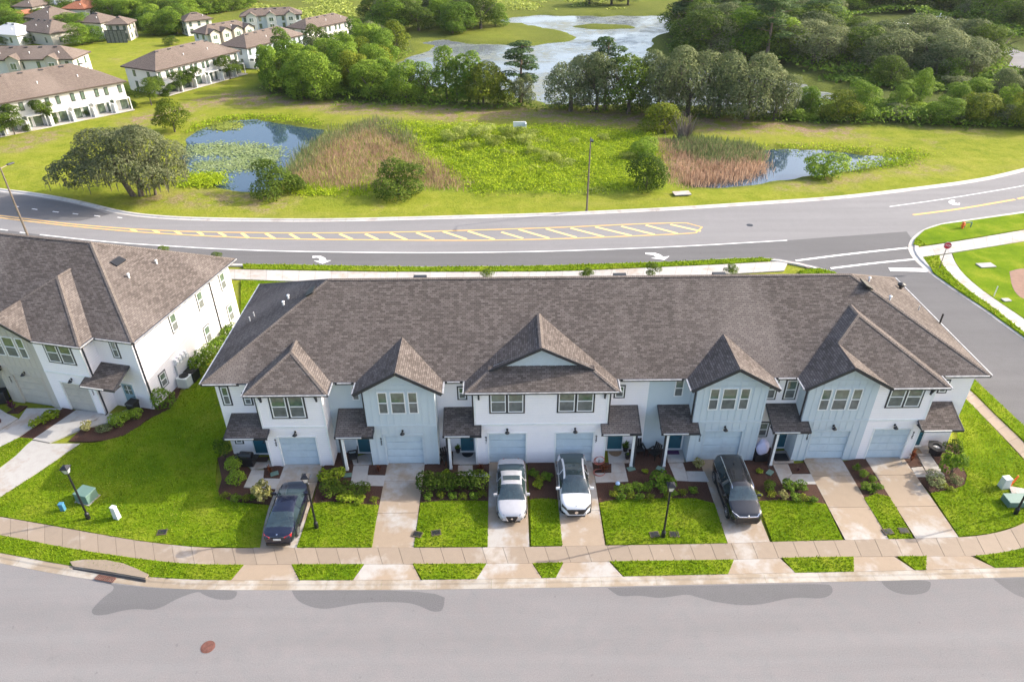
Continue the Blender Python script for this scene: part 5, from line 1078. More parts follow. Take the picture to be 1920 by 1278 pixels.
for (x, y, t, wd) in [(40, 40, 16, 40), (60, 50, 24, 34), (110, 36, 10, 46), (125, 55, 22, 52), (155, 84, 40, 52), (55, 82, 62, 40), (8, 84, 66, 34), (290, 66, 38, 34), (322, 84, 66, 26), (175, 30, 8, 30), (95, 22, 6, 34), (218, 30, 8, 40), (255, 34, 12, 36), (135, 20, 2, 36)]: pxt('green' if x % 2 else 'oakg', x, y, t, wd, LT['green' if x % 2 else 'oakg'], gt_)
inwood([(1085, 12), (1205, 14), (1205, 8), (1085, 6)], 6, [('oak', 1)], (6, 8), (7, 8), 'grey tree in the distant row beyond the lake', 'distant tree row beyond the lake', seed=11)
gy = 'young trees behind the far townhouses'
for (x, y, t, wd) in [(28, 252, 196, 48), (90, 236, 184, 42), (142, 216, 170, 38), (190, 205, 160, 40), (238, 195, 158, 34), (284, 196, 148, 50), (300, 178, 140, 34), (340, 173, 132, 34), (364, 166, 124, 36), (318, 188, 158, 30), (432, 148, 104, 40), (446, 140, 112, 26), (495, 140, 92, 30), (-10, 262, 215, 50)]:
    pxt('young', x, y, t, wd*.95, 'young green tree on the lawn behind the pale townhouse row', gy)
inwood([(0, 92), (30, 72), (60, 74), (120, 70), (150, 82), (188, 84), (186, 60), (150, 52), (128, 58), (108, 40), (140, 30), (165, 20), (160, 0), (-60, 0), (-60, 90)], 8.5, [('green', 3), ('oakg', 2), ('oak', 1)], (3.4, 5.4), (4.5, 7), {**LT, 'oak': 'grey green tree among the houses at the top left'}, gt_, seed=19)
hd = 'clipped hedges between the patios'
ORD = ['leftmost', 'second', 'third', 'fourth', 'fifth', 'sixth', 'seventh', 'eighth', 'ninth', 'tenth', 'eleventh', 'twelfth', 'thirteenth', 'fourteenth', 'fifteenth', 'sixteenth', 'seventeenth', 'eighteenth', 'last']
for i_, (x, y) in enumerate([(52, 246), (104, 232), (160, 218), (206, 208), (252, 201), (382, 154), (420, 142), (455, 130)]):
    pxt('pbush', x, y, y-14, 16, ORD[i_]+' from the left of the small dark clipped hedges at the pale row patios', hd, 'hedge', name='hedge')
# palm
def palm(bx, by, tp, label, nf=16):
    X_, Y_ = G(bx, by); h = YP(bx, tp, Y_)[1]; r = empty('palm_tree', (X_, Y_, -.1), 0, label, 'palm tree'); MB().tube((0, 0, 0), (0, 0, h), .22, .16, 8).build('trunk', M['barkp'], r)
    for k in range(nf):
        a = 2*PI*k/nf*1.62; e = .9-1.5*(k/nf); b = MB(); L = 2.6; p = Vector((0, 0, h)); w_ = .45
        for s in range(4):
            ang = e-s*.45; nx_ = p+Vector((math.cos(a)*math.cos(ang), math.sin(a)*math.cos(ang), math.sin(ang)))*L/4; sd_ = Vector((-math.sin(a), math.cos(a), 0))*w_*(.6, 1, .9, .5)[s]; sd2 = Vector((-math.sin(a), math.cos(a), 0))*w_*(1, .9, .5, .1)[s]
            b.face([p-sd_, p+sd_, nx_+sd2, nx_-sd2]); p = nx_
        b.build('frond', M['l_palm'], r)
palm(72, 44, 22, 'palm with yellowish fronds behind the beige house'); palm(1500, 66, 38, 'palm at the edge of the dark wood on the right'); palm(5, 54, 42, 'palm at the left edge beside the low house')

# marsh plants, reeds, lily pads, brush as masses
def mass(name, poly_px, n, size, h, mat, label, cat, elong=1., up=.5, zf=None, seed=0, clump=3., thr=-9, sub=None):
    rg = np.random.default_rng(seed); P = np.asarray(GW(poly_px)) if not sub else np.asarray(poly_px); x0, y0 = P.min(0); x1, y1 = P.max(0)
    px = rg.uniform(x0, x1, n); py = rg.uniform(y0, y1, n); k = inpoly(px, py, P)
    for cl in CLEAR: k &= ~inpoly(px, py, np.asarray(cl))
    px, py = px[k], py[k]; px = px+rg.normal(0, .9, len(px)); py = py+rg.normal(0, .9, len(px)); v = wob(px, py, clump)+wob(px, py, clump*.37, 3)*.7; k = v > thr; px, py, v = px[k], py[k], v[k]; m_ = len(px)
    if zf == 'reed':
        a = rg.uniform(0, PI, m_); hh = h*rg.uniform(.6, 1.2, m_)*(1+.2*v); dx = np.stack([np.cos(a), np.sin(a), 0*a], 1)*size*rg.uniform(.5, 1.3, m_)[:, None]; B_ = np.stack([px, py, np.full(m_, -.45)], 1); T = B_+np.stack([rg.normal(0, .22, m_), rg.normal(0, .22, m_), hh], 1)
        V = np.stack([B_-dx, B_+dx, T+dx*.3, T-dx*.3], 1).reshape(-1, 3)
    elif zf == 'pad':
        s_ = size*rg.uniform(.6, 1.3, m_); a = rg.uniform(0, PI, m_); u = np.stack([np.cos(a), np.sin(a), rg.normal(0, .12, m_)], 1)*s_[:, None]; w_ = np.stack([-np.sin(a), np.cos(a), rg.normal(0, .12, m_)], 1)*s_[:, None]; C = np.stack([px, py, np.full(m_, -.47)+rg.uniform(0, h, m_)], 1)
        V = np.stack([C-u, C-w_, C+u, C+w_], 1).reshape(-1, 3)
    else:
        hh = np.clip((v-thr if thr > -5 else v+1.3)*h*.45, .05, h*1.3); z = rg.uniform(.55, 1., m_)*hh; C = np.stack([px, py, z-.1], 1); Nn = np.stack([rg.normal(0, .6, m_), rg.normal(0, .6, m_), np.full(m_, up)+.4], 1); Nn /= np.linalg.norm(Nn, axis=1)[:, None]; V = leafquads(C, Nn, size, rg, elong)
    o = npmesh(name, V, np.arange(len(V)).reshape(-1, 4), M[mat]); tag(o, label, cat, kind='stuff'); return o
mp_ = [(715, 231), (830, 235), (960, 239), (1100, 239), (1212, 250), (1246, 292), (1228, 350), (1100, 359), (900, 361), (872, 346), (800, 302), (765, 264)]
mass('marsh_plants', mp_, 70000, .10, .8, 'l_marsh', 'dense yellow green marsh plants filling the hollow between the two ponds', 'plants', seed=1, clump=2.2)
mass('marsh_plants', mp_, 80000, .10, 1.7, 'l_marsh', 'taller mounds of lush marsh plants between the ponds', 'plants', seed=2, clump=1.6, thr=.25)
mass('marsh_plants', mp_, 60000, .10, 1.5, 'l_marsh2', 'paler olive clumps among the marsh plants', 'plants', seed=3, clump=2.8, thr=.4)
c1 = [(556, 345), (560, 318), (600, 270), (655, 238), (720, 228), (765, 262), (800, 300), (840, 322), (868, 340), (872, 352), (760, 352), (600, 351)]
mass('reeds', c1, 26000, .05, .95, 'l_reed', 'tall pinkish brown reeds beside the lily pond', 'reeds', zf='reed', seed=4, clump=3.)
mass('reeds', [(540, 325), (562, 290), (610, 255), (650, 236), (700, 224), (745, 232), (790, 280), (740, 262), (690, 245), (640, 262), (600, 290), (565, 325)], 13000, .055, 1.2, 'l_reedg', 'green reeds along the pond side of the brown reed bed', 'reeds', zf='reed', seed=5)
mass('reeds', c1, 9000, .05, .9, 'l_marsh2', 'yellow green stems mixed through the brown reed bed', 'reeds', zf='reed', seed=44, clump=3, thr=-.1)
c2 = [(1235, 262), (1300, 268), (1418, 284), (1428, 316), (1385, 332), (1300, 343), (1262, 342), (1245, 315)]
mass('reeds', c2, 13000, .055, 1.0, 'l_reed', 'brown reeds at the left end of the right pond', 'reeds', zf='reed', seed=6)
mass('reeds', [(1268, 262), (1330, 262), (1418, 276), (1420, 304), (1330, 306), (1270, 290)], 8000, .055, 1.3, 'l_reedg', 'grey green reeds above the brown ones at the right pond', 'reeds', zf='reed', seed=7)
mass('lily_pads', [(350, 282), (358, 268), (400, 264), (480, 266), (524, 276), (520, 292), (480, 312), (420, 316), (358, 314), (355, 300), (400, 296), (440, 292), (430, 284), (390, 288)], 7000, .16, .12, 'l_lily', 'pale green lily pads covering the middle of the left pond', 'lily pads', zf='pad', seed=8)
mass('lily_pads', [(400, 229), (430, 224), (447, 230), (430, 237), (405, 236)], 1500, .17, .1, 'l_marsh2', 'small floating green patch at the far end of the left pond', 'lily pads', zf='pad', seed=9)
for i, (pl, lb) in enumerate([([(340, 250), (360, 236), (400, 224), (440, 216), (500, 214), (600, 226), (640, 236), (600, 232), (530, 224), (480, 220), (430, 223), (390, 232), (360, 246)], 'rough green bank plants along the far side of the left pond'),
        ([(1270, 258), (1400, 270), (1520, 272), (1640, 276), (1740, 284), (1700, 296), (1600, 282), (1500, 278), (1400, 276)], 'rough grass fringe along the far side of the right pond'), ([(1640, 296), (1740, 288), (1760, 280), (1700, 306), (1560, 324)], 'rough grass at the right tip of the right pond'),
        ([(350, 330), (400, 330), (410, 342), (360, 344)], 'bright green grass tuft at the near shore of the left pond'), ([(560, 352), (690, 350), (700, 358), (560, 358)], 'yellow green grass in front of the brown reeds')]):
    mass('bank_plants', pl, 9000, .12, .5, 'l_marsh', lb, 'plants', seed=20+i, clump=2., thr=-.6)
mass('undergrowth', [(485, 180), (560, 190), (800, 203), (1040, 206), (1300, 222), (1480, 230), (1700, 236), (1930, 244), (2100, 246), (2100, 236), (1700, 228), (1480, 222), (1300, 214), (1040, 200), (800, 196), (560, 183)], 26000, .2, 1.3, 'l_green', 'low tangled undergrowth along the foot of the trees beyond the bank', 'undergrowth', seed=31, clump=3)
mass('marsh_brush', [(640, 40), (900, 20), (1260, 15), (1400, 5), (1400, -8), (600, -8), (430, 12)], 26000, .5, 1.5, 'l_marsh2', 'scattered brush on the flat marsh beyond the lake', 'undergrowth', seed=32, clump=12, thr=.1)
mass('marsh_brush', [(1540, 150), (1600, 160), (1700, 172), (1990, 182), (1990, 150), (1860, 140), (1700, 150), (1580, 140)], 12000, .3, 1.2, 'l_green', 'low brush between the dark wood and the far bank', 'undergrowth', seed=33, clump=6)
mass('meadow_tufts', [(0, 260), (330, 215), (500, 205), (1000, 235), (1500, 240), (1920, 250), (1920, 320), (1500, 378), (1000, 404), (440, 412), (200, 395), (0, 355)], 90000, .10, .18, 'l_marsh2', 'short tufts scattered over the mown meadow round the ponds', 'grass', seed=34, clump=7, thr=.25) if 0 else None

mass('wood_understory', [(1255, 95), (1300, 118), (1480, 128), (1560, 148), (1830, 158), (2000, 150), (2000, -5), (1450, -5), (1380, 12), (1262, 66)], 60000, .32, 3.2, 'l_green', 'dense green understory filling the dark wood right of the lake', 'undergrowth', seed=41, clump=9)
mass('wood_understory', [(500, 178), (508, 150), (560, 125), (640, 104), (700, 96), (762, 100), (735, 122), (722, 145), (760, 172), (880, 184), (1010, 200), (800, 196), (650, 190), (560, 183)], 30000, .2, 2.4, 'l_bright', 'dense understory between the trees of the shore wood', 'undergrowth', seed=42, clump=6)
mass('wood_understory', [(1475, 226), (1700, 232), (1930, 240), (2100, 246), (2100, 192), (1920, 192), (1700, 206), (1490, 208)], 26000, .2, 2.2, 'l_green', 'dense understory of the scrub strip along the far bank on the right', 'undergrowth', seed=43, clump=5)
mass('wood_understory', [(1040, 206), (1200, 214), (1480, 226), (1480, 214), (1300, 206), (1040, 196)], 14000, .16, 2.2, 'l_dark', 'dark understory at the foot of the mossy tree row', 'undergrowth', seed=45, clump=4)
mass('wood_understory', [(165, 18), (205, 32), (250, 36), (285, 48), (338, 60), (345, 36), (480, 14), (450, -6), (180, -6)], 34000, .26, 2.6, 'l_green', 'green thicket behind the houses at the top left', 'undergrowth', seed=46, clump=8)
ORD2 = ['wide one at the left back', 'widest one in the middle back', 'small one below the widest', 'right of the widest one', 'small one at the upper right', 'small one at the lower left', 'small one at the centre front', 'round one nearest the pole', 'small one at the far left back', 'beside the round dark bush', 'smallest at the front', 'small one left of the pole', 'small one right of the pole']
for i_, (x_, y_, w__) in enumerate([(855, 262, 44), (905, 258, 50), (930, 272, 34), (960, 258, 46), (985, 268, 38), (880, 280, 30), (1000, 288, 30), (1030, 300, 36), (870, 246, 30), (1180, 300, 34), (950, 292, 26), (1075, 270, 24), (1130, 262, 24)]):
    pxt('marshbush', x_, y_, y_-w__*.55, w__, 'pale willow bush in the marsh plants, '+ORD2[i_], 'willow bushes in the marsh', 'bush', name='bush')
# ------------------------------------------------------------------ garden plants
GP = {}
def gproto(key, lobes, n, leaf, mat, seed, stems=4):
    me, _ = crown_mesh('leaves', lobes, n, leaf, mat, seed, None, .01, .25); b = MB(); rg = random.Random(seed)
    b.tube((0, 0, -.05), (0, 0, .35), .03, .015, 5, False)
    for i in range(stems): a = i*2.4; b.tube((0, 0, .02), (.18*math.cos(a), .18*math.sin(a), .4), .018, .008, 5, False)
    t = b.build('stem', M['bark']); tm = t.data; bpy.data.objects.remove(t); GP[key] = (me, tm)
ball = [(0, 0, .5, .5, .5, .5)]
def bl(rg, n=7, r=.3, R=.26): return [(R*math.cos(i*2.4)*rg.uniform(.4, 1.2), R*math.sin(i*2.4)*rg.uniform(.4, 1.2), .3+.42*rg.random(), r*rg.uniform(.7, 1.1), r*rg.uniform(.7, 1.1), r*rg.uniform(.7, 1.)) for i in range(n)]
rg = np.random.default_rng(3)
gproto('ball', bl(rg, 9, .34, .18), 1500, .045, 'l_bright', 1); gproto('gball', bl(rg, 9, .34, .2), 1200, .045, 'l_green', 2); gproto('lime', bl(rg, 8, .26, .32), 420, .085, 'l_lime', 3)
gproto('low', bl(rg, 6, .26, .34), 350, .06, 'l_olive', 4); gproto('dark', bl(rg, 8, .3, .3), 900, .045, 'l_dark', 5); gproto('cream', bl(rg, 9, .25, .34), 420, .075, 'l_cream', 6)
gproto('grey', bl(rg, 8, .3, .25), 900, .045, 'l_greyoak', 7); gproto('green', bl(rg, 8, .27, .34), 600, .06, 'l_green', 8)
def spiky(key, mat, n=34):
    b = MB(); rg = random.Random(len(GP))
    for i in range(n):
        a = rg.uniform(0, 6.28); e = rg.uniform(.3, 1.45); z0 = rg.uniform(.05, .45); L = rg.uniform(.35, .6); d = Vector((math.cos(a)*math.cos(e), math.sin(a)*math.cos(e), math.sin(e))); s = Vector((-math.sin(a), math.cos(a), 0))*.055; p = Vector((0, 0, z0)); m_ = p+d*L*.55; t = p+d*L-Vector((0, 0, .08))
        b.face([p-s*.4, p+s*.4, m_+s, m_-s]); b.face([m_-s, m_+s, t+s*.1, t-s*.1])
    o = b.build('leaves', M[mat]); me = o.data; bpy.data.objects.remove(o); GP[key] = (me, GP['ball'][1])
spiky('ti', 'l_ti'); spiky('spike', 'l_green', 40); spiky('purple', 'l_purple')
def plant(kind, px_, py_, wpx, hr, label, group=None, cat='shrub', name='shrub', ln=1., rz=None, at=None):
    X_, Y_ = at or G(px_, py_); dd = np.dot(np.array([X_, Y_, -CAM_H]), fw); wd = wpx*dd/F_PX*.9; me, tm = GP[kind]
    r = empty(name, (X_, Y_, .03), random.uniform(0, 6.28) if rz is None else rz, label, cat, group); r.scale = (wd*ln, wd, wd*hr); link('stem', tm, r); link('leaves', me, r); return r
L_ = [('dark', 422, 858, 34, 1.5, 'tall dark green shrub against the left end wall of the middle row'), ('ball', 440, 882, 36, 1., 'upper of the two bright round shrubs at the left front corner of the middle row'), ('ball', 447, 908, 40, .95, 'lower of the two bright round shrubs at the left front corner of the middle row'),
      ('cream', 496, 938, 42, 1.15, 'tall cream and yellow flowering shrub left of the dark blue sedan'), ('ti', 508, 888, 20, 1.5, 'orange red leaved plant in the small bed left of the leftmost driveway'), ('ti', 711, 886, 20, 1.3, 'reddish plant in the small bed left of the empty second driveway', ), ('ti', 902, 884, 24, 1.2, 'reddish plant in the small bed left of the silver sedan'),
      ('ti', 1132, 884, 30, .9, 'sprawling red brown plant by the hose right of the white crossover'), ('cream', 1308, 876, 22, 1., 'yellow green plant in the small bed left of the black SUV'), ('ti', 1707, 866, 24, 1.8, 'tall orange leaved plant in the small bed of the last porch'), ('purple', 1497, 882, 10, .8, 'tiny red plant in the small square bed of the sixth porch'),
      ('lime', 608, 900, 32, .8, 'lime yellow shrub closest to the second porch walk, left of the pair'), ('lime', 638, 893, 30, .8, 'lime yellow shrub against the wall between the first two garages'), ('lime', 625, 906, 24, .7, 'small lime shrub below the other two lime ones'),
      ('dark', 622, 922, 48, .5, 'dark spreading shrub right of the blue sedan'), ('dark', 650, 921, 40, .5, 'middle dark spreading shrub of the second bed'), ('dark', 680, 921, 36, .5, 'dark spreading shrub nearest the empty driveway'), ('lime', 652, 936, 36, .45, 'yellow green low shrub below the dark ones'), ('lime', 674, 937, 30, .4, 'second yellow green low shrub below the dark ones'), ('low', 702, 940, 18, .7, 'small olive plant at the corner of the empty driveway'), ('purple', 608, 934, 20, .5, 'small purplish plant at the lamp side of the second bed'), ('purple', 630, 938, 20, .45, 'second small purplish plant of the second bed'),
      ('green', 1000, 893, 24, .7, 'dull green shrub between silver sedan and white crossover, upper left'), ('lime', 1007, 912, 22, .8, 'bright lime shrub between silver sedan and white crossover'), ('green', 1024, 898, 24, .7, 'dull green shrub between silver sedan and white crossover, upper right'), ('olive' if 0 else 'low', 1012, 903, 20, .7, 'small olive shrub amid the three between the two pale cars'),
      ('lime', 838, 888, 16, .7, 'small yellow plant above the long hedge'), ('green', 1238, 912, 52, .7, 'wide grey green shrub behind the lamp post of the middle lawn'), ('lime', 1210, 886, 14, .6, 'small yellow plant alone in the mulch by the two black chairs'),
      ('gball', 1440, 918, 26, .95, 'clipped green ball shrub right of the black SUV'), ('lime', 1422, 886, 14, .7, 'small yellow plant alone in the mulch right of the black SUV'), ('green', 1476, 916, 30, .8, 'green shrub right of the clipped ball'), ('green', 1500, 916, 26, .8, 'green shrub at the end of the sixth porch walk'), ('low', 1416, 932, 24, .6, 'olive low plant nearest the black SUV bonnet'), ('cream', 1468, 934, 22, .8, 'yellowish plant in front of the green shrubs'),
      ('low', 1446, 930, 22, .6, 'low olive plant under the clipped ball'), ('green', 1490, 936, 24, .6, 'low green plant at the lawn edge of the sixth bed'), ('low', 1506, 938, 24, .6, 'olive plant at the lawn edge of the sixth bed'), ('green', 1524, 940, 20, .6, 'last low plant next to the sixth driveway'),
      ('spike', 1604, 882, 24, 1., 'feathery green plant at the wall end of the narrow bed between the last two driveways'), ('ball', 1618, 893, 20, .8, 'lime green ball, first of two in the narrow bed'), ('ball', 1634, 902, 18, .8, 'lime green ball, second of two in the narrow bed'), ('green', 1622, 916, 22, .7, 'loose green plant in the narrow bed, left'), ('green', 1644, 918, 24, .7, 'loose green plant in the narrow bed, right'), ('spike', 1634, 924, 20, .7, 'small pale spiky plant at the lawn end of the narrow bed'),
      ('green', 1782, 890, 46, 1.5, 'tall leafy green shrub at the right end of the middle row'), ('dark', 1781, 856, 34, 1.3, 'dark shrub against the right end wall behind the tall leafy one'), ('grey', 1750, 908, 46, .75, 'brownish green rounded shrub at the bend of the last entry walk'), ('grey', 1790, 905, 30, .6, 'brown dying shrub at the tip of the right corner bed'), ('low', 1768, 914, 20, .5, 'tiny plant at the right corner bed'), ('low', 1782, 920, 18, .5, 'tiny plant near the lawn edge of the right corner bed'),
      ('ball', 223, 797, 38, .8, 'round green shrub at the left row porch, front'), ('ball', 241, 787, 30, .8, 'round green shrub at the left row porch, middle'), ('ball', 258, 783, 28, .9, 'round green shrub at the left row porch beside the bin'), ('gball', 308, 765, 54, .9, 'large green rounded hedge at the corner of the left row'), ('cream', 164, 806, 26, .8, 'pale dry shrub at the left row driveway'), ('grey', 196, 808, 34, .5, 'dry brown low shrub in front of the left row'),
      ('lime', 66, 800, 22, .8, 'yellow shrub in the narrow left bed, lowest'), ('lime', 84, 793, 24, .8, 'yellow shrub in the narrow left bed, middle'), ('lime', 102, 784, 30, .7, 'yellow shrub in the narrow left bed, topmost'), ('purple', 26, 770, 28, 1.2, 'dark red leaved plant at the far left garage'), ('purple', 2, 793, 14, 1., 'dark red plant at the left picture edge')]
for k, x, y, wd, hr, lb in L_: plant(k, x, y, wd, hr, lb)
g1 = 'low plants along the front of the beds'
for i, (x, y) in enumerate([(424, 934), (443, 938), (463, 938), (480, 934), (1150, 932), (1165, 937), (1182, 934), (1200, 936), (1218, 937), (1262, 930), (1280, 928), (1298, 924), (1252, 936), (804, 934), (826, 933), (848, 934), (868, 935), (888, 934), (905, 930)]): plant(['low', 'green'][i % 2], x, y, 20, .8, (['leftmost', 'second', 'third', 'last'][i]+' low plant along the edge of the corner bed left of the blue sedan' if i < 4 else ['leftmost', 'second', 'third', 'fourth', 'fifth', 'sixth', 'seventh', 'last', 'extra'][i-4]+' low plant along the top edge of the wide middle lawn' if i < 13 else ['leftmost', 'second', 'third', 'fourth', 'fifth', 'last'][i-13]+' low plant below the long clipped hedge'), g1)
# hedges: several clipped shrubs grown together
for nm, pts, wd, hr, kd, lb in [('hedge', [(800, 918), (820, 917), (840, 917), (860, 916), (880, 915), (900, 914)], 40, .95, 'dark', 'long clipped olive green hedge between the empty driveway and the silver sedan'), ('hedge', [(1160, 922), (1178, 921), (1196, 920), (1212, 920)], 26, .7, 'gball', 'low bright hedge behind the plants of the middle lawn'),
        ('hedge', [(372, 702), (384, 690), (396, 678), (408, 667), (420, 656), (432, 645), (440, 637)], 36, 1.0, 'gball', 'hedge running along the sunlit wall of the left row')]:
    r = empty(nm, (*G(*pts[0]), .03), 0, lb, 'hedge')
    for j, p in enumerate(pts):
        X_, Y_ = G(*p); X0_, Y0_ = G(*pts[0]); dd = np.dot(np.array([X_, Y_, -CAM_H]), fw); s = wd*dd/F_PX*random.uniform(.92, 1.08); o = link('foliage', GP[kd][0], r); o.location = (X_-X0_, Y_-Y0_, 0); o.scale = (s, s*.95, s*hr*random.uniform(.93, 1.05)); o.rotation_euler = (0, 0, random.uniform(0, 6))
# dead shrub
dr = empty('dead_shrub', (*G(1280, 262), 0), 0, 'grey leafless shrub beside the olive tree on the far bank', 'shrub'); b = MB(); rg2 = random.Random(4)
for i in range(90):
    a = rg2.uniform(0, 6.28); e = rg2.uniform(.9, 1.5); p = Vector((rg2.uniform(-.8, .8), rg2.uniform(-.5, .5), 0)); d = Vector((math.cos(a)*math.cos(e), math.sin(a)*math.cos(e), math.sin(e))); b.tube(p, p+d*rg2.uniform(2, 4.4), .05, .015, 4, False)
b.build('twigs', M['l_dead'], dr)
# saplings behind the roofs along the rear walk
for i, (x, y, t, wd) in enumerate([(178, 482, 460, 50), (310, 492, 466, 46), (408, 500, 478, 26), (912, 527, 508, 30), (1098, 527, 506, 26), (1222, 520, 496, 46), (1372, 516, 500, 26)]):
    X_, Y_ = G(x, y); place('young', X_, Y_, YP(x, t, Y_)[1]+.25, 1.25, ['thin sapling behind the left roof, leftmost', 'thin sapling behind the left roof, middle', 'thin sapling behind the left roof, near its corner', 'thin sapling behind the long roof, left of centre', 'small sapling behind the middle of the long roof', 'larger sapling top above the long roof near the white arrow', 'sapling top above the right part of the long roof'][i])

# ------------------------------------------------------------------ cars
def interp(t, keys): return float(np.interp(t, [k[0] for k in keys], [k[1] for k in keys]))
def smoothkeys(keys, x):
    """monotone smooth interpolation"""
    xs_ = [k[0] for k in keys]; ysv = [k[1] for k in keys]
    if x <= xs_[0]: return ysv[0]
    if x >= xs_[-1]: return ysv[-1]
    i = max(j for j in range(len(xs_)) if xs_[j] <= x); i = min(i, len(xs_)-2); t = (x-xs_[i])/(xs_[i+1]-xs_[i])
    def sl(j):
        if j <= 0 or j >= len(xs_)-1: return 0 if j > 0 else (ysv[1]-ysv[0])/(xs_[1]-xs_[0])
        a = (ysv[j]-ysv[j-1])/(xs_[j]-xs_[j-1]); c = (ysv[j+1]-ysv[j])/(xs_[j+1]-xs_[j]); return 0 if a*c <= 0 else 2*a*c/(a+c)
    h = xs_[i+1]-xs_[i]; m0, m1 = sl(i)*h, sl(i+1)*h; t2, t3 = t*t, t*t*t
    return (2*t3-3*t2+1)*ysv[i]+(t3-2*t2+t)*m0+(-2*t3+3*t2)*ysv[i+1]+(t3-t2)*m1
def make_car(C, loc, rz):
    """x runs from the tail (-) to the nose (+)"""
    L, Wd, H = C['L'], C['W'], C['H']; hl = L/2; root = empty('parked_car', (loc[0], loc[1], .055), rz, C['label'], 'car', 'cars parked on the driveways')
    top, belt, plan = C['top'], C['belt'], C['plan']; ws0, ws1, rw0, rw1 = C['ws0'], C['ws1'], C['rw0'], C['rw1']   # cowl, windshield top, rear glass top, rear glass base (x)
    xsn = sorted(set([round(v, 3) for v in list(np.linspace(-hl, hl, 45))+[ws0, ws1, rw0, rw1]+C['pil']])); rows = []
    for x in xsn:
        zt = smoothkeys(top, x); zb_ = min(smoothkeys(belt, x), zt-.02); w_ = Wd/2*smoothkeys(plan, x); cab = 1 if rw1 < x < ws0 else 0
        endf = max(0, (abs(x)-hl+.35)/.35); zlo = .2+.12*endf
        gr = max(0., min(1., (zt-zb_)/(H-C['bz']))) ; we = w_*(1-.27*gr-.06); wm = w_*(1-.10*gr-.02)
        half = [(0, zlo), (w_*.86, zlo), (w_*.97, zlo+.1), (w_*1., .52), (w_*.985, zb_-.1), (w_*.95, zb_), (we+.02, zt-.045*(.6+gr)), (we*.86, zt-.012), (we*.45, zt+.018), (0, zt+.022)]
        rows.append([(x, y, z) for y, z in half]+[(x, -y, z) for y, z in half[-2:0:-1]])
    n = len(rows[0]); parts = {'body': [], 'windscreen': [], 'rear_window': [], 'sunroof': []}; side = {}
    V = [p for r in rows for p in r]
    for i in range(len(rows)-1):
        xm = (xsn[i]+xsn[i+1])/2
        for j in range(n):
            j2 = (j+1) % n; f = (i*n+j, (i+1)*n+j, (i+1)*n+j2, i*n+j2); jj = j if j < 9 else n-1-j; key = 'body'
            if jj in (7, 8) or (jj == 6):
                if ws1 < xm < ws0 and jj >= 6: key = 'windscreen'
                elif rw1 < xm < rw0 and jj >= 6: key = 'rear_window'
                elif C.get('sun') and C['sun'][0] < xm < C['sun'][1] and (jj == 8 or (jj == 7 and C['sun'][2])): key = 'sunroof'
            if jj == 5 and C['g0'] < xm < C['g1']:
                seg = [k for k in range(len(C['pil'])-1) if C['pil'][k] < xm < C['pil'][k+1]]
                if seg and seg[0] % 2 == 0: key = ('side_window', seg[0], j < n/2)
            (parts.setdefault(key, [])).append(f)
    parts['body'] += [tuple(range(n-1, -1, -1))[::-1], tuple((len(rows)-1)*n+k for k in range(n))[::-1]]
    for key, fs in parts.items():
        if not fs: continue
        used = sorted({v for f in fs for v in f}); mp__ = {v: k for k, v in enumerate(used)}; me = bpy.data.meshes.new('car'); me.from_pydata([V[v] for v in used], [], [tuple(mp__[v] for v in f) for f in fs]); 
        bm = bmesh.new(); bm.from_mesh(me)
        if key == 'body': bmesh.ops.recalc_face_normals(bm, faces=bm.faces)
        bm.to_mesh(me); bm.free(); me.shade_smooth(); nm = key if isinstance(key, str) else key[0]; me.name = nm
        me.materials.append(C['paint'] if nm == 'body' else M['carglass']); o = link(nm, me, root)
        if nm == 'body':
            body = o
            for p in me.polygons:
                if len(p.vertices) > 4: p.use_smooth = False
    # wheels
    for wx in C['wheels']:
        for s in (1, -1):
            yy = s*(Wd/2*smoothkeys(plan, wx)); a = MB(); a.tube((wx, yy-s*.35, .36), (wx, yy+s*.006, .36), C['wr']+.055, None, 24); a.build('wheel_arch', M['black'], root)
            w_ = MB(); w_.tube((wx, yy-s*.2, C['wr']), (wx, yy+s*.02, C['wr']), C['wr'], None, 24); wo_ = w_.build('wheel', M['rubber'], root)
            r_ = MB(); r_.tube((wx, yy, C['wr']), (wx, yy+s*.03, C['wr']), C['wr']*.2, None, 12)
            for k in range(10):
                t = 2*PI*k/10; r_.bar((wx+.05*math.cos(t), yy+s*.028, C['wr']+.05*math.sin(t)), (wx+C['wr']*.66*math.cos(t), yy+s*.026, C['wr']+C['wr']*.66*math.sin(t)), .018, .045)
            for k in range(20):
                t, t2 = 2*PI*k/20, 2*PI*(k+1)/20; R2 = C['wr']*.68; r_.bar((wx+R2*math.cos(t), yy+s*.026, C['wr']+R2*math.sin(t)), (wx+R2*math.cos(t2), yy+s*.026, C['wr']+R2*math.sin(t2)), .02, .03)
            r_.build('rim', C.get('rimm', M['rim']), wo_)
    mx = C['mir']; wy = Wd/2*smoothkeys(plan, mx)
    for s in (1, -1):
        b = MB(); b.obox(Matrix.Translation((mx, s*(wy+.10), C['bz']+.06)) @ Matrix.Rotation(s*-.15, 4, 'Z'), .13, .24, .16); b.bar((mx+.05, s*wy*.93, C['bz']-.02), (mx, s*(wy+.04), C['bz']+.04), .05); b.build('wing_mirror', C['mirm'], root, bevel=.03)
    def patch(name, pts, mat, par=root, th=.02):
        """small shaped panel: convex polygon given in 3-D, thickened along its normal"""
        P = [Vector(p) for p in pts]; nn = (P[1]-P[0]).cross(P[2]-P[0]).normalized(); c = sum(P, Vector())/len(P)
        b = MB(); m_ = len(P); b.mesh([p+nn*th for p in P]+[p-nn*th for p in P], [tuple(range(m_)), tuple(range(2*m_-1, m_-1, -1))]+[(k, m_+k, m_+(k+1) % m_, (k+1) % m_) for k in range(m_)]); return b.build(name, mat, par)
    def sx_(z): return 0
    w2 = Wd/2
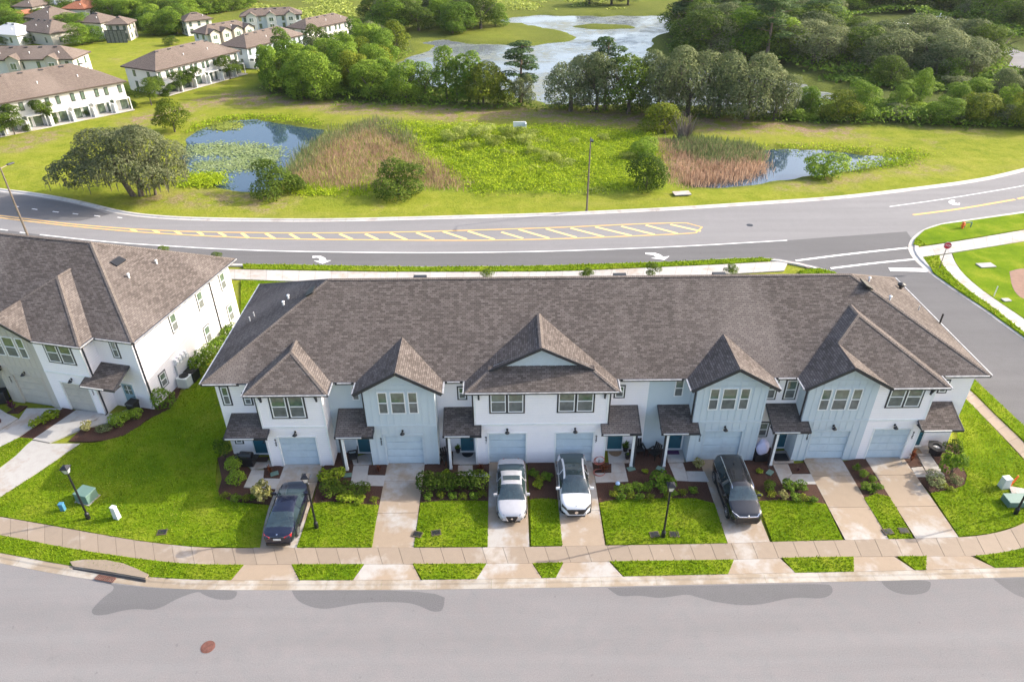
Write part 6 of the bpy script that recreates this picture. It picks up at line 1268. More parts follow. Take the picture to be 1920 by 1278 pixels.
    C['detail'](root, patch, hl, w2)
    for s in (1, -1):
        for hx in C['handles']: wy2 = w2*smoothkeys(plan, hx); MB().box(hx-.09, hx+.09, min(s*(wy2-.0), s*(wy2+.03)), max(s*(wy2-.0), s*(wy2+.03)), C['bz']-.17, C['bz']-.135).build('door_handle', C['mirm'], root)
    # door shut lines and sills
    for s in (1, -1):
        for dx in C['doors']:
            b = MB(); pts = [(dx, s*(w2*smoothkeys(plan, dx)*k+.004), z) for k, z in ((.975, .32), (1.0, .52), (.987, C['bz']-.1), (.955, C['bz']))]
            for p_, q_ in zip(pts[:-1], pts[1:]): b.bar(p_, q_, .012, .012)
            b.build('door_seam', M['black'], root)
        b = MB(); b.bar((C['wheels'][0]+.45, s*w2*.985, .27), (C['wheels'][1]-.45, s*w2*.985, .27), .05, .12); b.build('sill', M['black'], root)
    return root
def paint(name, c, metal, rough=.25, fl=0.):
    x = NM(name, rough, metal, .5); co = x.coord(); f = x.noise(3, 3, .6, co); x.col(x.ramp(f, (.3, tuple(v*.93 for v in c)), (.7, tuple(min(1, v*1.04) for v in c)))); x.b.inputs['Coat Weight'].default_value = .8; x.b.inputs['Coat Roughness'].default_value = .04; return x.m
M['rubber'] = simple('tyre', (.015, .015, .016), .85); M['rim'] = simple('alloy', (.6, .6, .62), .3, .9); M['darkrim'] = simple('dark_alloy', (.12, .12, .13), .35, .8)
M['chrome'] = simple('chrome', (.75, .75, .78), .12, 1.); M['red'] = simple('tail_lens', (.32, .01, .015), .15, coat=1.); M['lens'] = simple('head_lens', (.55, .58, .62), .08, .3, coat=1.)
M['plate'] = simple('licence_plate', (.62, .62, .6), .4)
def det_blue(root, patch, hl, w2):
    for s in (1, -1):
        patch('tail_light', [(-hl+.02, s*.42, .80), (-hl+.02, s*.42, .90), (-hl+.16, s*w2*.80, .97), (-hl+.34, s*w2*.90, .97), (-hl+.16, s*w2*.86, .80), (-hl+.05, s*.6, .76)], M['red'], th=.035)
        patch('headlight', [(hl-.1, s*.45, .62), (hl-.14, s*.45, .72), (hl-.38, s*w2*.86, .80), (hl-.3, s*w2*.88, .68)], M['lens'], th=.03)
    MB().box(-hl-.02, -hl+.03, -.22, .22, .66, .80).build('licence_plate', M['plate'], root); MB().box(-hl+.0, -hl+.06, -.42, .42, .82, .88).build('trim_strip', M['chrome'], root)
    MB().box(-hl-.03, -hl+.1, -.7, .7, .25, .45).build('rear_bumper', M['black'], root); MB().lathe([(.05, 0), (.05, .03)], 12, (-hl+.12, 0, .99)).build('emblem', M['chrome'], root)
def det_silver(root, patch, hl, w2):
    patch('grille', [(hl-.0, -.36, .66), (hl+.03, -.22, .36), (hl+.03, .22, .36), (hl-.0, .36, .66)], M['black'], th=.03)
    for s in (1, -1):
        patch('headlight', [(hl-.08, s*.44, .62), (hl-.12, s*.46, .72), (hl-.46, s*w2*.88, .82), (hl-.34, s*w2*.93, .70)], M['darkrim'], th=.03); patch('bumper_vent', [(hl-.10, s*.62, .34), (hl-.12, s*.58, .44), (hl-.26, s*w2*.9, .5), (hl-.24, s*w2*.9, .36)], M['black'], th=.02)
        b = MB(); b.bar((hl+.02, s*.37, .67), (hl+.045, s*.23, .35), .05, .04); b.build('grille_trim', M['chrome'], root)
    MB().box(hl-.02, hl+.03, -.5, .5, .22, .30).build('front_lip', M['black'], root); MB().tube((hl+.03, 0, .55), (hl+.07, 0, .55), .07).build('emblem', M['chrome'], root)
    for s in (1, -1): patch('tail_light', [(-hl+.02, s*.45, .84), (-hl+.02, s*.45, .94), (-hl+.3, s*w2*.9, .95), (-hl+.2, s*w2*.9, .84)], M['red'], th=.03)
def det_white(root, patch, hl, w2):
    patch('grille', [(hl-.02, -.62, .78), (hl+.02, -.42, .46), (hl+.02, .42, .46), (hl-.02, .62, .78)], M['black'], th=.03); MB().tube((hl+.03, 0, .63), (hl+.07, 0, .63), .11, None, 16).build('emblem', M['chrome'], root)
    for s in (1, -1):
        patch('headlight', [(hl-.05, s*.60, .74), (hl-.06, s*.60, .82), (hl-.42, s*w2*.86, .93), (hl-.32, s*w2*.9, .80)], M['black'], th=.03); patch('bumper_vent', [(hl-.06, s*.66, .38), (hl-.06, s*.66, .48), (hl-.2, s*w2*.92, .52), (hl-.2, s*w2*.92, .38)], M['black'], th=.025)
        patch('tail_light', [(-hl+.02, s*.4, .98), (-hl+.02, s*.4, 1.05), (-hl+.25, s*w2*.9, 1.05), (-hl+.2, s*w2*.9, .96)], M['red'], th=.03)
    MB().box(hl-.02, hl+.035, -.55, .55, .24, .32).build('front_lip', M['black'], root); MB().lathe([(.04, 0), (.03, .02)], 12, (hl-.22, 0, .93)).build('badge', M['chrome'], root)
def det_black(root, patch, hl, w2):
    b = MB(); b.box(hl-.03, hl+.03, -.66, .66, .42, .84); b.build('grille', M['black'], root)
    for s in (1, -1):
        b = MB(); b.bar((hl+.03, 0, .93), (hl+.01, s*.55, .93), .05, .05); b.bar((hl+.01, s*.55, .93), (hl-.42, s*w2*.9, 1.0), .05, .05); b.build('light_bar', M['chrome'], root)
        patch('headlight', [(hl-.02, s*.60, .72), (hl-.04, s*.60, .84), (hl-.36, s*w2*.9, .94), (hl-.26, s*w2*.92, .74)], M['darkrim'], th=.03)
        b = MB(); z = 1.80; b.bar((-1.95, s*.66, z-.06), (-1.85, s*.66, z+.02), .04); b.bar((-1.85, s*.66, z+.02), (.75, s*.66, z+.02), .045); b.bar((.75, s*.66, z+.02), (.9, s*.66, z-.08), .04); b.build('roof_rail', M['chrome'], root)
        b = MB(); b.bar((-2., s*w2*.955, 1.1), (1.15, s*w2*.955, 1.07), .02, .02); b.build('window_trim', M['chrome'], root)
        patch('tail_light', [(-hl+.02, s*.5, 1.0), (-hl+.02, s*.5, 1.12), (-hl+.25, s*w2*.9, 1.12), (-hl+.2, s*w2*.9, 1.)], M['red'], th=.03)
    MB().tube((hl+.0, 0, 1.0), (hl+.06, 0, 1.0), .06).build('emblem', M['plate'], root); MB().box(-1.3, -1.15, -.02, .02, 1.82, 1.9).build('antenna', M['black'], root)
pl = [(-9, .78), (-2.45, .80), (-2.2, .90), (-1.8, .975), (-1, 1), (1., 1), (1.7, .975), (2.1, .9), (2.35, .76), (9, .74)]
def scalepl(L): return [(-L/2, .76), (-L/2+.12, .86), (-L/2+.45, .955), (-L/2+1., .995), (0, 1), (L/2-1.2, .995), (L/2-.6, .96), (L/2-.25, .86), (L/2-.07, .74), (L/2, .62)]
LS = 4.9
sedan_top = [(-2.45, .86), (-2.4, .97), (-1.75, 1.05), (-1.0, 1.32), (-.45, 1.42), (.2, 1.44), (.6, 1.36), (1.35, 1.02), (1.9, .90), (2.25, .78), (2.38, .68), (2.45, .55)]
sedan = dict(L=4.9, W=1.84, H=1.45, bz=.98, top=sedan_top, belt=[(-2.45, .85), (-2.2, .98), (0, .98), (1.3, .93), (2., .82), (2.45, .55)], plan=scalepl(4.9), ws0=1.38, ws1=.42, rw0=-.85, rw1=-1.78, g0=-1.5, g1=1.25, pil=[-1.35, -.32, -.24, .98], wheels=(-1.42, 1.43), wr=.335, mir=.95, handles=(-.5, .55), doors=(-1.2, -.28, 1.05))
silver = dict(sedan, paint=paint('silver_white_paint', (.46, .45, .47), .2, .28), mirm=None, sun=(-.32, .12, 1), label='silver white sedan with a small black sunroof, nose to the street', detail=det_silver); silver['mirm'] = silver['paint']
blue = dict(sedan, paint=paint('dark_blue_paint', (.012, .015, .036), .35, .22), label='dark blue sedan with its tail to the street on the leftmost driveway', detail=det_blue, rimm=M['rim']); blue['mirm'] = blue['paint']
white = dict(L=4.86, W=1.94, H=1.60, bz=1.08, top=[(-2.43, .95), (-2.38, 1.12), (-1.9, 1.32), (-1.1, 1.53), (-.4, 1.6), (.1, 1.58), (.45, 1.5), (1.3, 1.12), (1.9, 1.0), (2.25, .88), (2.38, .76), (2.43, .6)], belt=[(-2.43, .9), (-2.2, 1.05), (0, 1.07), (1.2, 1.03), (2., .9), (2.43, .6)], plan=scalepl(4.86), ws0=1.34, ws1=.42, rw0=-1.5, rw1=-2.2, sun=(-1.5, .42, 1), g0=-1.8, g1=1.15,
             pil=[-1.6, -.4, -.32, .92], wheels=(-1.48, 1.5), wr=.37, mir=.92, handles=(-.6, .5), doors=(-1.35, -.36, 1.), paint=paint('white_paint', (.62, .62, .64), .0, .25), label='white electric crossover with a full black glass roof, nose to the street', detail=det_white); white['mirm'] = white['paint']
black = dict(L=5.0, W=1.96, H=1.76, bz=1.12, top=[(-2.5, 1.0), (-2.46, 1.35), (-2.2, 1.66), (-1.8, 1.74), (-.6, 1.77), (.35, 1.75), (.7, 1.66), (1.35, 1.18), (1.6, 1.12), (2.2, 1.03), (2.4, .95), (2.5, .75)], belt=[(-2.5, .95), (-2.3, 1.12), (0, 1.12), (1.3, 1.08), (2.2, .98), (2.5, .75)], plan=[(-2.5, .84), (-2.35, .93), (-1.8, .99), (0, 1), (1.6, .99), (2.15, .95), (2.4, .85), (2.5, .72)], ws0=1.38, ws1=.68, rw0=-2.2, rw1=-2.46, g0=-2.1, g1=1.2,
             pil=[-2.05, -1.3, -1.22, -.4, -.3, .9], wheels=(-1.5, 1.52), wr=.38, mir=.98, handles=(-.7, .45), doors=(-1.3, -.35, 1.05), paint=paint('black_paint', (.018, .018, .022), .3, .22), label='black three row SUV with silver roof rails on the fifth driveway', detail=det_black, rimm=M['chrome']); black['mirm'] = black['paint']
def carpos(front_px, rear_px, car, nose_street=True):
    a = np.array(G(*front_px)); c = np.array(G(*rear_px)); d = (a-c)/np.hypot(*(a-c)); return d
# blue: tail centre at (523,1030) ground; silver nose (959,987); white nose (1080,976); black nose (1398,992)
def put(C, end_px, ang, nose):
    X_, Y_ = G(*end_px); d = np.array([math.cos(ang), math.sin(ang)]); s = -1 if nose else 1; c = np.array([X_, Y_])+d*s*C['L']/2; return make_car(C, c, ang)
put(blue, (524, 1028), math.radians(90.), False); put(silver, (960, 984), math.radians(-90), True); put(white, (1080, 974), math.radians(-90.5), True); put(black, (1398, 990), math.radians(-90), True)

# ------------------------------------------------------------------ lamps, signs, boxes
def post_lamp(px_, top, label):
    X_, Y_ = G(*px_); h = YP(top[0], top[1], Y_)[1]; r = empty('post_lamp', (X_, Y_, 0), 0, label, 'lamp post', 'black post lamps along the front lawns'); h = 4.45
    b = MB(); b.lathe([(.13, 0), (.13, .5), (.09, .56), (.065, .6), (.055, h-.65)], 12); b.build('pole', M['blackmetal'], r)
    b = MB(); b.lathe([(.06, h-.68), (.12, h-.6), (.13, h-.56)], 12); b.build('collar', M['blackmetal'], r)
    g = MB(); g.mesh([(sx*w_, sy*w_, z) for z, w_ in ((h-.56, .11), (h-.18, .19)) for sx, sy in ((-1, -1), (1, -1), (1, 1), (-1, 1))], [(0, 1, 5, 4), (1, 2, 6, 5), (2, 3, 7, 6), (3, 0, 4, 7)]); g.build('lamp_glass', M['lens'], r)
    f = MB()
    for sx, sy in ((-1, -1), (1, -1), (1, 1), (-1, 1)): f.bar((sx*.115, sy*.115, h-.56), (sx*.195, sy*.195, h-.18), .025)
    c = f; c.mesh([(sx*w_, sy*w_, z) for z, w_ in ((h-.18, .24), (h-.13, .23), (h+.02, .07)) for sx, sy in ((-1, -1), (1, -1), (1, 1), (-1, 1))], [(0, 3, 2, 1), (0, 1, 5, 4), (1, 2, 6, 5), (2, 3, 7, 6), (3, 0, 4, 7), (4, 5, 9, 8), (5, 6, 10, 9), (6, 7, 11, 10), (7, 4, 8, 11), (8, 9, 10, 11)]); f.build('lantern_top', M['blackmetal'], r)
post_lamp((167, 973), (115, 870), 'black post lamp beside the green transformer box on the left lawn'); post_lamp((594, 990), (568, 885), 'black post lamp at the right side of the dark blue sedan')
post_lamp((1243, 1007), (1255, 895), 'black post lamp on the wide middle lawn left of the black SUV'); post_lamp((1903, 964), (1960, 860), 'black post lamp cut off by the right picture edge')
def street_light(px_, h, ang, label):
    X_, Y_ = G(*px_); r = empty('street_light', (X_, Y_, 0), ang, label, 'street light'); b = MB(); b.tube((0, 0, 0), (0, 0, h), .12, .07, 12); b.lathe([(.2, 0), (.2, .1), (.13, .14)], 12); b.build('pole', M['galv'], r); b = MB(); b.tube((0, 0, h-.12), (.9, 0, h), .04); b.build('arm', M['galv'], r); b = MB(); b.obox(Matrix.Translation((1.15, 0, h)), .75, .34, .14); b.build('lamp_head', M['blackmetal'], r, bevel=.04)
M['galv'] = simple('brown_grey_metal', (.16, .13, .11), .5, .3)
street_light((1100, 396), 8.8, -PI/2, 'tall street light pole on the grass in front of the marsh'); street_light((62, 466), 9., 1.2, 'tall leaning looking street light pole behind the left roof')
X_, Y_ = G(1760, 506); r = empty('stop_sign', (X_, Y_, .1), 0, 'red stop sign at the street corner', 'sign'); MB().tube((0, 0, 0), (0, 0, 2.9), .035, None, 8).build('post', M['galv'], r)
oc = [(.38*math.cos(PI/8+k*PI/4), .38*math.sin(PI/8+k*PI/4)) for k in range(8)]; sr = empty('sign_board', (0, -.05, 2.6), 0, parent=r)
b = MB(); b.mesh([(x, 0, z) for x, z in oc]+[(x, .02, z) for x, z in oc], [tuple(range(8)), tuple(range(15, 7, -1))]+[(k, (k+1) % 8, 8+(k+1) % 8, 8+k) for k in range(8)]); b.build('plate', M['trimw'], sr)
M['signred'] = simple('sign_red', (.50, .015, .03), .4, var=.03)
b = MB(); b.mesh([(x*.93, -.004, z*.93) for x, z in oc], [tuple(range(8))]); b.build('red_face', M['signred'], sr)
cu_ = bpy.data.curves.new('stop', 'FONT'); cu_.body = 'STOP'; cu_.size = .30; cu_.align_x = 'CENTER'; cu_.align_y = 'CENTER'; cu_.extrude = .002; o = textmesh('lettering', cu_, M['trimw'], sr); o.location = (0, -.008, 0); o.rotation_euler = (PI/2, 0, 0); sr.rotation_euler = (0, 0, -.35)
M['green_box'] = simple('green_enamel', (.12, .20, .17), .5, var=.08, sc_=2); M['bluebox'] = simple('blue_plastic', (.06, .20, .32), .5); M['greybox'] = simple('grey_enamel', (.55, .58, .56), .5, var=.06, sc_=2); M['orange'] = simple('orange_plastic', (.70, .13, .02), .5, var=.05)
def box_thing(name, px_, rz, w_, d_, h_, mat, label, cat, lid=.02, taper=1., lidmat=None, pad=0):
    X_, Y_ = G(*px_); r = empty(name, (X_, Y_, .05), rz, label, cat); b = MB(); b.mesh([(sx*w_/2*k, sy*d_/2*k, z) for z, k in ((0, 1), (h_, taper)) for sx, sy in ((-1, -1), (1, -1), (1, 1), (-1, 1))], [(0, 1, 5, 4), (1, 2, 6, 5), (2, 3, 7, 6), (3, 0, 4, 7), (4, 5, 6, 7)]); b.build('cabinet', mat, r, bevel=.02)
    c = MB(); c.box(-w_/2*taper-.02, w_/2*taper+.02, -d_/2*taper-.02, d_/2*taper+.02, h_, h_+.05); c.build('lid', lidmat or mat, r, bevel=.02)
    if pad: MB().box(-w_/2-pad, w_/2+pad, -d_/2-pad, d_/2+pad, -.08, .05).build('concrete_pad', M['conc'], r)
    return r
box_thing('transformer_box', (165, 936), -.3, .98, .85, .68, M['green_box'], 'green metal transformer box on the left lawn', 'utility box', pad=.08)
box_thing('utility_pedestal', (120, 957), 0, .26, .24, .55, M['bluebox'], 'small blue utility pedestal left of the first lamp post', 'utility box'); box_thing('utility_pedestal', (221, 972), -.3, .38, .3, .95, M['greybox'], 'white utility pedestal right of the first lamp post', 'utility box', taper=.82)
box_thing('utility_pedestal', (1880, 914), .1, .55, .45, .8, M['greybox'], 'pale grey pedestal on the right lawn beside the orange marker', 'utility box', taper=.85); box_thing('utility_vault', (1902, 944), 0, 1.35, .8, .42, M['green_box'], 'low green vault with a grey lid on the right lawn', 'utility box', lidmat=M['green_box'])
box_thing('concrete_pad', (1912, 926), -.3, 1.1, .9, .06, M['conc'], 'pale concrete pad behind the low green vault', 'concrete pad')
X_, Y_ = G(1893, 912); r = empty('marker_post', (X_, Y_, 0), 0, 'leaning orange marker post on the right lawn', 'marker'); MB().bar((0, 0, 0), (.22, 0, .95), .12, .03).build('post', M['orange'], r)
box_thing('concrete_pad', (1848, 499), .1, 1.6, .9, .06, M['conc'], 'pale concrete slab in the grass near the stop sign', 'concrete pad'); box_thing('concrete_pad', (1278, 364), .1, 2.1, 1.2, .08, M['conc'], 'white concrete lid in the meadow before the right pond', 'concrete pad')
box_thing('concrete_pad', (1886, 564), .1, .7, .5, .06, M['conc'], 'small white lid in the grass at the right edge', 'concrete pad')
X_, Y_ = G(1863, 556); r = empty('marker_stake', (X_, Y_, 0), 0, 'short yellow stake beside the bare soil', 'marker'); MB().tube((0, 0, 0), (0, 0, 1.1), .05, None, 6).build('stake', M['plate'], r)
X_, Y_ = G(1803, 430); r = empty('fire_hydrant', (X_, Y_, 0), 0, 'orange fire hydrant on the corner verge', 'hydrant'); b = MB(); b.lathe([(.2, 0), (.2, .08), (.13, .1), (.13, .65), (.18, .67), (.16, .82), (.05, .92)], 12); b.build('barrel', M['orange'], r); b = MB(); b.tube((-.26, 0, .5), (.26, 0, .5), .07); b.build('outlets', M['orange'], r)
X_, Y_ = G(1812, 428); r = empty('valve_pipes', (X_, Y_, 0), 0, 'green backflow pipes beside the orange hydrant', 'pipes'); b = MB(); b.tube((-.3, 0, 0), (-.3, 0, .7), .06); b.tube((.4, 0, 0), (.4, 0, .7), .06); b.tube((-.3, 0, .7), (.4, 0, .7), .07); b.build('pipes', M['green_box'], r)
X_, Y_ = G(974, 240); r = empty('headwall', (X_, Y_, 0), 0, 'small white concrete drain structure at the far side of the marsh', 'drain structure'); MB().box(-1, 1, -.1, .1, 0, 1.).build('wall', M['trimw'], r); MB().box(.9, 1.1, -1., -.11, 0, .9).build('wing_wall', M['trimw'], r)
M['rust'] = simple('rusty_iron', (.16, .07, .055), .8, .3, var=.3, sc_=5)
X_, Y_ = G(390, 1212); r = empty('manhole_cover', (X_, Y_, .003), .3, 'rusty round manhole cover in the street', 'manhole cover'); b = MB(); b.lathe([(.36, 0), (.36, .012), (.33, .014)], 32); b.build('frame_ring', M['rust'], r)
b = MB(); b.lathe([(.30, 0), (.30, .018)], 32)
for i in range(-3, 4): w_ = math.sqrt(max(0, .28**2-(i*.08)**2)); b.box(-w_, w_, i*.08-.012, i*.08+.012, .018, .026)
b.build('lid', M['rust'], r)
X_, Y_ = G(1406, 422); tag(MB().prism([(X_+.35*math.cos(t*PI/8), Y_+.35*math.sin(t*PI/8)) for t in range(16)], -.01, .01).build('manhole_cover', M['blackmetal']), 'dark manhole cover in the main road before the junction', 'manhole cover')
# storm inlet in the kerb
r = empty('storm_drain', (0, 0, 0), 0, 'concrete storm drain inlet with a rusty grate in the front kerb', 'storm drain')
MB().prism(GW(q('8', [(370, 656), (440, 646), (560, 648), (650, 666), (720, 694), (782, 724), (765, 742), (560, 706), (385, 680)])), .02, .15).build('inlet_top', M['walk'], r)
MB().prism(GW(q('8', [(383, 684), (560, 711), (765, 746), (762, 757), (555, 722), (380, 692)])), .0, .055).build('opening', M['black'], r)
A_, B_, C_, D_ = [Vector((*p, .07)) for p in GW(q('8', [(518, 722), (608, 738), (590, 760), (498, 742)]))]; b = MB(); b.bar(A_, B_, .04); b.bar(C_, D_, .04); b.bar(A_, D_, .04); b.bar(B_, C_, .04)
b.build('grate_frame', M['rust'], r)
for k in range(1, 9): MB().bar(A_.lerp(B_, k/9), D_.lerp(C_, k/9), .035).build('grate_bar', M['rust'], r)
for i, (p, lb) in enumerate([((305, 999), 'small black square cover in the left front lawn'), ((783, 1003), 'black meter lid at the left corner of the third lawn'), ((818, 1000), 'second black meter lid on the third lawn'), ((1227, 1003), 'black meter lid left of the middle lamp post'), ((1264, 1003), 'black meter lid right of the middle lamp post'), ((1664, 998), 'black meter lid left on the narrow lawn between the last driveways'), ((1694, 996), 'black meter lid right on the narrow lawn between the last driveways')]):
    X_, Y_ = G(*p); r = empty('meter_lid', (X_, Y_, .05), random.uniform(-.3, .3), lb, 'meter lid'); MB().box(-.24, .24, -.17, .17, 0, .07).build('lid', M['black'], r); MB().box(-.29, .29, -.22, .22, -.02, .062).build('rim', M['soil'], r)
for i, (p, lb, rz) in enumerate([((652, 892), 'green valve box lid in the second bed', .1), ((1183, 880), 'green valve box lid beside the fourth porch post', .3), ((1238, 880), 'green valve box lid near the fifth porch post', -.6), ((1443, 887), 'green valve box lid near the sixth porch post', .8), ((515, 889), 'green lid in the small bed at the first porch', .4)]):
    X_, Y_ = G(*p); r = empty('valve_box', (X_, Y_, .05), rz, lb, 'valve box'); MB().box(-.26, .26, -.18, .18, 0, .06).build('lid', M['green_box'], r)
# porch things
def mat_rug(px_, w_, d_, mat, label, half=False, rz=0.):
    X_, Y_ = G(*px_); r = empty('door_mat', (X_, Y_, .056), rz, label, 'door mat'); b = MB()
    if half: b.prism([(w_/2*math.cos(t*PI/12), -d_*math.sin(t*PI/12)) for t in range(13)], 0, .02)
    else: b.box(-w_/2, w_/2, -d_/2, d_/2, 0, .02)
    b.build('mat', mat, r); return r
M['brownmat'] = simple('brown_mat', (.05, .028, .018), .95); M['tanmat'] = simple('tan_mat', (.22, .15, .09), .95); M['purplemat'] = simple('purple_mat', (.08, .03, .09), .95)
mat_rug((490, 862), .95, .5, M['brownmat'], 'dark brown door mat of the first porch'); mat_rug((877, 850), .8, .42, M['black'], 'half round black door mat of the third porch', True); mat_rug((1153, 847), .9, .5, M['tanmat'], 'half round tan door mat of the fourth porch', True); mat_rug((1262, 849), .8, .38, M['purplemat'], 'purple door mat of the fifth porch'); mat_rug((1463, 858), 1., .75, M['black'], 'large dark rug of the sixth porch'); mat_rug((1716, 846), .7, .5, M['tanmat'], 'faded tan mat of the last porch')
def chair(px_, rz, label, name='garden_chair', mat='black'):
    X_, Y_ = G(*px_); r = empty(name, (X_, Y_, .05), rz, label, 'chair')
    MB().box(-.3, .3, -.28, .28, .34, .40).build('seat', M[mat], r)
    for k in range(4): MB().obox(Matrix.Translation((-.225+k*.15, .33, .68)) @ Matrix.Rotation(-.22, 4, 'X'), .12, .03, .66).build('back_slat', M[mat], r)
    for s in (1, -1): b = MB(); b.box(s*.34-.05, s*.34+.05, -.3, .3, .56, .6); b.build('armrest', M[mat], r)
    for sx in (1, -1):
        for sy in (1, -1): MB().box(sx*.3-.03, sx*.3+.03, sy*.26-.03, sy*.26+.03, 0, .55 if sy < 0 else .6).build('leg', M[mat], r)
chair((1197, 850), .2, 'left black garden chair in the mulch between the fourth and fifth doors'); chair((1226, 857), -.9, 'right black garden chair in the mulch between the fourth and fifth doors'); chair((663, 864), -1.3, 'black garden chair on the second porch'); chair((838, 866), .5, 'black garden chair beside the third porch post')
def bin_(px_, rz, label, h=1.0, mat='black', name='wheelie_bin'):
    X_, Y_ = G(*px_); r = empty(name, (X_, Y_, .05), rz, label, 'bin'); b = MB(); b.mesh([(sx*.33*k, sy*.33*k, z) for z, k in ((.05, .8), (h, 1)) for sx, sy in ((-1, -1), (1, -1), (1, 1), (-1, 1))], [(3, 2, 1, 0), (0, 1, 5, 4), (1, 2, 6, 5), (2, 3, 7, 6), (3, 0, 4, 7)]); b.build('body', M[mat], r)
    c = MB(); c.mesh([(-.36, -.36, h), (.36, -.36, h), (.36, .36, h), (-.36, .36, h), (-.34, -.3, h+.1), (.34, -.3, h+.1), (.34, .36, h+.14), (-.34, .36, h+.14)], [(3, 2, 1, 0), (4, 5, 6, 7), (0, 1, 5, 4), (1, 2, 6, 5), (2, 3, 7, 6), (3, 0, 4, 7)]); c.build('lid', M[mat], r)
    for s in (1, -1): MB().tube((s*.3, .3, .12), (s*.36, .3, .12), .12, None, 12).build('wheel', M['rubber'], r)
bin_((255, 776), -.3, 'black wheeled bin beside the porch of the left row'); bin_((10, 755), .2, 'black wheeled bin at the left picture edge')
def grill(px_, rz, label):
    X_, Y_ = G(*px_); r = empty('barbecue_grill', (X_, Y_, .05), rz, label, 'grill'); MB().box(-.45, .45, -.28, .28, .08, .75).build('cabinet', M['black'], r, bevel=.03); b = MB(); b.tube((-.4, 0, .85), (.4, 0, .85), .26, None, 14); b.build('hood', M['black'], r)
    for s in (1, -1): MB().box(s*.62-.16, s*.62+.16, -.25, .25, .74, .78).build('side_shelf', M['black'], r)
    MB().bar((-.3, -.27, .9), (.3, -.27, .9), .03).build('handle', M['chrome'], r)
grill((467, 872), -.1, 'black barbecue grill under a cover beside the first door')
X_, Y_ = G(1752, 849); r = empty('fire_pit', (X_, Y_, .05), 0, 'black hexagonal fire pit table beside the last porch', 'fire pit'); b = MB(); b.lathe([(.42, 0), (.44, .45), (.62, .5), (.62, .6), (.3, .6), (.28, .45)], 6); b.build('bowl', M['black'], r); b = MB(); b.lathe([(.26, .46), (.1, .52)], 8); b.build('stones', M['soffit'], r)
# covered furniture by the sixth porch
X_, Y_ = G(1424, 862); r = empty('covered_grill', (X_, Y_, .05), 0, 'black cart heaped with pale lilac covers at the wall of the sixth home', 'covered cart'); MB().box(-.42, .42, -.3, .35, .08, .6).build('cart', M['black'], r)
M['lilac'] = simple('lilac_cloth', (.55, .52, .68), .8, var=.1, sc_=3); bm = bmesh.new(); bmesh.ops.create_icosphere(bm, subdivisions=4, radius=.5)
for v in bm.verts: n_ = math.sin(v.co.x*9+v.co.z*6)*.05+math.sin(v.co.y*11+v.co.x*5)*.05; v.co *= 1+n_; v.co.x *= .85; v.co.y *= .7; v.co.z = v.co.z*1.25+1.1
me = bpy.data.meshes.new('cover'); bm.to_mesh(me); bm.free(); me.materials.append(M['lilac']); me.shade_smooth(); link('cover', me, r)
def pot(px_, label, kind='spike', s=1.):
    X_, Y_ = G(*px_); r = empty('potted_plant', (X_, Y_, .05), 0, label, 'potted plant'); MB().lathe([(.13, 0), (.19, .34), (.21, .36), (.17, .36)], 14).build('pot', M['black'] if kind != 'w' else M['trimw'], r); o = link('leaves', GP['spike'][0], r); o.location = (0, 0, .3); o.scale = (.75*s,)*3
pot((1172, 846), 'dark potted plant beside the fourth door'); pot((859, 848), 'small potted plant in a pale pot beside the third door', s=.7); pot((1176, 860), 'black pot at the foot of the fourth porch post', s=.4)
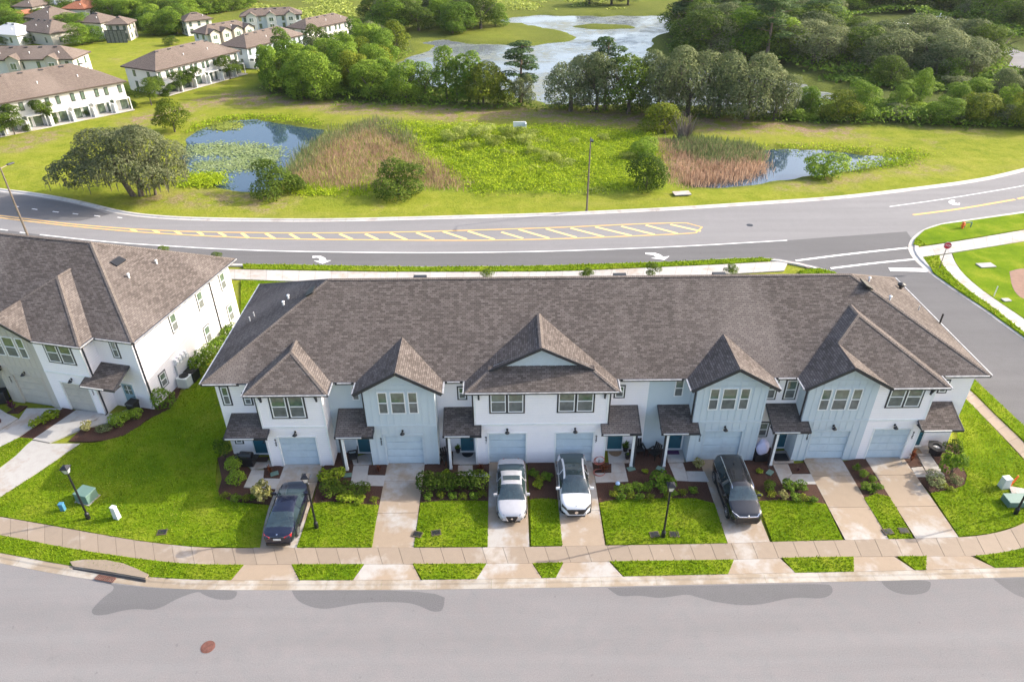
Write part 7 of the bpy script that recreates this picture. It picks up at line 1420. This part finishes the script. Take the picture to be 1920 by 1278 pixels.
# garden hose: two loops of red hose on a stand
def hose():
    X_, Y_ = G(1122, 880); r = empty('garden_hose', (X_, Y_, .05), 0, 'red garden hose looped on a hanger and trailing on the walk by the white crossover', 'hose'); M['hose'] = simple('red_hose', (.42, .12, .09), .5)
    for cz, rad, flat, k in ((.75, .36, 0, 3), (.03, .38, 1, 2)):
        for j in range(k):
            b = MB(); N_ = 28; rr = rad-.03*j; pts = [(rr*math.cos(t*2*PI/N_)+.03*j, (-.35+rr*math.sin(t*2*PI/N_)*.9 if flat else .04*j), cz if flat else cz+rr*math.sin(t*2*PI/N_)) for t in range(N_)]
            for i in range(N_): b.tube(pts[i], pts[(i+1) % N_], .018, None, 6, False)
            b.build('hose_coil', M['hose'], r)
    MB().tube((0, .05, 0), (0, .05, .8), .02).build('stake', M['blackmetal'], r)
hose()
X_, Y_ = G(1157, 918); r = empty('gazing_ball', (X_, Y_, .05), 0, 'small blue and white garden ball on a stick in the middle bed', 'garden ornament'); b = MB(); b.lathe([(.02, 0), (.02, .4)], 8); b.build('stick', M['blackmetal'], r); b = MB(); b.lathe([(.01, .38), (.1, .41), (.15, .5), (.15, .56), (.1, .65), (.01, .68)], 16); b.build('ball', simple('blue_glass', (.35, .5, .72), .1), r, smooth=True)
# air conditioner beside the left row
X_, Y_ = G(350, 722); r = empty('air_conditioner', (X_, Y_, .02), LROT, 'grey air conditioning unit by the meters on the sunlit wall', 'air conditioner'); MB().box(-.45, .45, -.45, .45, .05, .9).build('casing', M['greybox'], r, bevel=.03); MB().box(-.5, .5, -.5, .5, 0, .05).build('pad', M['conc'], r); MB().lathe([(.36, .9), (.36, .93), (.1, .94)], 20).build('fan_grille', M['black'], r)
X_, Y_ = G(362, 712); r = empty('air_conditioner', (X_, Y_, .02), LROT, 'dark air conditioning unit behind the grey one', 'air conditioner'); MB().box(-.45, .45, -.45, .45, .05, .9).build('casing', M['blackmetal'], r, bevel=.03); MB().lathe([(.36, .9), (.36, .93), (.1, .94)], 20).build('fan_grille', M['black'], r)
# ------------------------------------------------------------------ air
hz = MB(); hz.box(-4100, 4100, -900, 6100, -3, 37); ho = hz.build('haze', M['soil']); ho.data.materials.clear(); ho['kind'] = 'stuff'; ho['label'] = 'thin pale haze in the air over the whole neighbourhood'; ho['category'] = 'haze'
hm = bpy.data.materials.new('haze'); hm.use_nodes = True; hn = hm.node_tree; hn.nodes.clear(); ho_ = hn.nodes.new('ShaderNodeOutputMaterial'); pv = hn.nodes.new('ShaderNodeVolumePrincipled'); pv.inputs['Color'].default_value = (.9, .93, 1, 1); pv.inputs['Density'].default_value = .00006; pv.inputs['Anisotropy'].default_value = .2
hn.links.new(pv.outputs[0], ho_.inputs['Volume']); ho.data.materials.append(hm)
